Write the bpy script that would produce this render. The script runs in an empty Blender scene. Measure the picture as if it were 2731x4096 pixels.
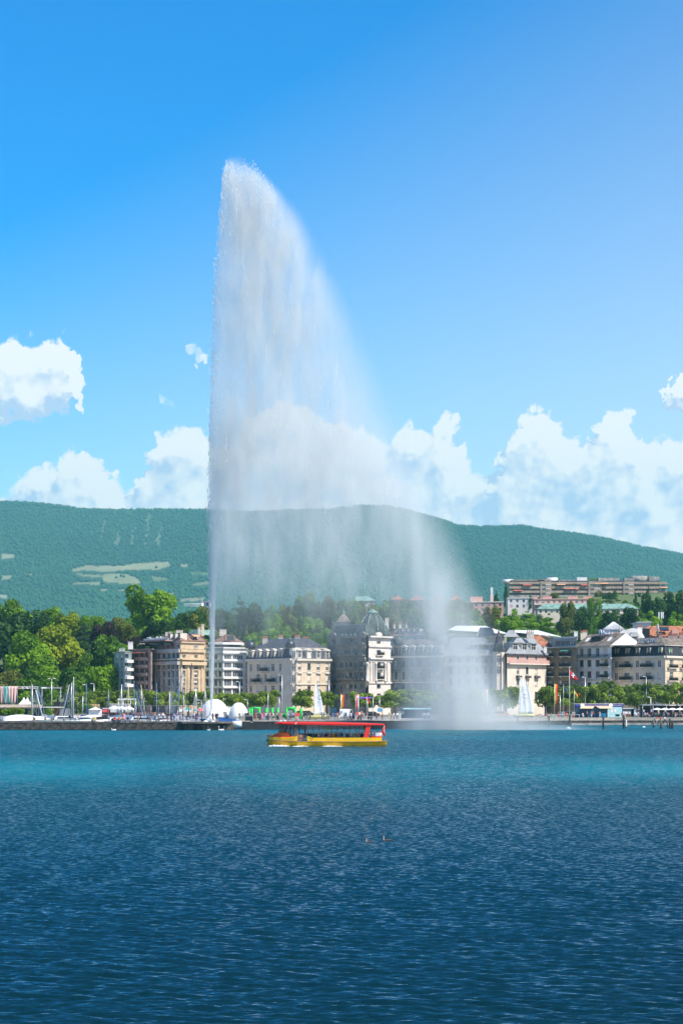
import bpy, bmesh, math, random
import numpy as np
from mathutils import Vector, Matrix

# ------------------------------------------------------------------ camera, sky, sun, exposure
F, CX, HZ, EYE = 8600.0, 1365.5, 2810.0, 5.5      # focal length in photo pixels, principal column, horizon row, eye height (m)
SC = bpy.context.scene
COL = SC.collection
cam_data = bpy.data.cameras.new('camera')
cam = bpy.data.objects.new('camera', cam_data)
COL.objects.link(cam)
cam.location = (0, 0, EYE)
cam.rotation_euler = (math.pi / 2, 0, 0)
cam_data.sensor_fit = 'HORIZONTAL'
cam_data.sensor_width = 36.0
cam_data.lens = 36.0 * F / 2731.0
cam_data.shift_y = (HZ - 2048.0) / 2731.0
cam_data.clip_start = 1.0
cam_data.clip_end = 60000.0
SC.camera = cam

SUN_EL, SUN_AZ = math.radians(50), math.radians(-38)      # azimuth measured from +X towards +Y
S = Vector((math.cos(SUN_EL) * math.cos(SUN_AZ), math.cos(SUN_EL) * math.sin(SUN_AZ), math.sin(SUN_EL)))
sun_data = bpy.data.lights.new('sun', 'SUN')
sun_data.energy = 5.0
sun_data.angle = math.radians(0.53)
sun_data.color = (1.0, 0.93, 0.84)
sun = bpy.data.objects.new('sun', sun_data)
COL.objects.link(sun)
sun.rotation_euler = S.to_track_quat('Z', 'Y').to_euler()
sun.location = (200, 0, 300)

vs = SC.view_settings
vs.view_transform = 'Standard'
vs.look = 'None'
vs.exposure = 0.4
vs.gamma = 1.0
vs.use_curve_mapping = False
cy = SC.cycles
cy.max_bounces = 6
cy.diffuse_bounces = 2
cy.glossy_bounces = 2
cy.use_adaptive_sampling = True
cy.adaptive_threshold = 0.02
cy.transmission_bounces = 4
cy.transparent_max_bounces = 24
cy.volume_bounces = 3
cy.volume_max_steps = 256
cy.use_denoising = True
cy.sample_clamp_indirect = 6.0

class NT:
	"""Small helper to wire node trees."""
	def __init__(s, tree):
		s.t = tree
		tree.nodes.clear()

	def n(s, kind, **kw):
		nd = s.t.nodes.new(kind)
		for k, v in kw.items():
			if k.startswith('i_'):
				key = k[2:]
				sock = nd.inputs[int(key)] if key.isdigit() else nd.inputs[key.replace('_', ' ')]
				if hasattr(v, 'is_output'):
					s.t.links.new(v, sock)
				else:
					sock.default_value = v
			else:
				setattr(nd, k, v)
		return nd

	def l(s, a, b):
		s.t.links.new(a, b)

	def m(s, op, a, b=0.0, c=0.0, clamp=False):
		nd = s.t.nodes.new('ShaderNodeMath')
		nd.operation = op
		nd.use_clamp = clamp
		for i, v in enumerate((a, b, c)):
			if hasattr(v, 'is_output'):
				s.t.links.new(v, nd.inputs[i])
			else:
				nd.inputs[i].default_value = v
		return nd.outputs[0]

	def mr(s, v, a, b, c=0.0, d=1.0, smooth=True):
		nd = s.t.nodes.new('ShaderNodeMapRange')
		nd.interpolation_type = 'SMOOTHSTEP' if smooth else 'LINEAR'
		nd.clamp = True
		s.t.links.new(v, nd.inputs[0])
		for i, q in enumerate((a, b, c, d)):
			if hasattr(q, 'is_output'):
				s.t.links.new(q, nd.inputs[i + 1])
			else:
				nd.inputs[i + 1].default_value = q
		return nd.outputs[0]

	def mix(s, f, a, b, mode='MIX'):
		nd = s.t.nodes.new('ShaderNodeMix')
		nd.data_type = 'RGBA'
		nd.blend_type = mode
		for sock, v in ((nd.inputs[0], f), (nd.inputs[6], a), (nd.inputs[7], b)):
			if hasattr(v, 'is_output'):
				s.t.links.new(v, sock)
			else:
				sock.default_value = v if not isinstance(v, tuple) or len(v) == 4 else (*v, 1)
		return nd.outputs[2]

	def curve(s, v, pts, handle='AUTO_CLAMPED'):
		nd = s.t.nodes.new('ShaderNodeFloatCurve')
		c = nd.mapping.curves[0]
		while len(c.points) > 2:
			c.points.remove(c.points[1])
		c.points[0].location = pts[0]
		c.points[-1].location = pts[-1]
		for p in pts[1:-1]:
			c.points.new(*p)
		for p in c.points:
			p.handle_type = handle
		nd.mapping.update()
		s.t.links.new(v, nd.inputs['Value'])
		return nd.outputs[0]

def pix(px, py, d):
	"""Point of the place that stands d metres away from the eye at a photograph pixel."""
	return Vector(((px - CX) / F * d, d, EYE + (HZ - py) / F * d))

def px_x(px, d):
	return (px - CX) / F * d

def py_z(py, d):
	return EYE + (HZ - py) / F * d

# ---- world: clear summer sky with cumulus low over the horizon
world = bpy.data.worlds.new('World')
SC.world = world
world.use_nodes = True
W = NT(world.node_tree)
sky = W.n('ShaderNodeTexSky', sky_type='NISHITA', sun_disc=False)
sky.sun_elevation = SUN_EL
sky.sun_rotation = math.pi / 2 - SUN_AZ
sky.altitude = 400
sky.air_density = 1.0
sky.dust_density = 0.8
sky.ozone_density = 4.0
# azimuth (0 = straight ahead) and elevation in radians
tc = W.n('ShaderNodeTexCoord')
sep = W.n('ShaderNodeSeparateXYZ', i_0=tc.outputs['Generated'])
az = W.m('ARCTAN2', sep.outputs[0], sep.outputs[1])
el = W.m('ARCSINE', sep.outputs[2])

grp = bpy.data.node_groups.new('cloud_density', 'ShaderNodeTree')
grp.interface.new_socket('Az', in_out='INPUT', socket_type='NodeSocketFloat')
grp.interface.new_socket('El', in_out='INPUT', socket_type='NodeSocketFloat')
grp.interface.new_socket('Density', in_out='OUTPUT', socket_type='NodeSocketFloat')
G = NT(grp)
gi = G.n('NodeGroupInput')
go = G.n('NodeGroupOutput')
gaz, gel = gi.outputs[0], gi.outputs[1]
CPX0, CPX1 = -900.0, 3700.0                     # the outlines of the cumulus in view, over photograph columns

def by_column(v, pts, lo, hi):
	p = sorted(pts)
	p = [(0.0, (p[0][1] - lo) / (hi - lo))] + [((c - CPX0) / (CPX1 - CPX0), (q - lo) / (hi - lo)) for c, q in p] + [(1.0, (p[-1][1] - lo) / (hi - lo))]
	return G.curve(v, p)

wv = G.n('ShaderNodeCombineXYZ', i_0=gaz, i_1=gel, i_2=0.0)
wn = G.n('ShaderNodeTexNoise', noise_dimensions='2D', i_Vector=wv.outputs[0], i_Scale=85.0, i_Detail=4.0, i_Roughness=0.6)
ws = G.n('ShaderNodeSeparateXYZ', i_0=wn.outputs['Color'])
gaz0, gel0 = gaz, gel
gaz = G.m('MULTIPLY_ADD', G.m('SUBTRACT', ws.outputs[0], 0.5), 0.022, gaz)
gel = G.m('MULTIPLY_ADD', G.m('SUBTRACT', ws.outputs[1], 0.5), 0.020, gel)
an = G.mr(gaz, math.atan((CPX0 - CX) / F), math.atan((CPX1 - CX) / F), 0, 1, smooth=False)
er = G.m('MULTIPLY', gel, F)                    # height over the horizon, in photograph pixels
bank = [(-400, 1900), (-60, 1930), (40, 1920), (110, 1880), (200, 1845), (270, 1790), (330, 1810), (420, 1875), (500, 1925), (540, 1900), (575, 1790), (640, 1735), (720, 1712), (830, 1725),
		(900, 1790), (980, 1660), (1080, 1615), (1190, 1605), (1300, 1665), (1420, 1690), (1540, 1760), (1640, 1690), (1700, 1720), (1770, 1655), (1840, 1690), (1890, 1820), (1960, 1870),
		(2030, 1800), (2090, 1690), (2180, 1645), (2270, 1690), (2340, 1765), (2410, 1690), (2470, 1645), (2550, 1670), (2610, 1770), (2680, 1770), (2760, 1760), (3000, 1850), (3300, 1900)]
top = G.m('MULTIPLY_ADD', by_column(an, [(c, HZ - q) for c, q in bank], 0, 2000), 2000.0, -20.0)
wgt = by_column(an, [(-300, .6), (0, .46), (90, .6), (200, .78), (300, .84), (420, .76), (520, .6), (600, .68), (720, .8), (850, .74), (1000, .85), (1180, 1.0), (1400, .9), (1560, .7), (1780, .76), (1880, .5), (1990, .66),
					 (2180, .98), (2330, .85), (2470, 1.0), (2600, .95), (2731, .85), (3300, .7)], 0, 1)
dep = G.m('SUBTRACT', top, er)
A_ = G.m('MULTIPLY', wgt, G.m('MULTIPLY', G.mr(dep, -60, 70), G.mr(dep, 150, 480, 1.0, .8)))
cen = G.m('MULTIPLY', by_column(an, [(c, HZ - q) for c, q in [(-500, 1560), (0, 1545), (150, 1530), (240, 1510), (300, 1580), (340, 1660), (500, 1640), (655, 1614), (699, 1614), (701, 1432), (770, 1432), (860, 1432), (1000, 1432), (2500, 1590), (2600, 1590), (2760, 1590)]], 0, 2000), 2000.0)
hh_ = G.m('MULTIPLY_ADD', by_column(an, [(-500, 200), (0, 190), (120, 185), (200, 190), (225, 200), (255, 140), (300, 90), (330, 40), (360, 0), (560, 0), (600, 50), (655, 78), (690, 40), (700, 0), (715, 0), (730, 40), (780, 62), (850, 50), (900, 0), (2600, 0), (2690, 60), (2760, 120), (3000, 60)], 0, 400), 400.0, -30.0)
q_ = G.m('DIVIDE', G.m('SUBTRACT', er, cen), G.m('MAXIMUM', hh_, 6.0))
B_ = G.m('MULTIPLY', G.m('MULTIPLY', G.mr(hh_, -5, 28), G.mr(G.m('ABSOLUTE', q_), .35, 1.3, 1, 0)), by_column(an, [(-500, .9), (200, 1.0), (300, .8), (360, .3), (600, .30), (660, .34), (800, .34), (900, .2), (2600, .3), (2720, .8), (3000, .8)], 0, 1))
tot = G.m('MAXIMUM', A_, B_)
# away from the view the same kind of cumulus goes on all round, low over the horizon
vec = G.n('ShaderNodeCombineXYZ', i_0=gaz0, i_1=gel0, i_2=0.0)
far_ = G.n('ShaderNodeTexNoise', noise_dimensions='2D', i_Vector=vec.outputs[0], i_Scale=14.0, i_Detail=2.0)
band = G.m('MULTIPLY', G.mr(gel, -0.02, 0.06, 0.3, 1.0), G.mr(gel, 0.09, 0.22, 1.0, 0.0))
other = G.m('MULTIPLY', G.m('MULTIPLY', G.mr(far_.outputs[0], 0.42, 0.62), band), G.mr(G.m('ABSOLUTE', gaz), 0.17, 0.23))
tot = G.m('MAXIMUM', tot, other)
nz = G.n('ShaderNodeTexNoise', noise_dimensions='2D', i_Vector=vec.outputs[0], i_Scale=62.0, i_Detail=6.0, i_Roughness=0.5, i_Distortion=0.2)
vo = G.n('ShaderNodeTexVoronoi', voronoi_dimensions='2D', feature='F1', i_Vector=vec.outputs[0], i_Scale=140.0, i_Detail=1.0, i_Roughness=0.5)
d0 = G.m('ADD', G.m('MULTIPLY', G.m('SUBTRACT', nz.outputs[0], 0.5), 1.5), G.m('MULTIPLY', G.m('SUBTRACT', 0.45, vo.outputs[0]), 0.30))
G.l(G.m('ADD', G.m('MULTIPLY', tot, 1.8), G.m('MULTIPLY', d0, G.mr(tot, .02, .35, 0, .82))), go.inputs[0])

def dens(a, e):
	g = W.n('ShaderNodeGroup', node_tree=grp)
	W.l(a, g.inputs[0])
	W.l(e, g.inputs[1])
	return g.outputs[0]

D0 = dens(az, el)
D1 = dens(W.m('ADD', az, 0.0050), W.m('ADD', el, 0.0080))
alpha = W.m('MULTIPLY', W.mr(D0, 0.30, 0.80), 0.985)
lit = W.m('MULTIPLY', W.m('SUBTRACT', D0, D1), 1.15)
lit = W.mr(W.m('ADD', lit, W.m('MULTIPLY', W.m('SUBTRACT', D0, 0.9), 0.12)), -0.42, 0.30, smooth=False)
ccol = W.mix(lit, (0.52, 0.65, 0.86), (1.0, 0.985, 0.965))
satv = W.m('ADD', W.mr(el, 0.0, 0.36, 0.90, 1.62, smooth=False), W.m('MULTIPLY', sep.outputs[0], -1.5))      # deeper away from the sun and overhead
skyc = W.n('ShaderNodeHueSaturation', i_Hue=0.506, i_Saturation=W.m('MINIMUM', W.m('MAXIMUM', satv, 0.9), 2.1), i_Value=1.0, i_Color=sky.outputs[0])
bg_sky = W.n('ShaderNodeBackground', i_Color=skyc.outputs[0], i_Strength=0.15)
bg_cl = W.n('ShaderNodeBackground', i_Color=ccol, i_Strength=0.84)
mixs = W.n('ShaderNodeMixShader', i_0=alpha, i_1=bg_sky.outputs[0], i_2=bg_cl.outputs[0])
W.l(mixs.outputs[0], W.n('ShaderNodeOutputWorld').inputs[0])

# ------------------------------------------------------------------ helpers
R = random.Random(7)
MATS = {}

def mat(name, col, rough=0.75, var=0.12, scale=1.5, bump=0.0, metal=0.0, spec=0.4, col2=None, detail=4.0, stretch=(1, 1, 1), coat=0.0):
	"""Procedural material: base colour broken up by noise, optional fine relief."""
	if name in MATS:
		return MATS[name]
	m = bpy.data.materials.new(name)
	m.use_nodes = True
	T = NT(m.node_tree)
	out = T.n('ShaderNodeOutputMaterial')
	bs = T.n('ShaderNodeBsdfPrincipled', i_Roughness=rough, i_Metallic=metal)
	bs.inputs['Specular IOR Level'].default_value = spec
	bs.inputs['Coat Weight'].default_value = coat
	T.l(bs.outputs[0], out.inputs[0])
	c = (*col, 1)
	if var > 0 or col2:
		co = T.n('ShaderNodeTexCoord')
		mp = T.n('ShaderNodeMapping', i_Vector=co.outputs['Object'])
		mp.inputs['Scale'].default_value = stretch
		nz = T.n('ShaderNodeTexNoise', i_Vector=mp.outputs[0], i_Scale=scale, i_Detail=detail, i_Roughness=0.6)
		c2 = col2 or tuple(max(0, v * (1 - 2.2 * var)) for v in col)
		c1 = col if col2 else tuple(min(1, v * (1 + var)) for v in col)
		T.l(T.mix(T.mr(nz.outputs[0], 0.3, 0.7), c1, c2), bs.inputs['Base Color'])
		if bump > 0:
			nb = T.n('ShaderNodeTexNoise', i_Vector=mp.outputs[0], i_Scale=scale * 6, i_Detail=3.0)
			b = T.n('ShaderNodeBump', i_Strength=bump, i_Distance=0.05, i_Height=nb.outputs[0])
			T.l(b.outputs[0], bs.inputs['Normal'])
	else:
		bs.inputs['Base Color'].default_value = c
	MATS[name] = m
	return m

def tag(o, label=None, cat=None, group=None, kind=None):
	if label:
		o['label'] = label
	if cat:
		o['category'] = cat
	if group:
		o['group'] = group
	if kind:
		o['kind'] = kind
	return o

def empty(name, loc, rz=0.0):
	o = bpy.data.objects.new(name, None)
	COL.objects.link(o)
	o.location = loc
	o.rotation_euler = (0, 0, rz)
	o.empty_display_size = 0.5
	return o

def put(name, me, parent=None, loc=(0, 0, 0), rz=0.0, scale=None):
	o = bpy.data.objects.new(name, me)
	COL.objects.link(o)
	o.parent = parent
	o.location = loc
	o.rotation_euler = (0, 0, rz)
	if scale:
		o.scale = scale
	return o

def copy_tree(o, parent=None):
	c = o.copy()
	COL.objects.link(c)
	c.parent = parent
	for ch in o.children:
		copy_tree(ch, c)
	return c

class MB:
	"""Collects polygons; build() links them as one mesh object."""
	def __init__(s):
		s.v, s.f, s.mi, s.mats, s.sm = [], [], [], [], []

	def slot(s, m):
		if m not in s.mats:
			s.mats.append(m)
		return s.mats.index(m)

	def poly(s, pts, m, smooth=False):
		b = len(s.v)
		s.v.extend([tuple(p) for p in pts])
		s.f.append(tuple(range(b, b + len(pts))))
		s.mi.append(s.slot(m))
		s.sm.append(smooth)
		return s

	def box(s, x0, x1, y0, y1, z0, z1, m, taper=0.0):
		b = len(s.v)
		t = taper
		s.v.extend([(x0, y0, z0), (x1, y0, z0), (x1, y1, z0), (x0, y1, z0), (x0 + t, y0 + t, z1), (x1 - t, y0 + t, z1), (x1 - t, y1 - t, z1), (x0 + t, y1 - t, z1)])
		k = s.slot(m)
		for q in ((0, 3, 2, 1), (4, 5, 6, 7), (0, 1, 5, 4), (1, 2, 6, 5), (2, 3, 7, 6), (3, 0, 4, 7)):
			s.f.append(tuple(b + i for i in q))
			s.mi.append(k)
			s.sm.append(False)
		return s

	def bar(s, p, q, r, m, r2=None, n=6):
		"""Round bar from p to q, radius r at p and r2 at q."""
		p, q = Vector(p), Vector(q)
		r2 = r if r2 is None else r2
		d = (q - p).normalized()
		a = d.orthogonal().normalized()
		c = d.cross(a)
		b = len(s.v)
		for (o, rr) in ((p, r), (q, r2)):
			for i in range(n):
				t = 2 * math.pi * i / n
				s.v.append(tuple(o + a * math.cos(t) * rr + c * math.sin(t) * rr))
		k = s.slot(m)
		for i in range(n):
			j = (i + 1) % n
			s.f.append((b + i, b + j, b + n + j, b + n + i))
			s.mi.append(k)
			s.sm.append(True)
		for ring in (range(n - 1, -1, -1), range(n, 2 * n)):
			s.f.append(tuple(b + i for i in ring))
			s.mi.append(k)
			s.sm.append(False)
		return s

	def loft(s, rings, m, close=True, caps=True, smooth=True):
		"""Skin between rings of equal length."""
		b = len(s.v)
		n = len(rings[0])
		for r in rings:
			s.v.extend([tuple(p) for p in r])
		k = s.slot(m)
		for i in range(len(rings) - 1):
			for j in range(n if close else n - 1):
				jj = (j + 1) % n
				s.f.append((b + i * n + j, b + i * n + jj, b + (i + 1) * n + jj, b + (i + 1) * n + j))
				s.mi.append(k)
				s.sm.append(smooth)
		if caps:
			s.f.append(tuple(b + j for j in range(n - 1, -1, -1)))
			s.f.append(tuple(b + (len(rings) - 1) * n + j for j in range(n)))
			s.mi += [k, k]
			s.sm += [False, False]
		return s

	def lathe(s, prof, m, c=(0, 0, 0), n=16, smooth=True, sx=1.0, sy=1.0, rot=0.0):
		rings = [[(c[0] + sx * r * math.cos(rot + 2 * math.pi * i / n), c[1] + sy * r * math.sin(rot + 2 * math.pi * i / n), c[2] + z) for i in range(n)] for r, z in prof]
		return s.loft(rings, m, smooth=smooth)

	def mesh(s, name):
		me = bpy.data.meshes.new(name)
		me.from_pydata(s.v, [], s.f)
		for m in s.mats:
			me.materials.append(m)
		me.polygons.foreach_set('material_index', s.mi)
		me.polygons.foreach_set('use_smooth', s.sm)
		me.update()
		return me

	def build(s, name, parent=None, loc=(0, 0, 0), rz=0.0):
		return put(name, s.mesh(name), parent, loc, rz)

def text_mesh(body, size, m, extrude=0.02, align='CENTER'):
	"""Lettering as a mesh lying in the XZ plane, facing -Y."""
	cu = bpy.data.curves.new('lettering', 'FONT')
	cu.body = body
	cu.size = size
	cu.extrude = extrude
	cu.align_x = align
	cu.resolution_u = 2
	ob = bpy.data.objects.new('lettering', cu)
	COL.objects.link(ob)
	dg = bpy.context.evaluated_depsgraph_get()
	me = bpy.data.meshes.new_from_object(ob.evaluated_get(dg))
	bpy.data.objects.remove(ob)
	bpy.data.curves.remove(cu)
	me.transform(Matrix.Rotation(math.pi / 2, 4, 'X'))
	me.materials.clear()
	me.materials.append(m)
	return me

# plain colours shared by many things
M_WHITE = mat('white_paint', (.8, .8, .78), .45, .05)
M_GELCOAT = mat('gelcoat', (.82, .82, .80), .25, .04, spec=.5)
M_DARK = mat('dark_rubber', (.02, .02, .022), .6, .2)
M_STEEL = mat('galvanised_steel', (.42, .44, .45), .4, .1, metal=.6)
M_ALU = mat('aluminium', (.72, .73, .73), .35, .05, metal=.5)
M_BLACK = mat('black_metal', (.012, .012, .014), .45, .1)
M_GLASS = mat('window_glass', (.035, .05, .06), .08, .35, .25, spec=.8)
M_WOOD = mat('varnished_wood', (.23, .11, .05), .5, .3, 6, stretch=(1, 1, .2))

# ------------------------------------------------------------------ the lake
def wave_height(x, y, cut):
	"""Sum of wind waves; components shorter than `cut` metres fade out (the mesh could not carry them)."""
	rs = np.random.RandomState(3)
	z = np.zeros_like(x)
	for i in range(95):
		lam = 0.12 * (1.35 / 0.12) ** (i / 94.0) * rs.uniform(.92, 1.08)
		th = math.radians(62) + rs.normal(0, .55)
		k = 2 * math.pi / lam
		amp = 0.0043 * lam ** 0.95 * (0.6 if lam > .8 else 1.0)
		fade = np.clip((lam / cut - 1.6) / 2.0, 0, 1)
		ph = k * (x * math.cos(th) + y * math.sin(th)) + rs.uniform(0, 6.28)
		gust = 1.0
		z += amp * fade * gust * (np.sin(ph) + 0.22 * np.cos(2 * ph))
	return z

def build_lake():
	nr, nc = 720, 640
	# rows get wider with distance: a level of detail for a very large sheet
	inv = np.linspace(1 / 24.0, 1 / 640.0, nr)
	d = 1 / inv
	half = d * 0.235 + 14
	u = np.linspace(-1, 1, nc)
	X = half[:, None] * u[None, :]
	Y = np.repeat(d[:, None], nc, 1)
	step = np.gradient(d)
	cut = np.maximum(step[:, None], (half / nc * 2)[:, None]) * np.ones((1, nc))
	Z = wave_height(X, Y, cut)
	# the rim settles to the level sheet
	Z = Z * np.clip((1 - np.abs(u)) / .05, 0, 1)[None, :]
	Z[0] = Z[-1] = 0
	v = np.stack([X, Y, Z], -1).reshape(-1, 3)
	idx = np.arange(nr * nc).reshape(nr, nc)
	q = np.stack([idx[:-1, :-1], idx[:-1, 1:], idx[1:, 1:], idx[1:, :-1]], -1).reshape(-1, 4)
	# flat skirt so that the sheet goes on past the detailed part
	L = 2500.0
	sk = []
	base = len(v)
	ring_in = [idx[0, 0], idx[0, -1], idx[-1, -1], idx[-1, 0]]
	outer = np.array([(-L, -300, 0), (L, -300, 0), (L, 900, 0), (-L, 900, 0)])
	v = np.vstack([v, outer])
	for i in range(4):
		j = (i + 1) % 4
		sk.append((base + i, base + j, ring_in[j], ring_in[i]))
	me = bpy.data.meshes.new('lake')
	me.vertices.add(len(v))
	me.vertices.foreach_set('co', v.astype(np.float32).ravel())
	nf = len(q) + 4
	loops = np.concatenate([q.ravel(), np.array(sk).ravel()]).astype(np.int32)
	me.loops.add(len(loops))
	me.loops.foreach_set('vertex_index', loops)
	me.polygons.add(nf)
	me.polygons.foreach_set('loop_start', np.arange(nf, dtype=np.int32) * 4)
	me.polygons.foreach_set('use_smooth', np.ones(nf, dtype=bool))
	me.update(calc_edges=True)
	me.validate()
	m = bpy.data.materials.new('lake_water')
	m.use_nodes = True
	T = NT(m.node_tree)
	out = T.n('ShaderNodeOutputMaterial')
	bs = T.n('ShaderNodeBsdfPrincipled', i_Roughness=0.06, i_IOR=1.333)
	co = T.n('ShaderNodeTexCoord')
	sp = T.n('ShaderNodeSeparateXYZ', i_0=co.outputs['Object'])
	y = sp.outputs[1]
	# water colour: deep navy close by, turquoise where the lake bed comes up in long banks
	mp = T.n('ShaderNodeMapping', i_Vector=co.outputs['Object'])
	mp.inputs['Scale'].default_value = (0.05, 0.013, 1)
	n1 = T.n('ShaderNodeTexNoise', i_Vector=mp.outputs[0], i_Scale=1.0, i_Detail=3.0)
	yy = T.m('ADD', y, T.m('MULTIPLY', T.m('SUBTRACT', n1.outputs[0], .5), 60.0))
	bank = T.m('ADD', T.m('MULTIPLY', T.mr(yy, 112, 176), T.mr(yy, 180, 240, 1, 0)), T.m('MULTIPLY', T.mr(yy, 285, 345), 0.45), clamp=True)
	deep = T.mix(T.mr(y, 40, 190), (.002, .020, .026), (.003, .060, .078))
	colr = T.mix(T.m('MULTIPLY', bank, T.mr(n1.outputs[0], .35, .62, .2, .85)), deep, (.005, .165, .20))
	T.l(colr, bs.inputs['Base Color'])
	# ripples too small for the mesh: slopes of the wavelets, taken straight from noise so that they hold at any distance
	ge = T.n('ShaderNodeNewGeometry')

	def slopes(sx, sy, rot, detail, k):
		mp_ = T.n('ShaderNodeMapping', i_Vector=co.outputs['Object'])
		mp_.inputs['Rotation'].default_value = (0, 0, math.radians(rot))
		mp_.inputs['Scale'].default_value = (sx, sy, 1)
		nz_ = T.n('ShaderNodeTexNoise', noise_dimensions='2D', i_Vector=mp_.outputs[0], i_Scale=1.0, i_Detail=detail, i_Roughness=.62)
		v_ = T.n('ShaderNodeVectorMath', operation='SUBTRACT')
		T.l(nz_.outputs['Color'], v_.inputs[0])
		v_.inputs[1].default_value = (.5, .5, .5)
		m_ = T.n('ShaderNodeVectorMath', operation='SCALE')
		T.l(v_.outputs[0], m_.inputs[0])
		if hasattr(k, 'is_output'):
			T.l(k, m_.inputs['Scale'])
		else:
			m_.inputs['Scale'].default_value = k
		return m_.outputs[0]

	s1 = slopes(3.4, 6.5, -28, 4.0, T.mr(y, 40, 130, .75, 2.1))
	s2 = slopes(.9, .34, -14, 3.0, T.mr(y, 60, 200, .25, .6))
	ad = T.n('ShaderNodeVectorMath', operation='ADD')
	T.l(s1, ad.inputs[0])
	T.l(s2, ad.inputs[1])
	fl_ = T.n('ShaderNodeVectorMath', operation='MULTIPLY')
	T.l(ad.outputs[0], fl_.inputs[0])
	fl_.inputs[1].default_value = (1, 1, 0)
	# wind waves show mostly their steeper near faces: the mean slope leans towards this shore
	lean = T.n('ShaderNodeCombineXYZ', i_1=T.mr(y, 35, 150, -.20, -.29))
	a3 = T.n('ShaderNodeVectorMath', operation='ADD')
	T.l(fl_.outputs[0], a3.inputs[0])
	T.l(lean.outputs[0], a3.inputs[1])
	a2 = T.n('ShaderNodeVectorMath', operation='ADD')
	T.l(ge.outputs['Normal'], a2.inputs[0])
	T.l(a3.outputs[0], a2.inputs[1])
	nn = T.n('ShaderNodeVectorMath', operation='NORMALIZE')
	T.l(a2.outputs[0], nn.inputs[0])
	T.l(nn.outputs[0], bs.inputs['Normal'])
	T.l(T.mr(y, 60, 420, .07, .22), bs.inputs['Roughness'])
	T.l(bs.outputs[0], out.inputs[0])
	me.materials.append(m)
	o = put('lake_water', me)
	tag(o, 'rippled blue lake with turquoise banks in front of the town', 'lake', kind='structure')

build_lake()

# ------------------------------------------------------------------ the wooded mountain
def fbm(x, y, seed, octaves=5, lam=1000.0, rough=0.5):
	"""Cheap value noise on a lattice."""
	rs = np.random.RandomState(seed)
	tot = np.zeros_like(x)
	amp, nrm = 1.0, 0.0
	for o in range(octaves):
		tab = rs.rand(256, 256)
		gx, gy = x / lam + 37.3 * o + 100, y / lam + 11.7 * o + 100
		ix, iy = np.floor(gx).astype(int), np.floor(gy).astype(int)
		fx, fy = gx - ix, gy - iy
		fx, fy = fx * fx * (3 - 2 * fx), fy * fy * (3 - 2 * fy)
		t = lambda a, b: tab[(ix + a) % 256, (iy + b) % 256]
		tot += amp * ((t(0, 0) * (1 - fx) + t(1, 0) * fx) * (1 - fy) + (t(0, 1) * (1 - fx) + t(1, 1) * fx) * fy - .5)
		nrm += amp
		amp *= rough
		lam *= .5
	return tot / nrm

RIDGE = [(-700, 1995), (-300, 2000), (0, 2012), (80, 2012), (240, 2026), (330, 2040), (480, 2044), (640, 2042), (830, 2044), (1000, 2052), (1150, 2046),
		 (1330, 2040), (1450, 2026), (1560, 2030), (1680, 2058), (1790, 2092), (1830, 2108), (1960, 2112), (2090, 2106), (2150, 2120), (2300, 2138),
		 (2460, 2166), (2560, 2190), (2731, 2222), (3000, 2275), (3500, 2370)]
D_BASE, D_RIDGE, D_BACK = 2900.0, 7000.0, 8600.0

def ridge_z(xn):
	"""Height of the crest above the lake for a column direction xn = x / y."""
	px = xn * F + CX
	return EYE + (HZ - np.interp(px, [p[0] for p in RIDGE], [p[1] for p in RIDGE])) / F * D_RIDGE

def mountain_height(x, y):
	xn = x / y
	t = np.clip((y - D_BASE) / (D_RIDGE - D_BASE), 0, 1)
	rz = ridge_z(x / D_RIDGE * 1.0)
	prof = 0.60 * t ** 1.15 + 0.40 * np.clip((t - .62) / .38, 0, 1) ** 1.25
	back = np.clip((y - D_RIDGE) / (D_BACK - D_RIDGE), 0, 1)
	z = 42 + (rz - 42) * prof
	gul = fbm(x + .25 * y, y * .22, 5, 4, 420.0)
	z += gul * 150 * np.clip(t * (1 - t) * 3.2, 0, 1)
	z += fbm(x, y, 8, 4, 300.0) * 45 * np.clip((1 - t) * 2, 0, 1) * np.clip(t * 6, 0, 1)
	z -= back * 260
	return z

FIELDS = [  # outlines of open fields as seen, photograph pixels: (points, colour)
	([(280, 2282), (345, 2262), (450, 2262), (560, 2252), (680, 2248), (692, 2262), (640, 2276), (520, 2278), (430, 2288), (350, 2284), (290, 2286)], (.62, .52, .34)),
	([(295, 2294), (400, 2300), (500, 2296), (540, 2310), (570, 2330), (560, 2338), (480, 2334), (400, 2326), (410, 2310), (330, 2304)], (.55, .48, .28)),
	([(280, 2334), (390, 2328), (395, 2340), (290, 2340)], (.5, .45, .27)),
	([(605, 2306), (672, 2312), (665, 2324), (606, 2322)], (.36, .38, .18)),
	([(728, 2256), (755, 2252), (750, 2270), (728, 2266)], (.62, .52, .36)),
	([(758, 2288), (835, 2290), (838, 2300), (758, 2298)], (.30, .36, .18)),
	([(760, 2340), (830, 2324), (836, 2334), (790, 2344)], (.45, .42, .26)),
	([(720, 2396), (830, 2392), (830, 2406), (716, 2404)], (.62, .52, .38)),
	([(0, 2216), (40, 2218), (60, 2224), (50, 2234), (0, 2236)], (.6, .52, .36)),
	([(0, 2305), (45, 2302), (35, 2318), (0, 2322)], (.55, .47, .32)),
	([(95, 2297), (150, 2295), (150, 2302), (95, 2302)], (.5, .46, .3)),
	([(0, 2378), (35, 2384), (30, 2394), (0, 2392)], (.6, .52, .4)),
	([(400, 2355), (426, 2352), (424, 2364), (402, 2364)], (.5, .47, .32)),
	([(468, 2360), (500, 2352), (498, 2362), (470, 2366)], (.45, .44, .28)),
	([(600, 2380), (690, 2370), (690, 2380), (606, 2388)], (.5, .45, .3)),
]
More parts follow.
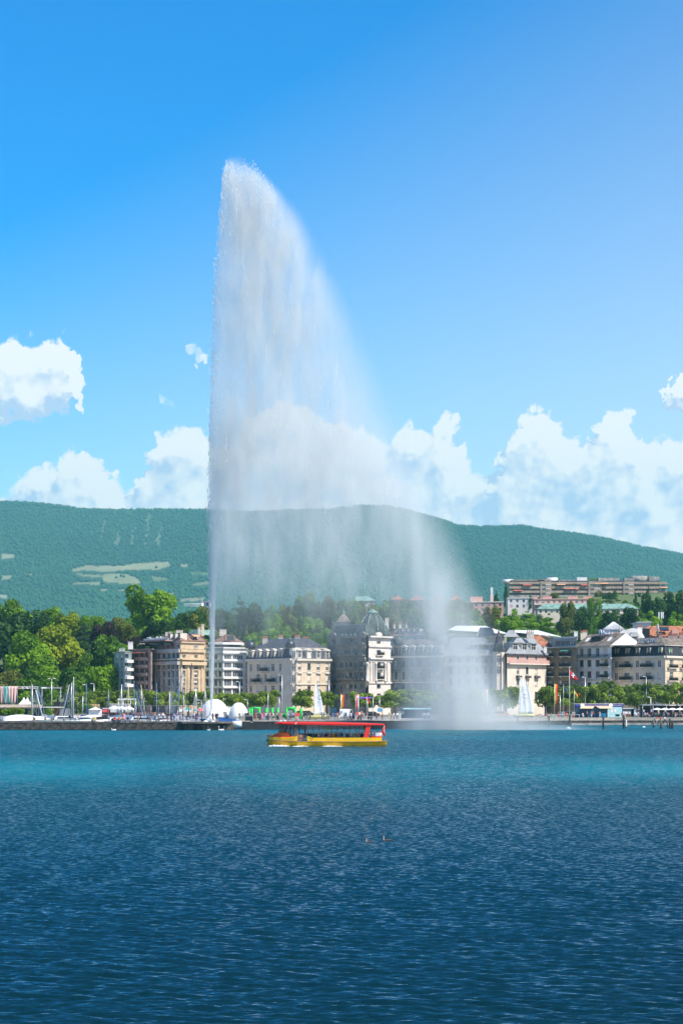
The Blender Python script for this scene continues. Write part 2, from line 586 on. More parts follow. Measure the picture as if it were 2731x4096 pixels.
SCREES = [[(421, 2075, 3), (410, 2120, 6), (404, 2160, 5)], [(483, 2068, 3), (480, 2110, 5), (470, 2150, 9), (466, 2178, 14)],
		  [(536, 2100, 3), (530, 2140, 7), (526, 2180, 6)], [(596, 2052, 7), (590, 2100, 9), (582, 2145, 11), (576, 2180, 7)],
		  [(648, 2082, 3), (640, 2130, 7), (636, 2160, 12), (640, 2180, 8)], [(1740, 2180, 4), (1745, 2210, 4)], [(1270, 2165, 3), (1268, 2200, 3)]]

def in_poly(px, py, pts):
	c = np.zeros(px.shape, bool)
	n = len(pts)
	for i in range(n):
		(x0, y0), (x1, y1) = pts[i], pts[(i + 1) % n]
		hit = ((y0 > py) != (y1 > py)) & (px < (x1 - x0) * (py - y0) / ((y1 - y0) or 1e-9) + x0)
		c ^= hit
	return c

def open_ground(x, y, z):
	"""Where the forest is open, and the colour of the ground there."""
	px, py = CX + F * x / y, HZ - F * (z - EYE) / y
	jx, jy = px + fbm(x, y, 21, 3, 90.) * 26, py + fbm(x, y, 22, 3, 90.) * 9
	col = np.zeros(x.shape + (3,))
	op = np.zeros(x.shape, bool)
	for pts, c in FIELDS:
		k = in_poly(jx, jy, pts)
		op |= k
		col[k] = c
	for sc in SCREES:
		ys = [p[1] for p in sc]
		cxs = np.interp(py, ys, [p[0] for p in sc])
		ws = np.interp(py, ys, [p[2] for p in sc])
		k = (py > ys[0]) & (py < ys[-1]) & (np.abs(px + fbm(x, y, 31, 3, 60.) * 22 - cxs) < ws * (.55 + fbm(x, y, 32, 2, 40.) * 1.6))
		op |= k
		col[k] = (.30, .34, .25)
	return op, col

def build_mountain():
	nr, nc = 330, 820
	tt = np.linspace(0, 1, nr)
	d = D_BASE + (D_BACK - D_BASE) * tt
	u = np.linspace(-1, 1, nc)
	X = (d * .26)[:, None] * u[None, :]
	Y = np.repeat(d[:, None], nc, 1)
	Z = mountain_height(X, Y)
	op, oc = open_ground(X, Y, Z)
	wood = np.array([.028, .060, .021])
	lo = np.clip(1 - (Y - D_BASE) / 2600, 0, 1)[..., None]
	var = (fbm(X, Y, 41, 4, 160.) * .9)[..., None]
	colr = wood * (1 + var) + lo * np.array([.022, .035, .0])
	colr[op] = oc[op] * np.array([.37, .44, .36]) * (1 + fbm(X, Y, 42, 3, 60.)[op][:, None] * .5)
	v = np.stack([X, Y, Z], -1).reshape(-1, 3)
	idx = np.arange(nr * nc).reshape(nr, nc)
	q = np.stack([idx[:-1, :-1], idx[:-1, 1:], idx[1:, 1:], idx[1:, :-1]], -1).reshape(-1, 4)
	me = bpy.data.meshes.new('mountain')
	me.from_pydata(v, [], q)
	at = me.color_attributes.new('ground', 'FLOAT_COLOR', 'POINT')
	c4 = np.ones((len(v), 4), np.float32)
	c4[:, :3] = np.clip(colr.reshape(-1, 3), 0, 1)
	at.data.foreach_set('color', c4.ravel())
	me.polygons.foreach_set('use_smooth', np.ones(len(q), bool))
	m = bpy.data.materials.new('mountain_ground')
	m.use_nodes = True
	T = NT(m.node_tree)
	a = T.n('ShaderNodeVertexColor', layer_name='ground')
	bs = T.n('ShaderNodeBsdfPrincipled', i_Roughness=.95)
	bs.inputs['Specular IOR Level'].default_value = .1
	T.l(a.outputs[0], bs.inputs['Base Color'])
	T.l(bs.outputs[0], T.n('ShaderNodeOutputMaterial').inputs[0])
	me.materials.append(m)
	tag(put('mountain', me), 'long wooded mountain ridge with straw coloured fields behind the town', 'mountain', kind='structure')
	# the trees on it: one far-off wood
	rs = np.random.RandomState(12)
	N = 90000
	yy = D_BASE + (D_RIDGE + 60 - D_BASE) * rs.rand(N) ** .8
	xx = yy * .25 * rs.uniform(-1, 1, N)
	# crest line gets its own rank of trees
	n2 = 2600
	yy[:n2] = D_RIDGE + rs.uniform(-30, 20, n2)
	xx[:n2] = np.linspace(-1, 1, n2) * D_RIDGE * .25
	zz = mountain_height(xx, yy)
	opn, _ = open_ground(xx, yy, zz)
	hedge = rs.rand(N) < .02
	hh = rs.uniform(6, 12, N)
	for f_ in (.5, 1.0):
		opn |= open_ground(xx, yy, zz + hh * f_)[0]
	keep = ~opn | hedge
	xx, yy, zz, hh = xx[keep], yy[keep], zz[keep], hh[keep]
	n = len(xx)
	rr = hh * rs.uniform(.42, .62, n)
	con = rs.rand(n) < np.clip((yy - 4200) / 2200, .1, .85)
	K = 5
	ang = np.linspace(0, 2 * np.pi, K, endpoint=False)[None, :] + rs.uniform(0, 6, n)[:, None]
	mid = np.stack([xx[:, None] + np.cos(ang) * rr[:, None], yy[:, None] + np.sin(ang) * rr[:, None], np.repeat((zz + hh * np.where(con, .15, .5))[:, None], K, 1)], -1)
	top = np.stack([xx, yy, zz + hh], -1)[:, None, :]
	low = np.stack([xx, yy, zz - 2], -1)[:, None, :]
	vv = np.concatenate([mid, top, low], 1).reshape(-1, 3)
	b = (np.arange(n) * (K + 2))[:, None]
	fs = []
	for i in range(K):
		j = (i + 1) % K
		fs.append(np.concatenate([b + i, b + j, b + K], 1))
		fs.append(np.concatenate([b + j, b + i, b + K + 1], 1))
	fs = np.concatenate(fs, 0)
	me = bpy.data.meshes.new('mountain_forest')
	me.from_pydata(vv, [], fs)
	me.polygons.foreach_set('use_smooth', np.ones(len(fs), bool))
	tone = rs.uniform(.88, 1.14, n) * (1 + 1.1 * fbm(xx, yy, 51, 4, 700.))  # broad patches painted in like cloud shadow, plus differences between stands of trees
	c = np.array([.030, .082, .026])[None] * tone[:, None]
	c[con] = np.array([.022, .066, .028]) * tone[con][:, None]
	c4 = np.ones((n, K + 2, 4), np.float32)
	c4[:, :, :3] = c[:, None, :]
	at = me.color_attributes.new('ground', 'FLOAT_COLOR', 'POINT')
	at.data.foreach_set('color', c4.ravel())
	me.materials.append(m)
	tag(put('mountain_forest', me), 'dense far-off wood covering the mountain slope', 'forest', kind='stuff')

build_mountain()

# ------------------------------------------------------------------ land, quay and jetty
FRONT = [(-900, 498), (985, 498), (992, 446), (1200, 447), (1500, 458), (1720, 476), (2000, 500), (2200, 516), (2450, 522), (3700, 524)]   # waterside edge: column, distance

def front_y(x):
	lo, hi = 430.0, 540.0
	for _ in range(24):                      # distance of the edge on the column through x
		mid = (lo + hi) / 2
		if mid < np.interp(CX + F * x / mid, [p[0] for p in FRONT], [p[1] for p in FRONT]):
			lo = mid
		else:
			hi = mid
	return hi

def sstep(a, b, v):
	t = np.clip((v - a) / (b - a), 0, 1)
	return t * t * (3 - 2 * t)

def ground_z(x, y):
	px = CX + F * x / np.maximum(y, 1)
	crest = np.interp(px, [0, 900, 1400, 1900, 2300, 2800], [30, 34, 38, 50, 56, 58])
	z = 1.72 + .5 * sstep(530, 590, y) + crest * sstep(610, 1080, y) - (crest - 24) * sstep(1250, 1900, y)
	return z + 18 * sstep(1900, 3000, y)

def gz(x, y):
	return float(ground_z(np.array(float(x)), np.array(float(y))))

M_STONE = mat('quay_stone', (.27, .25, .215), .9, .25, .9, bump=.6)
M_STONE_LIGHT = mat('pale_quay_stone', (.43, .40, .34), .9, .16, .7, bump=.4)
M_STONE_LOW = mat('dark_lower_stone', (.045, .05, .045), .7, .4, 1.2, bump=.6)  # darker stone for the foot of the walls
M_ASPHALT = mat('asphalt', (.16, .155, .15), .95, .15, .3)
M_CONC = mat('concrete', (.36, .345, .31), .9, .18, .6, bump=.3)
M_CONC_DARK = mat('stained_concrete', (.12, .10, .075), .85, .45, .5, bump=.4, stretch=(1, 1, .3))

def build_land():
	nx, ny = 170, 120
	xs = np.linspace(-330, 330, nx)
	t = np.linspace(0, 1, ny) ** 2.6
	fy = np.array([front_y(x) for x in xs])
	X = np.zeros((nx, ny))
	Y = np.zeros((nx, ny))
	for i in range(nx):
		Y[i] = fy[i] + (3050 - fy[i]) * t
		X[i] = xs[i] * (1 + 2.4 * t)
	Z = ground_z(X, Y)
	v = np.stack([X, Y, Z], -1).reshape(-1, 3)
	idx = np.arange(nx * ny).reshape(nx, ny)
	q = np.stack([idx[:-1, :-1], idx[1:, :-1], idx[1:, 1:], idx[:-1, 1:]], -1).reshape(-1, 4)
	me = bpy.data.meshes.new('ground')
	me.from_pydata(v, [], q)
	me.polygons.foreach_set('use_smooth', np.ones(len(q), bool))
	m = bpy.data.materials.new('quay_paving_and_grass')
	m.use_nodes = True
	T = NT(m.node_tree)
	co = T.n('ShaderNodeTexCoord')
	sp = T.n('ShaderNodeSeparateXYZ', i_0=co.outputs['Object'])
	nz = T.n('ShaderNodeTexNoise', i_Vector=co.outputs['Object'], i_Scale=.25, i_Detail=6.0)
	yy = T.m('ADD', sp.outputs[1], T.m('MULTIPLY', nz.outputs[0], 6.0))
	pave = T.mix(nz.outputs[0], (.34, .32, .28), (.24, .225, .20))
	gras = T.mix(nz.outputs[0], (.07, .12, .025), (.12, .15, .04))
	c = T.mix(T.mr(yy, 604, 612), pave, gras)
	bs = T.n('ShaderNodeBsdfPrincipled', i_Roughness=.95)
	T.l(c, bs.inputs['Base Color'])
	T.l(bs.outputs[0], T.n('ShaderNodeOutputMaterial').inputs[0])
	me.materials.append(m)
	tag(put('ground', me), 'paved quayside and grassy hillside that carry the town', 'ground', kind='structure')
	# quay wall under the edge, in lengths of dressed stone with a pale coping
	root = empty('quay_wall', (0, 0, 0))
	tag(root, 'long pale stone quay wall along the far shore', 'quay wall')
	wall = MB()
	pts = [(x, front_y(x)) for x in np.linspace(-320, 320, 320)]
	for (x0, y0), (x1, y1) in zip(pts[:-1], pts[1:]):
		wall.poly([(x0, y0 + .02, -1.2), (x1, y1 + .02, -1.2), (x1, y1 + .02, .55), (x0, y0 + .02, .55)], M_STONE_LOW)
		wall.poly([(x0, y0 + .02, .55), (x1, y1 + .02, .55), (x1, y1 + .02, 1.7), (x0, y0 + .02, 1.7)], M_STONE)
	wall.build('wall', root)
	# coping blocks, visible along the right half
	blk = MB().box(-.94, .94, -.55, .35, -.62, .06, M_STONE_LIGHT).mesh('coping_stone')
	px_ = 1480.0
	while px_ < 2800:
		d = float(np.interp(px_, [p[0] for p in FRONT], [p[1] for p in FRONT]))
		d2 = float(np.interp(px_ + 33, [p[0] for p in FRONT], [p[1] for p in FRONT]))
		a, b = Vector((px_x(px_, d), d, 0)), Vector((px_x(px_ + 33, d2), d2, 0))
		mid = (a + b) / 2
		put('coping_stone', blk, root, (mid.x, mid.y - .2, 1.72 + R.uniform(-.02, .02)), math.atan2(b.y - a.y, b.x - a.x))
		px_ += 33 * 1.92 / (b - a).length
	led = MB()
	for (a, b) in zip(pts[:-1], pts[1:]):
		if a[0] > px_x(2250, 520):
			led.box(a[0], b[0], min(a[1], b[1]) - 2.3, max(a[1], b[1]), -.6, .52, M_CONC)
	led.build('ledge', root)

build_land()

M_JET = mat('dark_jetty_stone', (.085, .075, .062), .9, .3, .9, bump=.6)
M_JETCAP = mat('jetty_coping', (.15, .138, .118), .9, .2, .8, bump=.4)

def build_jetty():
	root = empty('stone_jetty', (px_x(300, 425), 425, 0))
	tag(root, 'dark stone jetty wall between the open lake and the marina', 'jetty')
	ox = px_x(300, 425)
	xl, xr = px_x(-260, 425) - ox, px_x(722, 425) - ox
	top = py_z(2886, 425)
	core = MB()
	core.box(xl, xr, .30, 5.2, -1.4, top - .05, M_CONC_DARK)
	core.box(xl, xr, .06, .30, -1.4, .12, M_STONE_LOW)
	core.build('core', root)
	deck = MB().box(xl, xr, .9, 5.25, top - .049, top + .004, M_STONE_LIGHT)
	deck.build('deck', root)
	rows = [(.12, .56, M_JET), (.58, 1.02, M_JET), (1.04, top - .33, M_JET), (top - .31, top + .03, M_JETCAP)]
	shapes = {}
	for ri, (z0, z1, m) in enumerate(rows):
		x = xl + R.uniform(0, 1)
		while x < xr:
			ln = R.choice((1.2, 1.5, 1.8, 2.2)) if ri < 3 else 2.4
			key = (ri, ln)
			if key not in shapes:
				b = MB()
				fr = -.06 if ri == 3 else .02
				b.box(0, ln - .035, fr, .5, 0, z1 - z0, m)
				shapes[key] = b.mesh('stone_block')
			o = put('stone_block', shapes[key], root, (x, R.uniform(-.05, .04) if ri < 3 else R.uniform(-.01, .01), z0))
			x += ln
	# the jet platform
	D = 424.0
	plat = empty('jet_platform', (px_x(822, D), D, 0))
	tag(plat, 'low dark concrete platform with overhanging deck under the water jet', 'platform')
	o0 = px_x(822, D)
	X = lambda p: px_x(p, D) - o0
	ztop = py_z(2888, D)
	MB().box(X(723), X(931), .5, 8.6, -1.4, ztop - .35, M_CONC_DARK).build('pier', plat)
	slab = MB()
	out = [(X(712), .8), (X(730), -.7), (X(800), -1.3), (X(880), -1.0), (X(915), -.3), (X(928), .6), (X(928), 8.8), (X(712), 8.8)]
	slab.loft([[(a, b, ztop - .33) for a, b in out], [(a, b, ztop) for a, b in out]], M_JETCAP, smooth=False)
	slab.build('deck', plat)
	MB().box(X(784), X(803), .42, .5, .75, 1.05, M_BLACK).build('hatch', plat)
	for p in (832, 896):
		MB().bar((X(p), .35, -.3), (X(p), .35, .85), .06, M_WHITE).build('ladder_rail', plat)
	MB().bar((X(864), .35, .2), (X(864), .35, .7), .04, M_BLACK).build('grab_bar', plat)
	MB().lathe([(.55, 0), (.5, .12), (.1, .3)], M_WHITE, (X(823), -.4, ztop)).build('bollard', plat)
	MB().lathe([(.5, 0), (.45, .12), (.1, .25)], M_WHITE, (X(852), -.6, ztop)).build('bollard', plat)
	# white pipe in the gap, next pier beyond
	pipe = MB().bar((px_x(928, 427), 427.5, py_z(2897, 427)), (px_x(966, 427), 427.5, py_z(2897, 427)), .62, M_WHITE, n=14)
	tag(pipe.build('water_pipe'), 'fat white pipe bridging the gap beside the jet platform', 'pipe')
	mid = empty('mooring_pier', (px_x(1240, 430), 430, 0))
	tag(mid, 'black sided pier crowded with visitors behind the yellow ferry', 'pier')
	m0 = px_x(1240, 430)
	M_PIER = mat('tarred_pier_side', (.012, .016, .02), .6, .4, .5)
	zt = py_z(2884, 430)
	P = lambda p, d: (px_x(p, d) - m0, d - 430)
	a, b = P(958, 429), P(1730, 452)
	back_a, back_b = (a[0], 20), (b[0] + 6, 26)
	pm = MB()
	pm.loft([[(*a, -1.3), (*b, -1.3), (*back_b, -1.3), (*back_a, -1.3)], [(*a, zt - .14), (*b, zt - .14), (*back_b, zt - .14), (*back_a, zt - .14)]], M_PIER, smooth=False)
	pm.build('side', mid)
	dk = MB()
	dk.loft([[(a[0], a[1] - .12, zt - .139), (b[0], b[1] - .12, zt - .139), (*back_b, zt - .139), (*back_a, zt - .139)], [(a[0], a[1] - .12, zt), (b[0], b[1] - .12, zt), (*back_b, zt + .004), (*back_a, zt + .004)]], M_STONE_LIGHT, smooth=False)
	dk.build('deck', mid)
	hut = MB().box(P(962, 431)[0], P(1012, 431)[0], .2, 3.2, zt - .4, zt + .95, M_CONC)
	hut.box(P(982, 431)[0], P(1012, 431)[0], .12, .2, zt - .1, zt + .9, M_PIER)
	hut.build('plinth', mid)

build_jetty()

# ------------------------------------------------------------------ trees
def leaf_mat(name, dark, light, trans=.32):
	m = bpy.data.materials.new(name)
	m.use_nodes = True
	T = NT(m.node_tree)
	at = T.n('ShaderNodeAttribute', attribute_name='tone')
	co = T.n('ShaderNodeTexCoord')
	nz = T.n('ShaderNodeTexNoise', i_Vector=co.outputs['Object'], i_Scale=.55, i_Detail=3.0)
	oi = T.n('ShaderNodeObjectInfo')
	f = T.m('ADD', T.m('MULTIPLY', at.outputs['Fac'], .75), T.m('ADD', T.m('MULTIPLY', nz.outputs[0], .45), T.m('MULTIPLY', oi.outputs['Random'], .22)))
	c = T.mix(T.mr(f, .25, .95), dark, light)
	bs = T.n('ShaderNodeBsdfPrincipled', i_Roughness=.6)
	bs.inputs['Specular IOR Level'].default_value = .2
	tr = T.n('ShaderNodeBsdfTranslucent')
	T.l(c, bs.inputs['Base Color'])
	T.l(T.mix(.5, c, light), tr.inputs[0])
	mx = T.n('ShaderNodeMixShader', i_0=trans, i_1=bs.outputs[0], i_2=tr.outputs[0])
	T.l(mx.outputs[0], T.n('ShaderNodeOutputMaterial').inputs[0])
	return m

LEAF = {
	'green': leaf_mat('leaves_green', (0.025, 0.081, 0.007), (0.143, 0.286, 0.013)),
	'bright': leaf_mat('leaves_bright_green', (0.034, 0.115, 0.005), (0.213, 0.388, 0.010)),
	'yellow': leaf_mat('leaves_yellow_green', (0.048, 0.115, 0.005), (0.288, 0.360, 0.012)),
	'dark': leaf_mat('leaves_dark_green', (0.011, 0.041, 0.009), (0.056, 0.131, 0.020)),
	'cedar': leaf_mat('needles_blue_green', (0.016, 0.041, 0.028), (0.060, 0.110, 0.066)),
	'purple': leaf_mat('leaves_copper', (.020, .012, .014), (.055, .032, .030)),
	'olive': leaf_mat('leaves_olive', (0.040, 0.069, 0.011), (0.188, 0.219, 0.030)),
	'plane': leaf_mat('leaves_plane_tree', (0.034, 0.086, 0.009), (0.296, 0.412, 0.047)),
}
M_BARK = mat('bark', (.10, .075, .055), .95, .3, 2, bump=.5)

def crown_mesh(kind, seed, n=5200):
	"""Leaf-clump crown about 2 wide and 2 tall around the origin (unit lobes)."""
	rs = np.random.RandomState(seed)
	lobes = []
	if kind == 'broad':
		for i in range(30):
			th, h = rs.uniform(0, 6.283), rs.uniform(-.72, .80)
			rad = math.sqrt(max(0, 1 - (h * .95) ** 2)) * rs.uniform(.35, .80)
			lobes.append((math.cos(th) * rad, math.sin(th) * rad, h, rs.uniform(.20, .36)))
	elif kind == 'round':
		for i in range(22):
			th, h = rs.uniform(0, 6.283), rs.uniform(-.5, .62)
			rad = rs.uniform(.2, .68)
			lobes.append((math.cos(th) * rad, math.sin(th) * rad, h, rs.uniform(.26, .38)))
	elif kind == 'pollard':
		for i in range(26):
			th, h = rs.uniform(0, 6.283), rs.uniform(-.55, .55)
			rad = rs.uniform(.15, .8)
			lobes.append((math.cos(th) * rad, math.sin(th) * rad, h * (1.1 - .3 * rad), rs.uniform(.22, .34)))
	elif kind == 'cypress':
		for i in range(26):
			h = -1 + 2 * i / 25
			w = .42 * (1 - ((h + .25) / 1.25) ** 2) if h > -.25 else .42 - .1 * (-.25 - h)
			th = rs.uniform(0, 6.283)
			lobes.append((math.cos(th) * w * .5, math.sin(th) * w * .5, h * .92, max(.10, w * .75)))
	elif kind == 'layered':
		for h, w in ((-.7, .55), (-.35, .95), (0, .85), (.35, .65), (.65, .42), (.9, .2)):
			for i in range(7):
				th, rr = rs.uniform(0, 6.283), w * rs.uniform(.25, .8)
				lobes.append((math.cos(th) * rr, math.sin(th) * rr, h + rs.uniform(-.06, .06), w * .34))
	lobes = np.array(lobes)
	wt = lobes[:, 3] ** 2
	pick = rs.choice(len(lobes), n, p=wt / wt.sum())
	dirs = rs.normal(size=(n, 3))
	dirs[:, 2] += .25
	dirs /= np.linalg.norm(dirs, axis=1)[:, None]
	flat = .42 if kind == 'layered' else .9
	rr = lobes[pick, 3] * (1 - .42 * rs.rand(n) ** 1.6)
	c = lobes[pick, :3] + dirs * rr[:, None] * np.array([1, 1, flat])
	nr = dirs + rs.normal(size=(n, 3)) * .55
	nr /= np.linalg.norm(nr, axis=1)[:, None]
	ref = rs.normal(size=(n, 3))
	a = np.cross(nr, ref)
	a /= np.linalg.norm(a, axis=1)[:, None]
	b = np.cross(nr, a)
	s = rs.uniform(.030, .062, n)[:, None] * {'broad': 1.0, 'pollard': 1.25, 'round': 1.05}.get(kind, .8)
	k = rs.uniform(.5, 1.0, n)[:, None]
	p = np.stack([c - a * s, c - b * s * k, c + a * s, c + b * s * k * 1.2], 1).reshape(-1, 3)
	me = bpy.data.meshes.new('crown')
	me.from_pydata(p, [], np.arange(n * 4).reshape(n, 4))
	lt = rs.rand(len(lobes))[pick]
	tone = np.clip(.7 * lt + .3 * rs.rand(n), 0, 1)
	at = me.attributes.new('tone', 'FLOAT', 'POINT')
	at.data.foreach_set('value', np.repeat(tone, 4).astype(np.float32))
	me.materials.append(LEAF['green'])
	return me

CROWN = {'broad': [crown_mesh('broad', i, 6500) for i in range(5)], 'round': [crown_mesh('round', 10 + i, 5000) for i in range(3)],
		 'pollard': [crown_mesh('pollard', 20 + i, 3600) for i in range(4)], 'cypress': [crown_mesh('cypress', 30 + i, 3000) for i in range(2)],
		 'layered': [crown_mesh('layered', 40 + i, 4200) for i in range(3)]}

def trunk_mesh(seed):
	r = random.Random(seed)
	t = MB()
	t.bar((0, 0, -.1), (0, 0, .55), .075, M_BARK, .05, 8)
	for i in range(5):
		a = r.uniform(0, 6.28)
		t.bar((0, 0, .45 + .08 * i), (.28 * math.cos(a), .28 * math.sin(a), .85 + r.uniform(0, .3)), .035, M_BARK, .012, 5)
	return t.mesh('trunk')

TRUNK = [trunk_mesh(i) for i in range(3)]
tree_n = [0]

def tree(px, top, bot, hw, d, kind, leaf, label=None, group=None, name=None, cat='tree', base=None):
	"""A tree whose crown spans photo rows top..bot at distance d."""
	x = px_x(px, d)
	zt, zb = py_z(top, d), py_z(bot, d)
	z0 = gz(x, d) if base is None else base
	tree_n[0] += 1
	rr = random.Random(tree_n[0] * 13)
	nm = name or {'cypress': 'cypress_tree', 'layered': 'cedar_tree', 'pollard': 'plane_tree'}.get(kind, 'broadleaf_tree')
	o = empty(nm, (x, d, z0), rr.uniform(0, 6.28))
	tag(o, label, cat, group)
	if kind in ('broad', 'round') and px < 860:
		hw = max(hw, .46 * (bot - top))
	w = hw / F * d
	hh = max((zt - zb) / 2, 1.0)
	me = rr.choice(CROWN[kind])
	if kind == 'pollard':
		w, hh = w * 1.15, hh * 1.3
	c = put('crown', me, o, (0, 0, (zt + zb) / 2 - z0), 0, (w, w * .9, hh))
	c.material_slots[0].link = 'OBJECT'
	c.material_slots[0].material = LEAF[leaf]
	hgt = max((zb - z0) + hh * 1.0, 1.5)
	put('trunk', rr.choice(TRUNK), o, (0, 0, 0), 0, (hgt * .26 if kind != "pollard" else hgt * .5,) * 2 + (hgt,))
	return o

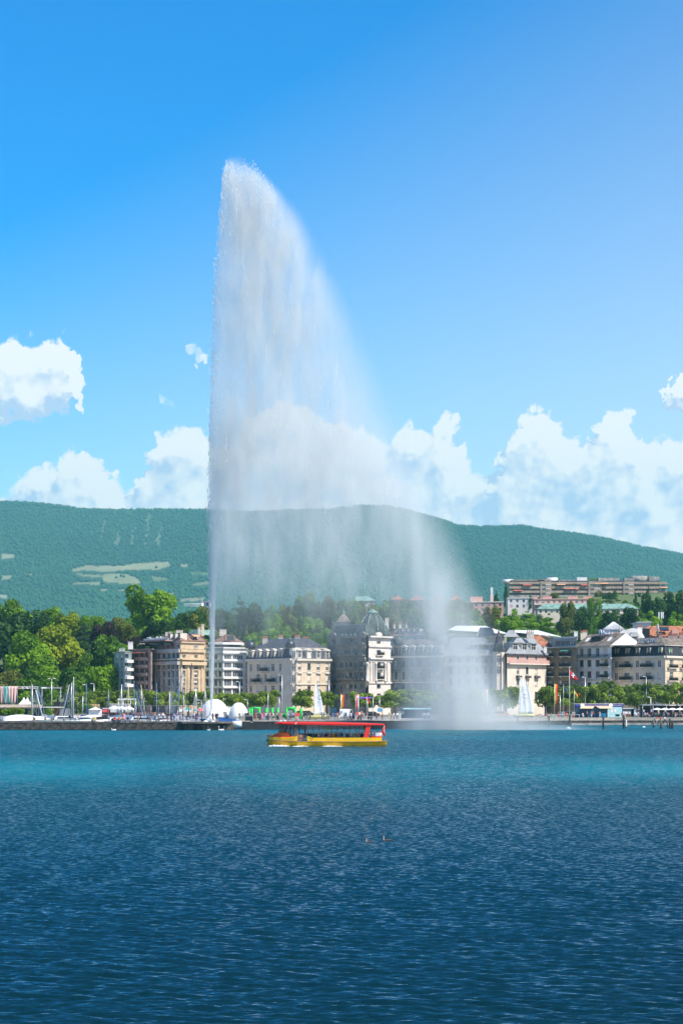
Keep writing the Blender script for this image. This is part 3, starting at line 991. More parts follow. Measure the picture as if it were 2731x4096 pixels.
ORD = 'first second third fourth fifth sixth seventh eighth ninth tenth eleventh twelfth thirteenth'.split()
T_ = 'tall trees of the lakeside park'
PARK = [  # column, top row, bottom row, half width, distance, kind, leaf, label
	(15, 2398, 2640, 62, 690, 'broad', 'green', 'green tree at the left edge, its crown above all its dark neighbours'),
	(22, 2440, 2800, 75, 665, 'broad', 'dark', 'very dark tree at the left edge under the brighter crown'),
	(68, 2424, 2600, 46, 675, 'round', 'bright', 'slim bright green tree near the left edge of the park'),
	(130, 2440, 2620, 66, 690, 'broad', 'dark', 'dark green tree between two brighter crowns in the left park'),
	(200, 2416, 2560, 48, 705, 'round', 'bright', 'light green domed crown standing behind the dark park trees'),
	(262, 2448, 2640, 62, 668, 'broad', 'yellow', 'yellowish tree top right of the dark trees in the park'),
	(215, 2500, 2800, 112, 622, 'broad', 'yellow', 'largest yellow green plane tree of the left park'),
	(105, 2530, 2830, 88, 612, 'broad', 'bright', 'broad yellow green tree in front of the dark left park trees'),
	(40, 2660, 2850, 70, 600, 'round', 'olive', 'low olive tree at the left edge above the banners'),
	(305, 2600, 2830, 78, 606, 'broad', 'green', 'mid green tree right of the big yellow plane tree'),
	(160, 2660, 2870, 90, 596, 'broad', 'bright', 'round bright crown above the white peaked tents'),
	(330, 2458, 2600, 44, 730, 'round', 'green', 'dark domed tree on the skyline left of the cedar'),
	(392, 2466, 2600, 56, 735, 'broad', 'green', 'skyline tree between the cedar and the great plane tree'),
	(340, 2492, 2620, 66, 668, 'layered', 'cedar', 'blue green cedar with flat layers of boughs'),
	(424, 2488, 2640, 56, 655, 'broad', 'purple', 'dark copper beech beside the cedar'),
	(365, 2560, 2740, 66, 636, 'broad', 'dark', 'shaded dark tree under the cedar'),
	(440, 2540, 2740, 62, 630, 'broad', 'green', 'dense green tree under the copper beech'),
	(410, 2640, 2830, 66, 588, 'round', 'bright', 'vivid green tree beside the glass corner of the left apartment block'),
	(320, 2700, 2860, 60, 590, 'round', 'green', 'green tree behind the tall masts in the marina'),
	(600, 2336, 2590, 132, 745, 'broad', 'bright', 'enormous bright plane tree standing high above the stone offices'),
	(505, 2486, 2620, 46, 690, 'round', 'olive', 'small olive tree at the foot of the enormous plane tree'),
	(565, 2500, 2660, 58, 672, 'broad', 'purple', 'dark purple tree behind the roof terrace'),
	(640, 2480, 2660, 78, 668, 'broad', 'dark', 'dark tree right behind the mansard of the stone offices'),
	(720, 2510, 2660, 60, 664, 'broad', 'green', 'green tree behind the chimneys of the stone offices'),
	(772, 2418, 2600, 54, 730, 'round', 'dark', 'dark round tree left of the jet under the white building'),
	(802, 2450, 2640, 56, 700, 'broad', 'olive', 'olive tree just left of the water jet'),
	(480, 2570, 2700, 50, 640, 'round', 'green', 'green tree left of the square chimney'),
	(955, 2384, 2560, 62, 760, 'layered', 'dark', 'tall dark cedar just right of the water jet'),
	(890, 2440, 2620, 60, 720, 'broad', 'dark', 'dark tree seen through the spray beside the jet'),
	(1010, 2412, 2600, 66, 740, 'broad', 'dark', 'dark tree behind the brown tiled roof'),
	(1085, 2414, 2600, 60, 735, 'broad', 'green', 'tree on the skyline above the mansard house'),
	(1150, 2420, 2600, 56, 742, 'broad', 'olive', 'dull green tree above the chimney stacks'),
	(1228, 2368, 2560, 64, 770, 'broad', 'green', 'highest crown of the wood behind the mansard house'),
	(1310, 2380, 2560, 60, 765, 'broad', 'olive', 'olive crown left of the pointed pavilion roof'),
	(1392, 2392, 2580, 66, 760, 'broad', 'green', 'green tree between the pavilion roof and the dome'),
	(1470, 2400, 2580, 58, 768, 'broad', 'olive', 'tree behind the green dome'),
	(1110, 2500, 2640, 70, 690, 'broad', 'bright', 'bright tree behind the left dome of the mansard house'),
	(1250, 2470, 2640, 74, 700, 'broad', 'bright', 'brightest tree behind the mansard house'),
	(1040, 2520, 2640, 60, 684, 'round', 'green', 'green tree between the jet and the small domes'),
	(1330, 2500, 2640, 60, 690, 'round', 'green', 'green tree touching the pavilion roof'),
	(1560, 2404, 2580, 64, 775, 'broad', 'olive', 'hazy tree right of the dome'),
	(1640, 2410, 2580, 64, 778, 'broad', 'green', 'hazy tree behind the falling spray'),
	(1730, 2420, 2600, 66, 770, 'broad', 'olive', 'tree half lost in the falling spray'),
	(1810, 2430, 2600, 62, 765, 'broad', 'green', 'misty tree at the right edge of the spray'),
	(1890, 2440, 2600, 62, 755, 'broad', 'green', 'hazy green tree below the twin chimneys'),
	(1965, 2424, 2560, 52, 790, 'broad', 'olive', 'olive tree above the white tent roof'),
	(2035, 2428, 2570, 62, 770, 'broad', 'bright', 'fresh green tree above the turret spire'),
	(2110, 2442, 2560, 60, 760, 'layered', 'bright', 'wide bright pine above the second white tent roof'),
	(2195, 2450, 2600, 56, 750, 'layered', 'bright', 'layered green pine on the grassy slope'),
	(2270, 2408, 2600, 54, 800, 'broad', 'olive', 'olive tree in front of the green metal roof'),
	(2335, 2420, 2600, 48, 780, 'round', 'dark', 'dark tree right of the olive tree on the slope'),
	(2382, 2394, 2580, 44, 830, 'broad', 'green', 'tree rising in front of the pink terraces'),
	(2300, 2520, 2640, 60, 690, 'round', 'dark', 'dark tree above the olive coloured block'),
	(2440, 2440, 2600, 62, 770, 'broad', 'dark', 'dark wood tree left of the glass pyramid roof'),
	(2520, 2430, 2600, 64, 780, 'broad', 'dark', 'broad dark tree above the glass pyramid'),
	(2470, 2500, 2620, 52, 700, 'round', 'green', 'green tree right behind the glass pyramid'),
	(2530, 2510, 2600, 46, 690, 'round', 'bright', 'bright shrub like tree behind the white gable'),
	(2612, 2372, 2560, 66, 830, 'broad', 'dark', 'large dark tree below the right end of the long block'),
	(2700, 2362, 2560, 76, 835, 'broad', 'dark', 'largest dark tree at the right edge'),
	(2600, 2440, 2560, 64, 760, 'broad', 'bright', 'bright green tree left of the phone antennas'),
	(2710, 2440, 2570, 60, 755, 'broad', 'bright', 'bright green tree right of the phone antennas'),
	(2540, 2358, 2450, 19, 960, 'cypress', 'dark', 'shorter of two dark cypresses before the long block'),
	(2592, 2338, 2440, 27, 960, 'cypress', 'dark', 'taller of two dark cypresses before the long block'),
	(2022, 2324, 2430, 27, 960, 'cypress', 'dark', 'tall dark cypress at the left end of the long block'),
	(2442, 2372, 2420, 40, 930, 'layered', 'dark', 'spreading dark pine in front of the long block'),
	(1985, 2360, 2440, 24, 950, 'cypress', 'dark', 'hazy cypress beside the twin chimneys'),
	(2215, 2368, 2400, 26, 950, 'round', 'olive', 'small clipped tree on the pink terrace'),
	(2120, 2372, 2440, 22, 940, 'cypress', 'dark', 'thin dark fir beside the white villa'),
]
for p in PARK:
	tree(*p[:7], p[7], T_ if p[0] < 860 else 'trees on the wooded hillside')
# the wood goes on up the slope between and behind these
MARKS = [(-300, 'the left edge'), (130, 'the peaked tents'), (330, 'the cedar'), (470, 'the glass corner block'), (600, 'the stone offices'), (760, 'the white hill building'), (880, 'the glass offices'), (1020, 'the small left dome'), (1160, 'the mansard house'), (1300, 'the pyramid roof'),
		 (1440, 'the great dome'), (1560, 'the slate block'), (1700, 'the falling spray'), (1850, 'the larger tent roof'), (1990, 'the spire'), (2110, 'the pink house'), (2240, 'the olive block'), (2370, 'the lettered roof'), (2480, 'the glass pyramid'), (2580, 'the white gable'), (2680, 'the red tiled roof'), (9999, '')]

def wood(px_, d, leaf, kind):
	mk = [m for c, m in MARKS if c <= px_ + 60][-1]
	return '%s %s tree in the %s wood over %s' % ({'green': 'mid green', 'dark': 'dark', 'olive': 'olive green', 'bright': 'bright green'}[leaf], 'spreading' if kind == 'broad' else 'round', 'upper' if d > 915 else 'middle' if d > 800 else 'lower', mk)

def wood_tree(px_, top, bot, hw, d, kinds, leaves):
	k, l = R.choice(kinds), R.choice(leaves)
	tree(px_, top, bot, hw, d, k, l, wood(px_, d, l, k), 'wood on the slope')

for i in range(54):
	px_ = -150 + i * 57 + R.uniform(-18, 18)
	d = R.uniform(840, 905)
	top = np.interp(px_, [-200, 500, 900, 1500, 1900, 2300, 2900], [2478, 2470, 2425, 2412, 2455, 2465, 2440]) + R.uniform(-8, 22)
	wood_tree(px_, top, top + 150, R.uniform(38, 56), d, ('broad', 'round'), ('green', 'dark', 'olive', 'green'))
for i in range(34):
	px_ = -120 + i * 88 + R.uniform(-22, 22)
	d = R.uniform(648, 690)
	top = np.interp(px_, [-200, 420, 900, 1500, 1900, 2300, 2900], [2560, 2560, 2530, 2520, 2520, 2540, 2540]) + R.uniform(-10, 20)
	wood_tree(px_, top, top + 140, R.uniform(42, 58), d, ('broad', 'round'), ('green', 'dark', 'green', 'bright'))

for i in range(20):
	px_ = R.uniform(1530, 1880)
	wood_tree(px_, R.uniform(2396, 2414), 2540, R.uniform(36, 50), R.uniform(905, 935), ('broad',), ('green', 'olive', 'dark'))
for i in range(16):
	px_ = 2400 + i * 24 + R.uniform(-10, 10)
	wood_tree(px_, R.uniform(2398, 2420), 2530, R.uniform(34, 46), R.uniform(880, 940), ('broad',), ('green', 'olive', 'dark'))

for i in range(18):
	px_ = 2395 + i * 16 + R.uniform(-8, 8)
	wood_tree(px_, R.uniform(2362, 2384), 2440, R.uniform(14, 24), R.uniform(985, 1030), ('broad', 'round'), ('green', 'olive', 'dark'))

# the wood and the park run on past both ends of the built up quay
for i in range(26):
	px_ = (2790 + i * 28) if i < 16 else (-170 - (i - 16) * 45)
	top = R.uniform(2470, 2560)
	tree(px_, top, top + 170, R.uniform(60, 80), R.uniform(600, 720), 'broad', R.choice(('green', 'bright', 'dark')), '%s tree past the %s end of the quay houses' % (ORD[i % 13], 'right' if i < 16 else 'left'), 'trees past the ends of the quay')

# plane trees in rows along the quay
ROW = [(-40, 548), (8, 550), (330, 549), (372, 547), (412, 551), (455, 548), (497, 550), (540, 548), (582, 551), (624, 548), (666, 550), (708, 548), (750, 551), (792, 549), (832, 548)]
for i, (px_, d) in enumerate(ROW[2:]):
	tree(px_, 2762 + R.uniform(-4, 4), 2830, 50, d, 'pollard', 'plane', '%s clipped plane tree from the left in the row behind the masts' % ORD[i], 'clipped plane trees in a close row')
for px_, hw, top, lab in ((905, 36, 2766, 'clipped plane tree right behind the large white dome'), (945, 32, 2764, 'clipped plane tree above the gap between the white domes'),
						  (988, 30, 2768, 'clipped plane tree right of the small white dome'), (1062, 52, 2756, 'wide plane tree above the green inflatable arch'),
						  (1015, 28, 2772, 'small plane tree above the leftmost green arch'), (1205, 46, 2758, 'plane tree with bare trunk in front of the cream house'), (1306, 40, 2756, 'plane tree right of the white sail')):
	tree(px_, top, 2832, hw * 1.2, 552, 'pollard', 'plane', lab, 'plane trees along the quay')
for px_, hw, top, lab in ((1458, 54, 2764, 'plane tree in front of the domed palace by the purple arch'), (1578, 64, 2754, 'large plane tree right of the purple arch'), (1690, 60, 2752, 'plane tree dimmed by the falling spray'),
						  (1800, 60, 2750, 'plane tree almost hidden in the spray'), (1905, 60, 2748, 'plane tree in the mist left of the double sails')):
	tree(px_, top, 2836, hw * 1.25, 556, 'pollard', 'plane', lab, 'plane trees along the quay')
for px_, hw, top, bot, lab in ((2020, 56, 2742, 2826, 'plane tree left of the double sails'), (2180, 50, 2742, 2822, 'plane tree right of the double sails'), (2262, 48, 2738, 2818, 'plane tree behind the striped banner'),
							   (2350, 46, 2734, 2822, 'plane tree behind the kiosk awnings'), (2412, 40, 2718, 2810, 'taller grey green plane tree above the kiosk sign'), (2470, 40, 2736, 2812, 'plane tree above the end of the kiosk'),
							   (2548, 54, 2732, 2822, 'plane tree with low boughs above the parked vans'), (2618, 46, 2730, 2806, 'plane tree above the restaurant pergola'), (2672, 38, 2736, 2812, 'second plane tree from the right edge'), (2728, 44, 2724, 2816, 'plane tree cut by the right edge')):
	tree(px_, top, bot + 10, hw * 1.28, 558, 'pollard', 'plane', lab, 'plane trees along the quay')
# hedge and bank below the left row
for px_, hw, lab in ((150, 60, 'dark shrubbery under the park trees beside the tents'), (345, 34, 'round green bush behind the tall white mast')):
	tree(px_, 2812, 2856, hw, 520, 'pollard', 'green', lab, name='shrub', cat='shrub')

# ------------------------------------------------------------------ buildings
M_CREAM = mat('cream_render', (.62, .50, .35), .9, .07, .4)
M_CREAM2 = mat('pale_cream_render', (.68, .60, .48), .9, .06, .4)
M_OCHRE = mat('ochre_stone', (.58, .44, .28), .9, .1, .5)
M_GREYST = mat('grey_limestone', (.50, .46, .40), .9, .12, .6, bump=.2)
M_PALGREY = mat('shade_darkened_stone', (.27, .265, .225), .9, .16, .6, bump=.2)  # shade worked into the stone colour, for the palace's dark front and misty row
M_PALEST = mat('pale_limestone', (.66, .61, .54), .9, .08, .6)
M_TRIM = mat('pale_stone_trim', (.66, .60, .50), .85, .06, .8)
M_PINK = mat('pink_render', (.56, .34, .29), .9, .06, .4)
M_PINKBR = mat('pink_brown_concrete', (.36, .25, .21), .9, .12, .5)
M_OLIVE = mat('olive_brown_render', (.20, .16, .09), .9, .12, .5)
M_WHITEW = mat('white_render', (.72, .70, .66), .85, .05, .4)
M_CURT = mat('glass_panel_green', (.30, .38, .36), .35, .12, .5, spec=.6)
M_SLATE = mat('slate_roof', (.075, .08, .095), .75, .25, 1.2, bump=.3)
M_SLATE_D = mat('dark_slate_roof', (.035, .037, .045), .8, .3, 1.6, bump=.3)
M_ZINC = mat('zinc_roof', (.30, .315, .32), .55, .12, .5, metal=.2)
M_BROWNROOF = mat('weathered_brown_roof', (.20, .165, .13), .85, .3, .7, bump=.3)
M_TILE = mat('red_clay_tiles', (.42, .17, .09), .9, .22, 1.5, bump=.5)
M_TILEBR = mat('brown_clay_tiles', (.24, .14, .11), .9, .25, 1.3, bump=.5)
M_COPPER = mat('copper_green', (.20, .34, .28), .7, .2, .8)
M_DOMEG = mat('dark_green_dome', (.060, .085, .080), .6, .25, .7)
M_DOMEL = mat('lead_dome', (.06, .065, .075), .35, .2, .8, metal=.4)
M_BLIND = mat('cream_blind', (.64, .58, .50), .8, .05)
M_FRAME = mat('white_window_frame', (.66, .66, .63), .6, .03)
M_FRAMEB = mat('grey_window_frame', (.28, .33, .34), .6, .05)
M_GREENSH = mat('green_shutter', (.10, .36, .12), .7, .06)
M_RAIL = mat('wrought_iron', (.02, .022, .026), .6, .1)
M_POT = mat('chimney_pots', (.40, .14, .08), .9, .2, 2)
M_AWN_O = mat('orange_awning', (.66, .36, .18), .8, .06)
M_AWN_R = mat('red_awning', (.55, .15, .11), .8, .06)
M_BROWNP = mat('brown_balcony_parapet', (.38, .30, .235), .9, .14, .4)
M_DRAPE = mat('window_drape', (.36, .34, .31), .9, .2, .5)
WIN = {}

def window_mesh(w, h, style):
	key = (round(w, 1), round(h, 1), style)
	if key in WIN:
		return WIN[key]
	w, h = key[0], key[1]
	b = MB()
	f = {'sash': M_FRAME, 'blind': M_FRAME, 'half': M_FRAME, 'dark': M_FRAMEB, 'green': M_FRAME, 'mull': M_FRAME, 'drape': M_FRAMEB, 'arch': M_FRAMEB}[style]
	t = .07
	if style == 'green':
		b.box(-w / 2, w / 2, -.05, .03, 0, h, M_GREENSH)
		for i in range(5):
			b.box(-w / 2, w / 2, -.075, -.052, h * (i + .15) / 5, h * (i + .85) / 5, M_GREENSH)
		WIN[key] = b.mesh('window')
		return WIN[key]
	b.box(-w / 2, w / 2, .02, .06, 0, h, M_GLASS)
	b.box(-w / 2, -w / 2 + t, -.04, .018, 0, h, f).box(w / 2 - t, w / 2, -.04, .018, 0, h, f)
	b.box(-w / 2 + t, w / 2 - t, -.04, .018, 0, t, f).box(-w / 2 + t, w / 2 - t, -.04, .018, h - t, h, f)
	if style in ('sash', 'half', 'arch', 'drape'):
		b.box(-.04, .04, -.035, .015, t, h - t, f)
		b.box(-w / 2 + t, w / 2 - t, -.03, .012, h * .7, h * .7 + .06, f)
	if style == 'mull':
		for i in range(1, 5):
			x = -w / 2 + w * i / 5
			b.box(x - .04, x + .04, -.035, .015, t, h - t, f)
	if style == 'blind':
		b.box(-w / 2 + t, w / 2 - t, -.02, .01, h * .12, h - t, M_BLIND)
	if style == 'half':
		b.box(-w / 2 + t, w / 2 - t, -.02, .01, h * .5, h - t, M_BLIND)
	if style == 'drape':
		b.box(-w / 2 + t, -w / 2 + w * .32, -.005, .015, t, h - t, M_DRAPE)
		b.box(w / 2 - w * .3, w / 2 - t, -.005, .015, t, h - t, M_DRAPE)
	WIN[key] = b.mesh('window')
	return WIN[key]

BALC = {}

def balcony_mesh(w, dep, h=1.0, solid=None):
	key = (round(w, 1), dep, h, solid.name if solid else '')
	if key not in BALC:
		b = MB()
		w = key[0]
		b.box(-w / 2, w / 2, -dep, -.003, -.16, 0, M_TRIM if solid is None else solid)
		if solid is None:
			b.box(-w / 2, w / 2, -dep + .02, -dep + .07, h - .06, h, M_RAIL)
			b.box(-w / 2, -w / 2 + .05, -dep + .07, -.003, h - .06, h, M_RAIL).box(w / 2 - .05, w / 2, -dep + .07, -.003, h - .06, h, M_RAIL)
			n = max(3, int(w / .16))
			for i in range(n + 1):
				x = -w / 2 + .03 + (w - .06) * i / n
				b.box(x - .018, x + .018, -dep + .03, -dep + .06, 0, h - .06, M_RAIL)
			b.box(-w / 2 + .03, w / 2 - .03, -dep + .075, -dep + .085, .1, h * .75, M_RAIL)
			for sx in (-1, 1):
				b.box(sx * w * .36 - .1, sx * w * .36 + .1, -dep * .7, -.003, -.5, -.16, M_TRIM)
		else:
			b.box(-w / 2, w / 2, -dep, -dep + .12, 0.001, h, solid)
		BALC[key] = b.mesh('balcony')
	return BALC[key]

def box_mesh(name, *a):
	key = (name, *[round(v, 2) for v in a[:6]], a[6].name)
	if key not in WIN:
		WIN[key] = MB().box(*a).mesh(name)
	return WIN[key]

class Facade:
	"""One flat front of a house between two plan points; windows are given in photograph pixels."""
	def __init__(s, root, pa, da, pb, db, row_top, row_bot=2858, m=None, recess=.22):
		s.root = root
		s.A = Vector((px_x(pa, da), da, 0))
		s.B = Vector((px_x(pb, db), db, 0))
		s.d = (da + db) / 2
		s.u = (s.B - s.A).normalized()
		s.rz = math.atan2(s.u.y, s.u.x)
		s.w = (s.B - s.A).length
		s.z1 = s.z(row_top)
		s.z0 = min(s.z(row_bot), 1.5)
		s.m = m
		s.open = []
		s.recess = recess
		s.inn = Vector((-s.u.y, s.u.x, 0))
		s.loc = Vector((s.A.x - root.location.x, s.A.y - root.location.y, 0))
		s.inn = Vector((-s.u.y, s.u.x, 0))

	def z(s, row):
		return py_z(row, s.d)

	def x(s, px, y=0.0):
		# where the sight line of this column meets the front (or a plane y metres behind it)
		k = (px - CX) / F
		den = s.u.x - k * s.u.y
		p = s.A + s.inn * y
		return (k * p.y - p.x) / den

	def pos(s, x, y, z):
		return s.loc + s.u * x + s.inn * y + Vector((0, 0, z - s.root.location.z))

	def add(s, name, mesh, x, y, z, parent=None, scale=None):
		return put(name, mesh, parent or s.root, s.pos(x, y, z), s.rz, scale)

	def win(s, px, r0, r1, wpx, style='sash', balcony=0, lintel=False, sill=True):
		x = s.x(px)
		k = F / s.d
		if style in ('dark', 'sash', 'drape') and R.random() < .38:
			style = R.choice(('half', 'drape', 'sash', 'blind', 'dark'))
		w = max(.5, round(wpx / k / max(.35, s.u.x), 1))
		z1, z0 = s.z(r0), s.z(r1)
		h = round(z1 - z0, 1)
		s.open.append((x - w / 2, x + w / 2, z0, z0 + h))
		o = s.add('window', window_mesh(w, h, style), x, s.recess - .05, z0)
		q = s.recess - .05
		if sill and not balcony:
			put('sill', box_mesh('sill', -w / 2 - .15, w / 2 + .15, -.14 - q, .1 - q, -.16, -.003, M_TRIM), o)
		if lintel:
			put('lintel', box_mesh('lintel', -w / 2 - .28, w / 2 + .28, -.35 - q, -.003 - q, h + .12, h + .38, M_TRIM), o)
		if balcony:
			s.add('balcony', balcony_mesh(balcony / k / max(.35, s.u.x), .75), x, 0, z0 + .02)
		return o

	def grid(s, cols, rows, wpx, styles=('sash',), **kw):
		i = 0
		for r0, r1 in rows:
			for c in cols:
				s.win(c, r0, r1, wpx, styles[i % len(styles)] if isinstance(styles, (list, tuple)) else styles, **kw)
				i += 1

	def begin(s):
		return s

	def part(s, name, x0, x1, y0, y1, z0, z1, m):
		return MB().box(x0, x1, y0, y1, z0, z1, m).build(name, s.root, s.pos(0, 0, 0), s.rz)

	def band(s, row, h=.35, out=.25, m=None, ext=.15):
		z = s.z(row)
		s.part('cornice', -ext, s.w + ext, -out, -.002, z - h, z, m or M_TRIM)

	def pilaster(s, px, r0, r1, wpx, out=.3, m=None):
		x = s.x(px)
		w = wpx * s.d / F
		s.part('pilaster', x - w / 2, x + w / 2, -out, -.002, s.z(r1), s.z(r0), m or M_TRIM)

	def finish(s):
		"""Wall with real openings and reveals."""
		us = sorted({0.0, s.w, *[min(max(v, 0), s.w) for o in s.open for v in o[:2]]})
		vs_ = sorted({s.z0, s.z1, *[min(max(v, s.z0), s.z1) for o in s.open for v in o[2:]]})
		b = MB()
		P = lambda x, y, z: tuple(s.pos(x, y, z))
		for i in range(len(us) - 1):
			run = None
			for j in range(len(vs_) - 1):
				cx_, cz_ = (us[i] + us[i + 1]) / 2, (vs_[j] + vs_[j + 1]) / 2
				hole = any(o[0] < cx_ < o[1] and o[2] < cz_ < o[3] for o in s.open)
				if not hole:
					b.poly([P(us[i], 0, vs_[j]), P(us[i + 1], 0, vs_[j]), P(us[i + 1], 0, vs_[j + 1]), P(us[i], 0, vs_[j + 1])], s.m)
		r = s.recess
		for (x0, x1, z0, z1) in s.open:
			b.poly([P(x0, 0, z0), P(x0, r, z0), P(x0, r, z1), P(x0, 0, z1)], s.m)
			b.poly([P(x1, r, z0), P(x1, 0, z0), P(x1, 0, z1), P(x1, r, z1)], s.m)
			b.poly([P(x0, 0, z0), P(x1, 0, z0), P(x1, r, z0), P(x0, r, z0)], s.m)
			b.poly([P(x0, r, z1), P(x1, r, z1), P(x1, 0, z1), P(x0, 0, z1)], s.m)
			b.poly([P(x0, r, z0), P(x1, r, z0), P(x1, r, z1), P(x0, r, z1)], M_GLASS)
		b.build('wall', s.root)
		return s

def house(name, label, px, d):
	o = empty(name, (px_x(px, d), d, 1.5))
	return tag(o, label, 'building')

def foot(fs, depth=13.0):
	"""Footprint of a house from its fronts, left to right."""
	pts = [fs[0].A] + [f.B for f in fs]
	back = Vector((0, depth, 0))
	a, b = pts[0], pts[-1]
	return pts + [Vector((b.x, max(b.y, a.y) + depth, 0)), Vector((a.x, max(b.y, a.y) + depth, 0))]

def ring(pts, z, root, s=1.0, shift=(0, 0)):
	c = sum(pts, Vector()) / len(pts)
	return [(c.x + (p.x - c.x) * s + shift[0] - root.location.x, c.y + (p.y - c.y) * s + shift[1] - root.location.y, z - root.location.z) for p in pts]

def inset(pts, dist):
	"""Move every edge of a convex outline inwards by dist (negative: outwards)."""
	n = len(pts)
	area = sum(pts[i].x * pts[(i + 1) % n].y - pts[(i + 1) % n].x * pts[i].y for i in range(n))
	sg = 1 if area > 0 else -1
	lines = []
	for i in range(n):
		a, b = pts[i], pts[(i + 1) % n]
		u = (b - a).normalized()
		nrm = Vector((-u.y, u.x, 0)) * sg
		lines.append((a + nrm * dist, u))
	res = []
	for i in range(n):
		(p, u), (q, v) = lines[i - 1], lines[i]
		den = u.x * v.y - u.y * v.x
		if abs(den) < 1e-4:
			res.append(q.copy())
			continue
		t = ((q.x - p.x) * v.y - (q.y - p.y) * v.x) / den
		res.append(p + u * t)
	return res

def rr_(pts, z, root):
	return [(p.x - root.location.x, p.y - root.location.y, z - root.location.z) for p in pts]

def roof(root, pts, levels, mats, name='roof'):
	"""levels: (inset, height above sea) from the eaves up."""
	b = MB()
	rings_ = [rr_(inset(pts, i), z, root) for i, z in levels]
	for k in range(len(rings_) - 1):
		b.loft([rings_[k], rings_[k + 1]], mats[min(k, len(mats) - 1)], caps=False, smooth=False)
	b.poly(rings_[-1], mats[-1])
	return b.build(name, root)

def backwalls(root, pts, n_front, z1, m):
	b = MB()
	k = len(pts)
	for i in range(n_front, k):
		p, q = pts[i], pts[(i + 1) % k]
		b.poly([*rr_([p, q], 0.5, root), *reversed(rr_([p, q], z1, root))], m)
	b.build('back_wall', root)

def chimney(root, px, r0, r1, wpx, d, m=None, pots=3, name='chimney'):
	m = m or M_CREAM2
	x, w = px_x(px, d), wpx * d / F
	z1, z0 = py_z(r0, d), py_z(r1, d)
	b = MB()
	b.box(-w / 2, w / 2, -.45, .45, z0 - root.location.z, z1 - root.location.z, m)
	b.box(-w / 2 - .08, w / 2 + .08, -.53, .53, z1 - root.location.z, z1 - root.location.z + .14, m)
	o = b.build(name, root, (x - root.location.x, d - root.location.y, 0))
	for i in range(pots):
		p = MB().lathe([(.13, 0), (.15, .5), (.11, .55)], M_POT, (0, 0, 0), 7)
		p.build('chimney_pot', o, (-w / 2 + w * (i + .5) / pots, 0, z1 - root.location.z + .14))
	return o

def dormer_mesh(w, h, m_roof, style='sash', pediment=True, deep=2.0):
	key = (round(w, 1), round(h, 1), m_roof.name, style, pediment, 'd')
	if key in WIN:
		return WIN[key]
	w, h = key[:2]
	b = MB()
	fm = M_TRIM
	b.box(-w / 2, -w / 2 + .2, 0, deep, 0, h, fm).box(w / 2 - .2, w / 2, 0, deep, 0, h, fm)
	b.box(-w / 2 + .2, w / 2 - .2, .02, deep, h - .2, h, fm).box(-w / 2 + .2, w / 2 - .2, .02, deep, -.1, .12, fm)
	if style == 'blind':
		b.box(-w / 2 + .2, w / 2 - .2, .14, .2, .12, h - .2, M_BLIND)
	elif style == 'green':
		b.box(-w / 2 + .2, w / 2 - .2, .14, .2, .12, h - .2, M_GREENSH)
	else:
		b.box(-w / 2 + .2, w / 2 - .2, .18, .24, .12, h - .2, M_GLASS)
		b.box(-.035, .035, .12, .178, .12, h - .2, M_FRAME)
		b.box(-w / 2 + .2, w / 2 - .2, .12, .178, h * .62, h * .62 + .06, M_FRAME)
		for sx in (-1, 1):
			b.box(sx * (w / 2 - .24) - .04, sx * (w / 2 - .24) + .04, .12, .178, .12, h - .2, M_FRAME)
	if pediment:
		pr = [(-w / 2 - .22, h), (w / 2 + .22, h), (w / 2 + .1, h + .25), (0, h + .55), (-w / 2 - .1, h + .25)]
		b.loft([[(x, -.25, z) for x, z in pr], [(x, deep, z) for x, z in pr]], fm, smooth=False)
	else:
		b.poly([(-w / 2 - .15, -.3, h + .03), (w / 2 + .15, -.3, h + .03), (w / 2 + .15, deep, h + .35), (-w / 2 - .15, deep, h + .35)], m_roof)
		b.poly([(-w / 2 - .15, -.3, h - .1), (w / 2 + .15, -.3, h - .1), (w / 2 + .15, -.3, h + .03), (-w / 2 - .15, -.3, h + .03)], m_roof)
	WIN[key] = b.mesh('dormer')
	return WIN[key]

def dome(root, px, r_top, r_bot, hwpx, d, m, prof=None, n=20, finial=None, name='dome'):
	z0, z1 = py_z(r_bot, d), py_z(r_top, d)
	r = hwpx * d / F
	prof = prof or [(1, 0), (1.04, .2), (1.0, .42), (.84, .66), (.55, .86), (.2, .97), (.05, 1.0)]
	b = MB().lathe([(r * a, (z1 - z0) * c) for a, c in prof], m, (0, 0, 0), n, smooth=n > 8)
	o = b.build(name, root, (px_x(px, d) - root.location.x, d - root.location.y, z0 - root.location.z))
	if finial:
		MB().lathe([(r * .3, 0), (r * .16, .25), (.06, .5), (.03, finial)], M_COPPER, (0, 0, z1 - z0), 8).build('finial', o)
	return o

# --- glass fronted apartment block at the left end
h = house('glass_apartment_block', 'narrow pale glass corner block at the left end of the buildings', 457, 582)
f1 = Facade(h, 457, 590, 500, 582, 2612, m=M_CURT).begin()
f1.grid((468, 486), [(2622, 2642), (2651, 2675), (2683, 2707), (2714, 2739), (2745, 2771), (2778, 2804)], 13, ('drape', 'dark', 'drape'), sill=False)
f2 = Facade(h, 500, 582, 523, 584, 2612, m=M_CURT).begin()
f2.grid((508,), [(2616, 2634), (2645, 2664), (2677, 2696), (2709, 2728), (2741, 2760), (2773, 2792)], 13, 'sash', sill=False)
for r in (2642, 2675, 2707, 2739, 2771):
	f1.band(r + 4, .3, .08, M_CURT)
	f2.band(r - 2, .8, .9, M_WHITEW)
for f in (f1, f2):
	f.finish()
pp = foot([f1, f2], 9)
backwalls(h, pp, 2, f1.z1, M_CURT)
roof(h, pp, [(-.1, f1.z1), (-.1, f1.z1 + .3), (.4, f1.z1 + .35)], [M_ZINC])
g = MB()
for i in range(9):
	x = -1 + i * .55
	g.box(x, x + .06, .5, .56, 0, 1.0, M_WHITE)
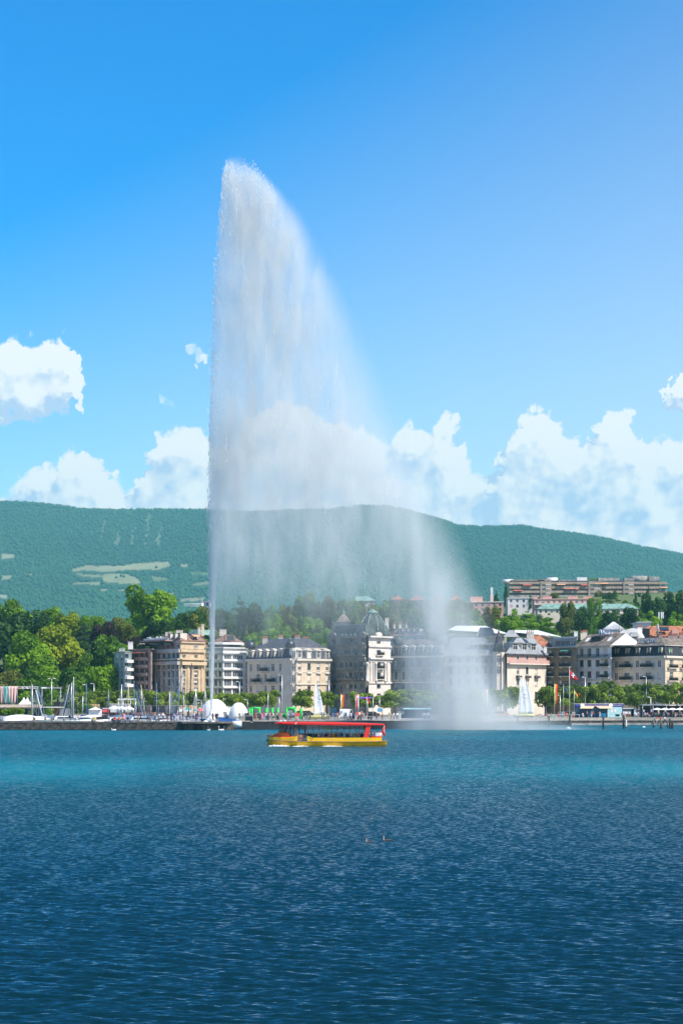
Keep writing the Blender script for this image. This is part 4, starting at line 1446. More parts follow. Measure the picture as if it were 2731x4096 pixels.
g.box(-1, 3.5, .5, .56, 1.0, 1.08, M_WHITE)
g.build('roof_railing', h, f1.pos(.8, 1, f1.z1 + .35), f1.rz)

# --- pink concrete block with deep balconies
h = house('balcony_apartment_block', 'pinkish concrete apartment block with stacked deep balconies', 560, 584)
f1 = Facade(h, 520, 591, 603, 582, 2600, m=M_PINKBR, recess=1.3).begin()
for r0, r1 in ((2612, 2631), (2645, 2662), (2676, 2694), (2708, 2726), (2740, 2758), (2772, 2790)):
	f1.win(529, r0, r1, 12, 'dark', sill=False)
	f1.win(546, r0, r1, 16, 'drape', sill=False)
	f1.win(567, r0, r1, 20, 'dark', sill=False)
	f1.win(587, r0, r1, 13, 'drape', sill=False)
	x0, x1 = f1.x(524), f1.x(594)
	f1.part('balcony_front', x0, x1, -.55, -.4, f1.z(r1 + 11), f1.z(r1) + .12, M_PINKBR)
	f1.part('balcony_floor', x0, x1, -.4, .0, f1.z(r1 + 3), f1.z(r1 + 2), M_PINKBR)
aw = MB()
aw.poly([(f1.x(522), -.02, f1.z(2609)), (f1.x(594), -.02, f1.z(2609)), (f1.x(594), -1.3, f1.z(2613)), (f1.x(522), -1.3, f1.z(2613))], M_AWN_R)
aw.build('awning', h, f1.pos(0, 0, 0), f1.rz)
for i, r in enumerate((2673, 2705)):
	a2 = MB().poly([(f1.x(581), -.02, f1.z(r)), (f1.x(592), -.02, f1.z(r)), (f1.x(592), -.6, f1.z(r + 5)), (f1.x(581), -.6, f1.z(r + 5))], M_AWN_R)
	a2.build('awning', h, f1.pos(0, 0, 0), f1.rz)
f1.finish()
pp = foot([f1], 12)
backwalls(h, pp, 1, f1.z1, M_PINKBR)
roof(h, pp, [(-.5, f1.z1), (-.5, f1.z1 + .25), (2.2, f1.z1 + .3), (2.2, f1.z(2576)), (2.6, f1.z(2572))], [M_PINKBR, M_PINKBR, M_GLASS, M_PINKBR])
chimney(h, 522, 2570, 2598, 18, 588, M_WHITEW, 0)
tr = MB()
for i in range(14):
	tr.box(i * .95, i * .95 + .7, 0, .5, 0, R.uniform(.5, 1.0), R.choice((M_WHITEW, M_STEEL, M_ALU)))
tr.build('roof_plant', h, f1.pos(f1.x(572, 5), 5, f1.z(2560)), f1.rz)
pl = MB().box(0, 13.5, -1, 1.5, -.4, 0, M_PINKBR)
pl.build('plant_slab', h, f1.pos(f1.x(572, 5), 5, f1.z(2560)), f1.rz)
MB().box(0, 13, -.8, 1.3, -1.5, -.4, M_GLASS).build('attic', h, f1.pos(f1.x(572, 5), 5.2, f1.z(2560)), f1.rz)

# --- big stone office building
h = house('stone_office_building', 'large ochre stone office building with heavy cornice and mansard', 720, 578)
f1 = Facade(h, 602, 592, 720, 578, 2598, m=M_GREYST, recess=.45).begin()
f2 = Facade(h, 720, 578, 816, 586, 2598, m=M_OCHRE, recess=.45).begin()
cols = (611, 634, 655, 675, 694, 710)
rows = [(2653, 2678), (2685, 2711), (2718, 2744), (2751, 2776), (2783, 2806)]
f1.grid(cols, rows, 11, ('drape', 'dark', 'sash', 'dark', 'drape', 'dark', 'sash'), sill=False)
f1.grid(cols, [(2615, 2634)], 13, 'arch', sill=False)
f2.grid((736,), rows, 11, ('dark', 'sash', 'half', 'dark'), sill=True)
f2.grid((784,), rows, 16, ('half', 'half', 'half', 'dark'), sill=True)
f2.grid((736, 784), [(2619, 2633)], 13, ('half', 'half'), sill=False)
for c in (602, 623, 645, 665, 685, 702, 718):
	f1.pilaster(c, 2650, 2850, 7, .28, M_GREYST)
for c in (724, 750, 764, 806):
	f2.pilaster(c, 2650, 2850, 9, .28, M_OCHRE)
f1.band(2648, .9, .95, M_GREYST)
f2.band(2648, .9, .95, M_OCHRE)
f1.band(2637, .3, .9, M_GREYST)
f2.band(2637, .3, .9, M_OCHRE)
f1.band(2598, 1.0, .5, M_GREYST)
f2.band(2598, .8, .5, M_OCHRE)
f1.finish()
f2.finish()
pp = foot([f1, f2], 16)
backwalls(h, pp, 2, f1.z1, M_OCHRE)
# set back attic floor with its own windows, then the mansard
at1 = Facade(h, 628, 596, 722, 582, 2567, 2599, M_PINK, .2).begin()
at1.z0 = f1.z1
at2 = Facade(h, 722, 582, 816, 590, 2567, 2599, M_OCHRE, .2).begin()
at2.z0 = f1.z1
at1.grid((634, 652, 672, 692, 712), [(2578, 2594)], 10, ('sash', 'drape'), sill=False)
at2.grid((783,), [(2579, 2592)], 15, ('half',), sill=True)
at1.band(2568, .35, .45, M_GREYST)
at2.band(2568, .35, .45, M_OCHRE)
at1.finish()
at2.finish()
pq = foot([at1, at2], 12)
backwalls(h, pq, 2, at1.z1, M_OCHRE)
roof(h, pp, [(-.2, f1.z1), (1.2, f1.z1 + .05)], [M_ZINC], 'terrace')
roof(h, pq, [(-.4, at1.z1), (1.6, at1.z(2538)), (2.6, at1.z(2535))], [M_TILEBR, M_SLATE])
for c in (652, 672, 692, 712):
	at1.add('dormer', dormer_mesh(1.6, 2.0, M_SLATE, 'sash', False), at1.x(c), .3, at1.z(2565))
at2.add('dormer', dormer_mesh(2.4, 1.6, M_SLATE, 'sash', False), at2.x(784), .3, at2.z(2563))
aw = MB().poly([(-1.3, .2, 1.7), (1.3, .2, 1.7), (1.35, -.8, 1.1), (-1.35, -.8, 1.1)], M_AWN_O)
aw.build('awning', h, at2.pos(at2.x(780), 0, at2.z(2563)), at2.rz)
for px_, r0, w, n in ((668, 2531, 12, 0), (682, 2531, 8, 0), (718, 2523, 26, 0), (811, 2500, 10, 0), (797, 2512, 10, 0)):
	chimney(h, px_, r0, 2545, w, 592, M_CREAM2, n)
MB().box(-3.5, 3.5, 0, 4, 0, 1.4, M_COPPER, .5).build('roof_lantern', h, at2.pos(at2.x(828, 4), 4, at2.z(2535)), at2.rz)

# --- modern glass offices right of the jet
h = house('glass_office_building', 'modern glass office building with white gridded bays beside the jet', 900, 588)
f1 = Facade(h, 818, 592, 892, 590, 2590, m=M_CURT).begin()
f2 = Facade(h, 892, 590, 985, 594, 2590, m=M_WHITEW).begin()
rows = [(2620, 2638), (2652, 2672), (2684, 2708), (2716, 2745), (2755, 2785)]
f1.grid((828, 845, 862, 879), rows, 13, ('drape', 'dark', 'dark', 'drape', 'dark'), sill=False)
f2.grid((911,), rows, 28, 'mull', sill=False)
f2.grid((952,), rows, 40, 'mull', sill=False)
for r in (2590, 2610, 2641, 2675, 2711, 2748):
	f2.band(r, .35, .5, M_WHITEW)
	f1.band(r, .3, .15, M_CURT)
f1.finish()
f2.finish()
pp = foot([f1, f2], 12)
backwalls(h, pp, 2, f1.z1, M_CURT)
roof(h, pp, [(0, f1.z1), (1.6, f1.z1 + .1), (1.6, f1.z(2578)), (1.0, f1.z(2578)), (1.0, f1.z(2570)), (1.4, f1.z(2569))], [M_WHITEW, M_GLASS, M_WHITEW])
roof(h, [p + Vector((0, 9, 0)) for p in pp], [(0.5, f1.z(2570)), (5.0, f1.z(2534)), (5.4, f1.z(2533))], [M_TILEBR], 'tiled_roof')
chimney(h, 892, 2520, 2545, 26, 606, M_CREAM2, 0)
b = MB().box(-1.2, 1.2, 0, 3, 0, 1.6, M_TILEBR).box(-.9, .9, -.05, 0, .2, 1.4, M_GLASS)
b.build('roof_dormer', h, f1.pos(f1.x(922, 7.5), 7.5, f1.z(2562)), 0)

# --- cream mansard house with small domes
h = house('mansard_corner_house', 'cream corner house with slate mansard, white dormers and small domes', 1170, 578)
f1 = Facade(h, 988, 592, 1166, 577, 2636, m=M_CREAM2).begin()
f2 = Facade(h, 1184, 577, 1322, 586, 2636, m=M_CREAM).begin()
c1 = (1003, 1033, 1062, 1091, 1121)
for i, c in enumerate(c1):
	for (r0, r1) in ((2655, 2685), (2697, 2729), (2743, 2768), (2782, 2806)):
		f1.win(c, r0, r1, 9 if i in (0, 2, 4) else 14, 'sash', balcony=34 if (r0 == 2655 and i == 2) or (r0 == 2697 and i in (1, 3)) else 0)
c2 = (1198, 1236, 1273, 1309)
st = {2654: ('half', 'sash', 'half', 'half'), 2697: ('blind', 'blind', 'blind', 'blind'), 2744: ('half', 'dark', 'half', 'dark'), 2786: ('sash',) * 4}
for (r0, r1) in ((2654, 2682), (2697, 2728), (2744, 2768), (2786, 2806)):
	for i, c in enumerate(c2):
		f2.win(c, r0, r1, 13, st[r0][i], lintel=(r0 == 2697))
for f in (f1, f2):
	f.band(2636, .55, .6)
	f.band(2735, .3, .3)
	f.band(2688, .2, .12)
	f.finish()
tz0, tz1 = 1.0, f1.z(2595)
d0 = 577.8
tur = MB().lathe([(1.25, tz0 - h.location.z), (1.25, tz1 - h.location.z)], M_PALEST, (px_x(1175, d0) - h.location.x, d0 + .6 - h.location.y, 0), 10, smooth=False)
tur.build('turret', h)
for r0, r1 in ((2604, 2632), (2654, 2682), (2700, 2730), (2746, 2770)):
	zz = py_z(r1, d0)
	hh = py_z(r0, d0) - zz
	put('window', window_mesh(1.0, hh, 'sash'), h, (px_x(1175, d0) - h.location.x, d0 - .72 - h.location.y, zz - h.location.z))
dome(h, 1160, 2558, 2592, 20, 579, M_DOMEL, finial=1.2)
dome(h, 1001, 2562, 2594, 20, 591, M_DOMEL, finial=1.2)
pp = foot([f1, f2], 13)
backwalls(h, pp, 3, f1.z1, M_CREAM)
roof(h, pp, [(-.25, f1.z1), (1.1, f1.z(2596)), (.9, f1.z(2595)), (.9, f1.z(2593)), (5.6, f1.z(2556)), (6.0, f1.z(2553))], [M_SLATE, M_TRIM, M_TRIM, M_SLATE])
for c in c1:
	f1.add('dormer', dormer_mesh(1.5, 2.0, M_SLATE), f1.x(c), -.05, f1.z(2633))
for i, c in enumerate(c2):
	f2.add('dormer', dormer_mesh(1.6, 2.0, M_SLATE, 'blind' if i == 1 else 'sash'), f2.x(c), -.05, f2.z(2633))
for px_, r0, w, n in ((1060, 2556, 20, 5), (1122, 2550, 18, 5), (1190, 2550, 20, 6), (1222, 2558, 24, 6), (1311, 2578, 12, 2)):
	chimney(h, px_, r0, 2590, w, 592, M_GREYST, n)
for i, c in enumerate((1057, 1082, 1108)):
	o = MB().box(-.5, .5, -.6, .6, 0, .08, M_ZINC).build('skylight', h, f1.pos(f1.x(c, 3.4), 3.4, f1.z(2578)), f1.rz)
	o.rotation_euler.x = math.radians(38)

# --- ornate palace with large dome
h = house('domed_palace', 'ornate grey stone palace with large green dome and pyramid roof', 1470, 576)
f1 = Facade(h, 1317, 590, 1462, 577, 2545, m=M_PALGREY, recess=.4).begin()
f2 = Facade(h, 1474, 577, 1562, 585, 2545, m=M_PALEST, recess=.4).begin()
rows = [(2555, 2577), (2601, 2622), (2650, 2676), (2692, 2718), (2738, 2756), (2775, 2800)]
for r0, r1 in rows:
	for i, c in enumerate((1334, 1369, 1386, 1403, 1421, 1450)):
		f1.win(c, r0, r1, 10 if 0 < i < 5 else 12, ('dark', 'sash', 'drape')[i % 3], sill=False)
for r0, r1 in rows[:4]:
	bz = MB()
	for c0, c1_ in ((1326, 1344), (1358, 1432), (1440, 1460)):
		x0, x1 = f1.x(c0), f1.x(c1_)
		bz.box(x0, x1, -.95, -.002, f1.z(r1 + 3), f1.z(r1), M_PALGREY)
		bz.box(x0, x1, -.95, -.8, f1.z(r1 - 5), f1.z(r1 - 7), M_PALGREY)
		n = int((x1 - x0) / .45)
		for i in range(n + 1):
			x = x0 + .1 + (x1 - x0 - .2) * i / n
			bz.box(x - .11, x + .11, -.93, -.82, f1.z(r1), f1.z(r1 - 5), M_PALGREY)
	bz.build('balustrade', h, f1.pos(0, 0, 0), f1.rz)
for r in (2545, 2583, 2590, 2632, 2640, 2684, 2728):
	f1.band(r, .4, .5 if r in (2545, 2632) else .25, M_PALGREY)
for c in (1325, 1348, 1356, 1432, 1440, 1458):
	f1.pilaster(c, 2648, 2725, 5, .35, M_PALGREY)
for r0, r1 in rows:
	f2.win(1515, r0, r1, 16, 'half' if r0 < 2600 else 'dark', balcony=30 if r0 in (2650, 2692, 2601) else 0, sill=False)
for r in (2545, 2583, 2632, 2642, 2728):
	f2.band(r, .45, .8 if r in (2632, 2545) else .35, M_PALEST)
for c, w in ((1482, 12), (1491, 5), (1549, 14)):
	f2.pilaster(c, 2650, 2726, w, .35, M_PALEST)
f1.finish()
f2.finish()
for c in (1468, 1503, 1540):
	d_ = 577 if c < 1475 else 577 + (c - 1474) * .09
	cols_ = MB().lathe([(.42, 0), (.42, .5), (.32, .6), (.28, 4.6), (.42, 4.8), (.42, 5.3)], M_PALEST, (px_x(c, d_) - h.location.x, d_ - .55 - h.location.y, py_z(2728, d_) - h.location.z), 10)
	cols_.build('column', h)
pp = foot([f1, f2], 14)
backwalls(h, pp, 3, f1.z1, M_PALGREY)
roof(h, pp, [(-.3, f1.z1), (1.2, f1.z(2500)), (1.6, f1.z(2498))], [M_DOMEG, M_DOMEG])
dprof = [(1, 0), (1.0, .12), (.97, .30), (.90, .50), (.76, .70), (.58, .86), (.42, .95), (.36, .97)]
o = dome(h, 1490, 2456, 2540, 55, 584, M_DOMEG, dprof, 8)
o.rotation_euler.z = math.pi / 8
for i in range(8):
	a = 2 * math.pi * (i) / 8
	rb = MB()
	r = 55 * 584 / F
	zz = py_z(2456, 584) - py_z(2540, 584)
	for (p, q) in zip(dprof[:-1], dprof[1:]):
		rb.bar((r * p[0] * math.cos(a), r * p[0] * math.sin(a), zz * p[1]), (r * q[0] * math.cos(a), r * q[0] * math.sin(a), zz * q[1]), .16, M_COPPER, n=5)
	rb.build('rib', o)
MB().lathe([(1.35, 0), (1.5, .25), (1.5, .5), (.9, .9), (.15, 1.3)], M_COPPER, (0, 0, zz), 8).build('cap', o)
# left pavilion: steep truncated block and pyramid
pv_ = MB()
d_ = 590
x0, x1 = px_x(1322, d_) - h.location.x, px_x(1408, d_) - h.location.x
za, zb, zc = (py_z(r, d_) - h.location.z for r in (2542, 2488, 2452))
y0 = d_ - 1 - h.location.y
pv_.loft([[(x0, y0, za), (x1, y0, za), (x1, y0 + 6, za), (x0, y0 + 6, za)], [(x0 + .5, y0 + .6, zb), (x1 - .5, y0 + .6, zb), (x1 - .5, y0 + 5.4, zb), (x0 + .5, y0 + 5.4, zb)]], M_DOMEG, smooth=False)
pv_.loft([[(x0 + 1.4, y0 + .5, zb), (x1 - .2, y0 + .5, zb), (x1 - .2, y0 + 5.5, zb), (x0 + 1.4, y0 + 5.5, zb)], [((x0 + x1) / 2 + .5, y0 + 3, zc), ((x0 + x1) / 2 + .7, y0 + 3, zc), ((x0 + x1) / 2 + .7, y0 + 3.2, zc), ((x0 + x1) / 2 + .5, y0 + 3.2, zc)]], M_BROWNROOF, smooth=False)
o = pv_.build('pavilion_roof', h)
MB().lathe([(.35, 0), (.2, .6), (.06, 1.2), (.04, 1.7)], M_COPPER, ((x0 + x1) / 2 + .6, y0 + 3.1, zc - .3), 8).build('finial', o)
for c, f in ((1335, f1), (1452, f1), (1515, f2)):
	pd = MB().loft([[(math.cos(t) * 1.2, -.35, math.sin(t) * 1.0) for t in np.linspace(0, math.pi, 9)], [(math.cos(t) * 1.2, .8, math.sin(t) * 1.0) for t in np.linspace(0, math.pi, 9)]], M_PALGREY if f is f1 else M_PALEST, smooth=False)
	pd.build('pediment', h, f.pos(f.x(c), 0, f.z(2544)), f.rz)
for c in (1369, 1386, 1403, 1421):
	pd = MB().loft([[(-.55, -.3, 0), (.55, -.3, 0), (0, -.3, .5)], [(-.55, .8, 0), (.55, .8, 0), (0, .8, .5)]], M_COPPER, smooth=False)
	pd.build('gablet', h, f1.pos(f1.x(c), 0, f1.z(2544)), f1.rz)
chimney(h, 1547, 2474, 2530, 15, 596, M_PALEST, 0)

# --- long dim mansard row behind the spray
h = house('misty_mansard_row', 'green grey mansard row dimmed by spray right of the palace', 1660, 586)
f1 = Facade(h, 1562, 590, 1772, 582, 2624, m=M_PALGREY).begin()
cc = (1582, 1612, 1645, 1680, 1715, 1750)
f1.grid(cc, [(2642, 2672), (2688, 2720), (2736, 2764)], 11, ('sash', 'dark'))
f1.band(2624, .5, .5)
f1.band(2728, .3, .3)
f1.finish()
pp = foot([f1], 12)
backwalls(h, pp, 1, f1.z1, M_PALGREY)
roof(h, pp, [(-.2, f1.z1), (1.3, f1.z(2576)), (4.5, f1.z(2556)), (4.8, f1.z(2555))], [M_DOMEG, M_BROWNROOF])
for c in cc:
	f1.add('dormer', dormer_mesh(1.7, 2.2, M_SLATE), f1.x(c), .1, f1.z(2620))
dome(h, 1594, 2546, 2578, 20, 589, M_DOMEG)
dome(h, 1772, 2542, 2580, 22, 582, M_DOMEG)
h = house('rear_slate_block', 'long low slate roofed block behind the domed palace', 1620, 612)
f1 = Facade(h, 1545, 618, 1700, 612, 2545, m=M_PALEST).begin()
f1.grid((1570, 1600, 1630, 1660, 1690), [(2552, 2568)], 11, ('sash',))
f1.finish()
pp = foot([f1], 10)
backwalls(h, pp, 1, f1.z1, M_PALEST)
roof(h, pp, [(-.3, f1.z1), (1.5, f1.z(2513)), (2, f1.z(2511))], [M_BROWNROOF])
for c in (1600, 1622, 1645, 1668):
	f1.add('dormer', dormer_mesh(1.2, 1.2, M_SLATE, 'sash', False), f1.x(c), .3, f1.z(2534))
for px_, w in ((1577, 8), (1600, 10), (1625, 6)):
	chimney(h, px_, 2500, 2515, w, 618, M_CREAM2, 2)

# --- white tensile hall roofs
def hall(px0, px1, r_ridge, r_eave_l, r_eave_r, pr0, pr1, d, label):
	o = empty('white_roofed_hall', (px_x((px0 + px1) / 2, d), d, 1.5))
	tag(o, label, 'hall')
	ox, oz = o.location.x, o.location.z
	X = lambda p, dd=0: px_x(p, d + dd) - ox
	Z = lambda r: py_z(r, d) - oz
	b = MB()
	b.poly([(X(px0), 0, Z(r_eave_l)), (X(px1), 6, Z(r_eave_r)), (X(pr1), 14, Z(r_ridge)), (X(pr0), 12, Z(r_ridge))], M_WHITE)
	b.poly([(X(pr0), 12, Z(r_ridge)), (X(pr1), 14, Z(r_ridge)), (X(px1), 30, Z(r_eave_r)), (X(px0), 30, Z(r_eave_l))], M_WHITE)
	b.poly([(X(px0), 0, Z(r_eave_l)), (X(pr0), 12, Z(r_ridge)), (X(px0), 30, Z(r_eave_l))], M_WHITE)
	b.build('roof', o)
	n = 8
	for i in range(1, n):
		t = i / n
		MB().bar((X(px0) + (X(px1) - X(px0)) * t, 6 * t - .05, Z(r_eave_l) + (Z(r_eave_r) - Z(r_eave_l)) * t + .06), (X(pr0) + (X(pr1) - X(pr0)) * t, 12 + 2 * t, Z(r_ridge) + .06), .05, M_ZINC, n=4).build('roof_seam', o)
	MB().box(X(px0) + .5, X(px1) - .5, 7, 29, 0, Z(max(r_eave_l, r_eave_r)) - .1, M_GREYST).build('walls', o)

hall(1790, 2040, 2497, 2520, 2533, 1835, 1952, 630, 'larger white tent like hall roof behind the slate roofs')
hall(2058, 2256, 2515, 2530, 2546, 2072, 2168, 640, 'smaller white tent like hall roof right of the spire')

# --- house with pointed turret
h = house('turret_house', 'grey house with pointed slate corner turret in the mist', 1990, 578)
f1 = Facade(h, 1776, 584, 1976, 578, 2618, m=M_GREYST).begin()
cc = (1800, 1835, 1870, 1905, 1940)
f1.grid(cc, [(2632, 2652), (2668, 2698), (2716, 2744)], 13, ('sash', 'dark'))
f1.band(2618, .4, .4)
f1.band(2656, .3, .5)
f1.finish()
f2 = Facade(h, 2006, 576, 2034, 580, 2612, m=M_CREAM2).begin()
f2.finish()
pp = foot([f1], 12)
backwalls(h, pp, 1, f1.z1, M_GREYST)
roof(h, pp, [(-.3, f1.z1), (2.0, f1.z(2553)), (3.0, f1.z(2550))], [M_ZINC, M_ZINC])
for c in (1890, 1925, 1955):
	f1.add('dormer', dormer_mesh(2.4, 1.8, M_ZINC, 'sash', False), f1.x(c), .4, f1.z(2606))
tx, ty = px_x(1996, 576) - h.location.x, 578 - h.location.y
Zt = lambda r: py_z(r, 576) - h.location.z
MB().lathe([(1.75, 0), (1.75, Zt(2606))], M_CREAM2, (tx, ty, 0), 8, smooth=False, rot=math.pi / 8).build('turret', h)
for r0, r1 in ((2622, 2650), (2664, 2696)):
	put('window', window_mesh(1.2, Zt(r0) - Zt(r1), 'sash'), h, (tx - .1, ty - 1.66, Zt(r1)))
o = MB().lathe([(1.95, Zt(2606)), (1.75, Zt(2600)), (1.1, Zt(2572)), (.75, Zt(2548)), (.28, Zt(2530)), (.05, Zt(2516))], M_SLATE, (tx, ty, 0), 8, smooth=False, rot=math.pi / 8).build('turret_spire', h)
MB().bar((tx, ty, Zt(2518)), (tx, ty, Zt(2480)), .05, M_STEEL, .02).build('finial', o)
MB().box(tx - .9, tx + .9, ty - 2.0, ty - 1.2, Zt(2604), Zt(2576), M_DOMEG).build('spire_dormer', o)
MB().box(-2.5, 2.5, 0, 4, 0, 2.4, M_GLASS, .9).build('roof_lantern', h, (px_x(1945, 586) - h.location.x, 8, py_z(2545, 586) - h.location.z))

# --- pink and cream house
h = house('pink_balcony_house', 'pink and cream house with three wide slate dormers', 2108, 578)
f1 = Facade(h, 2028, 576, 2185, 590, 2617, m=M_CREAM2).begin()
cc = (2071, 2108, 2144)
f1.grid(cc, [(2624, 2653)], 10, ('drape', 'sash', 'drape'), sill=False)
f1.grid(cc, [(2668, 2698)], 11, ('half', 'dark', 'blind'))
f1.grid(cc, [(2714, 2744)], 12, ('sash', 'blind', 'blind'), lintel=True)
f1.grid(cc, [(2768, 2800)], 12, ('dark',))
f1.band(2617, .35, .6, M_SLATE)
f1.band(2655, .3, 1.0, M_TRIM)
for c in cc:
	x = f1.x(c)
	f1.part('window_hood', x - 1.0, x + 1.0, -.7, -.002, f1.z(2713), f1.z(2704), M_SLATE)
for a_, b_ in ((2031, 2064), (2078, 2101), (2115, 2137), (2151, 2184)):
	f1.part('pink_panel', f1.x(a_), f1.x(b_), -.05, -.004, f1.z(2654), f1.z(2619), M_PINK)
rl = MB().box(0, f1.w, -.98, -.93, f1.z(2655), f1.z(2655) + .95, M_PINK)
rl.build('balcony_front', h, f1.pos(0, 0, 0), f1.rz)
f1.finish()
pp = foot([f1], 12)
backwalls(h, pp, 1, f1.z1, M_CREAM2)
roof(h, pp, [(-.6, f1.z1), (3.2, f1.z(2552)), (3.6, f1.z(2550))], [M_ZINC])
for c in cc:
	f1.add('dormer', dormer_mesh(2.6, 2.0, M_ZINC, 'sash', False, 3.0), f1.x(c - 6), .3, f1.z(2603))
chimney(h, 2120, 2532, 2556, 28, 586, M_GREYST, 4)
chimney(h, 2180, 2590, 2612, 12, 588, M_WHITEW, 0)
MB().box(-2.2, 2.2, 0, 4.4, 0, 1.9, M_ZINC, 1.6).build('roof_lantern', h, f1.pos(f1.x(2045, 6), 6, f1.z(2546)), 0)
rt = MB().loft([[(-4.5, 0, 0), (4.5, 0, 0), (4.5, 8, 0), (-4.5, 8, 0)], [(-1, 3, 3.2), (1, 3, 3.2), (1, 5, 3.2), (-1, 5, 3.2)]], M_TILE, smooth=False)
rt.build('tiled_roof', h, f1.pos(f1.x(2150, 8), 8, f1.z(2580)), 0)

# --- olive block with balconies
h = house('olive_apartment_block', 'dark olive apartment block with glazed attic and side balconies', 2245, 586)
f1 = Facade(h, 2185, 592, 2306, 584, 2590, m=M_OLIVE).begin()
rows = [(2602, 2626), (2645, 2668), (2686, 2706), (2724, 2750), (2770, 2796)]
for r0, r1 in rows:
	f1.win(2197, r0, r1, 14, 'half', balcony=38)
	f1.win(2240, r0, r1, 8, 'drape', sill=False)
	f1.win(2263, r0, r1, 14, 'dark', balcony=40)
	f1.win(2292, r0, r1, 9, 'drape', sill=False)
f1.band(2590, .4, .5, M_OLIVE)
aw = MB().poly([(f1.x(2248), -.02, f1.z(2596)), (f1.x(2282), -.02, f1.z(2596)), (f1.x(2282), -1.2, f1.z(2606)), (f1.x(2248), -1.2, f1.z(2606))], mat('green_awning', (.05, .22, .18), .8, .1))
aw.build('awning', h, f1.pos(0, 0, 0), f1.rz)
f1.finish()
pp = foot([f1], 12)
backwalls(h, pp, 1, f1.z1, M_OLIVE)
at1 = Facade(h, 2218, 593, 2306, 587, 2552, 2592, M_FRAMEB, .15).begin()
at1.z0 = f1.z1
at1.grid((2230, 2250, 2270, 2292), [(2563, 2584)], 17, ('dark',), sill=False)
at1.band(2552, .5, .5, M_ZINC)
at1.finish()
pq = foot([at1], 9)
backwalls(h, pq, 1, at1.z1, M_FRAMEB)
roof(h, pp, [(-.3, f1.z1), (.2, f1.z1 + .1)], [M_ZINC], 'terrace')
roof(h, pq, [(-.5, at1.z1), (-.3, at1.z1 + .3)], [M_ZINC])
chimney(h, 2302, 2528, 2560, 14, 594, M_WHITEW, 0)
chimney(h, 2325, 2534, 2560, 8, 594, M_CREAM2, 2)
chimney(h, 2338, 2530, 2560, 18, 594, M_CREAM2, 4)

# --- white house with letters on the roof
h = house('white_shaded_house', 'white fronted house with dark window bays and letters on its grey roof', 2375, 582)
f1 = Facade(h, 2306, 590, 2445, 580, 2586, m=M_WHITEW).begin()
rows = [(2594, 2626), (2640, 2668), (2685, 2712), (2730, 2756), (2776, 2800)]
for k, (r0, r1) in enumerate(rows):
	for c in (2325, 2356, 2389, 2422):
		f1.win(c, r0, r1, 14, 'dark' if k else 'drape', balcony=30 if (k in (1, 2) and c == 2422) else 0, lintel=(k in (2,)))
for r in (2586, 2632, 2718):
	f1.band(r, .35, .55 if r != 2718 else .3, M_GREYST)
rl = MB()
for i in range(60):
	x = f1.w * (i + .5) / 60
	rl.box(x - .02, x + .02, -.52, -.48, f1.z(2632), f1.z(2632) + .9, M_RAIL)
rl.box(0, f1.w, -.53, -.47, f1.z(2632) + .9, f1.z(2632) + .96, M_RAIL)
rl.build('balcony_railing', h, f1.pos(0, 0, 0), f1.rz)
aw = MB().poly([(-1, -.02, .8), (1, -.02, .8), (1.1, -1.0, .35), (-1.1, -1.0, .35)], mat('ochre_awning', (.45, .33, .10), .8, .1))
aw.build('awning', h, f1.pos(f1.x(2420), 0, f1.z(2648)), f1.rz)
f1.finish()
pp = foot([f1], 13)
backwalls(h, pp, 1, f1.z1, M_WHITEW)
rp = MB()
Q = lambda x, y, r: tuple(f1.pos(x, y, f1.z(r)))
rp.poly([Q(-.3, -.6, 2584), Q(f1.w + .3, -.6, 2584), Q(f1.w + .3, 5.2, 2534), Q(-.3, 5.2, 2534)], M_BROWNROOF)
rp.poly([Q(-.3, 5.2, 2534), Q(f1.w + .3, 5.2, 2534), Q(f1.w + .3, 12, 2580), Q(-.3, 12, 2580)], M_SLATE)
for x in (-.3, f1.w + .3):
	rp.poly([Q(x, -.6, 2584), Q(x, 5.2, 2534), Q(x, 12, 2580)], M_WHITEW)
rp.build('roof', h)
f1.part('gutter', -.3, f1.w + .3, -.75, -.55, f1.z(2587), f1.z(2583), M_GREYST)
bx = MB().box(-1.7, 1.7, 0, 4, 0, 1.9, M_BLACK).box(-1.3, -.1, -.06, 0, .2, 1.5, M_GLASS).box(.1, 1.3, -.06, 0, .2, 1.5, M_GLASS)
bx.build('roof_dormer', h, f1.pos(f1.x(2382, 1.5), 1.5, f1.z(2574)), f1.rz)
for c in (2350, 2438):
	o = MB().box(-.5, .5, -.8, .8, 0, .1, M_WHITE).build('skylight', h, f1.pos(f1.x(c, 2.3), 2.3, f1.z(2558)), f1.rz)
	o.rotation_euler.x = math.radians(40)
chimney(h, 2462, 2540, 2562, 20, 590, M_CREAM2, 4)
sg = empty('roof_letters', f1.pos(f1.x(2392, 4.4), 4.4, f1.z(2538)) + h.location, f1.rz)
tag(sg, 'white freestanding capital letters on the grey roof', 'sign')
M_SIGNW = mat('white_sign_letter', (.75, .78, .85), .4, .03)
xx = .25
for ch, big in zip('PIAGET', (1, 0, 0, 0, 0, 1)):
	me = text_mesh(ch, 2.15 if big else 1.75, M_SIGNW, .12, 'LEFT')
	w = max(v.co.x for v in me.vertices) - min(v.co.x for v in me.vertices)
	put('letter', me, sg, (xx - min(v.co.x for v in me.vertices), 0, 0.0))
	xx += w * .80 + .12
b = MB()
for i in range(5):
	b.bar((.4 + i * .7, .1, -1.2), (.4 + i * .7, .1, .1), .04, M_STEEL, n=4)
b.bar((.2, .1, .05), (xx - .2, .1, .05), .04, M_STEEL, n=4)
b.build('sign_frame', sg)

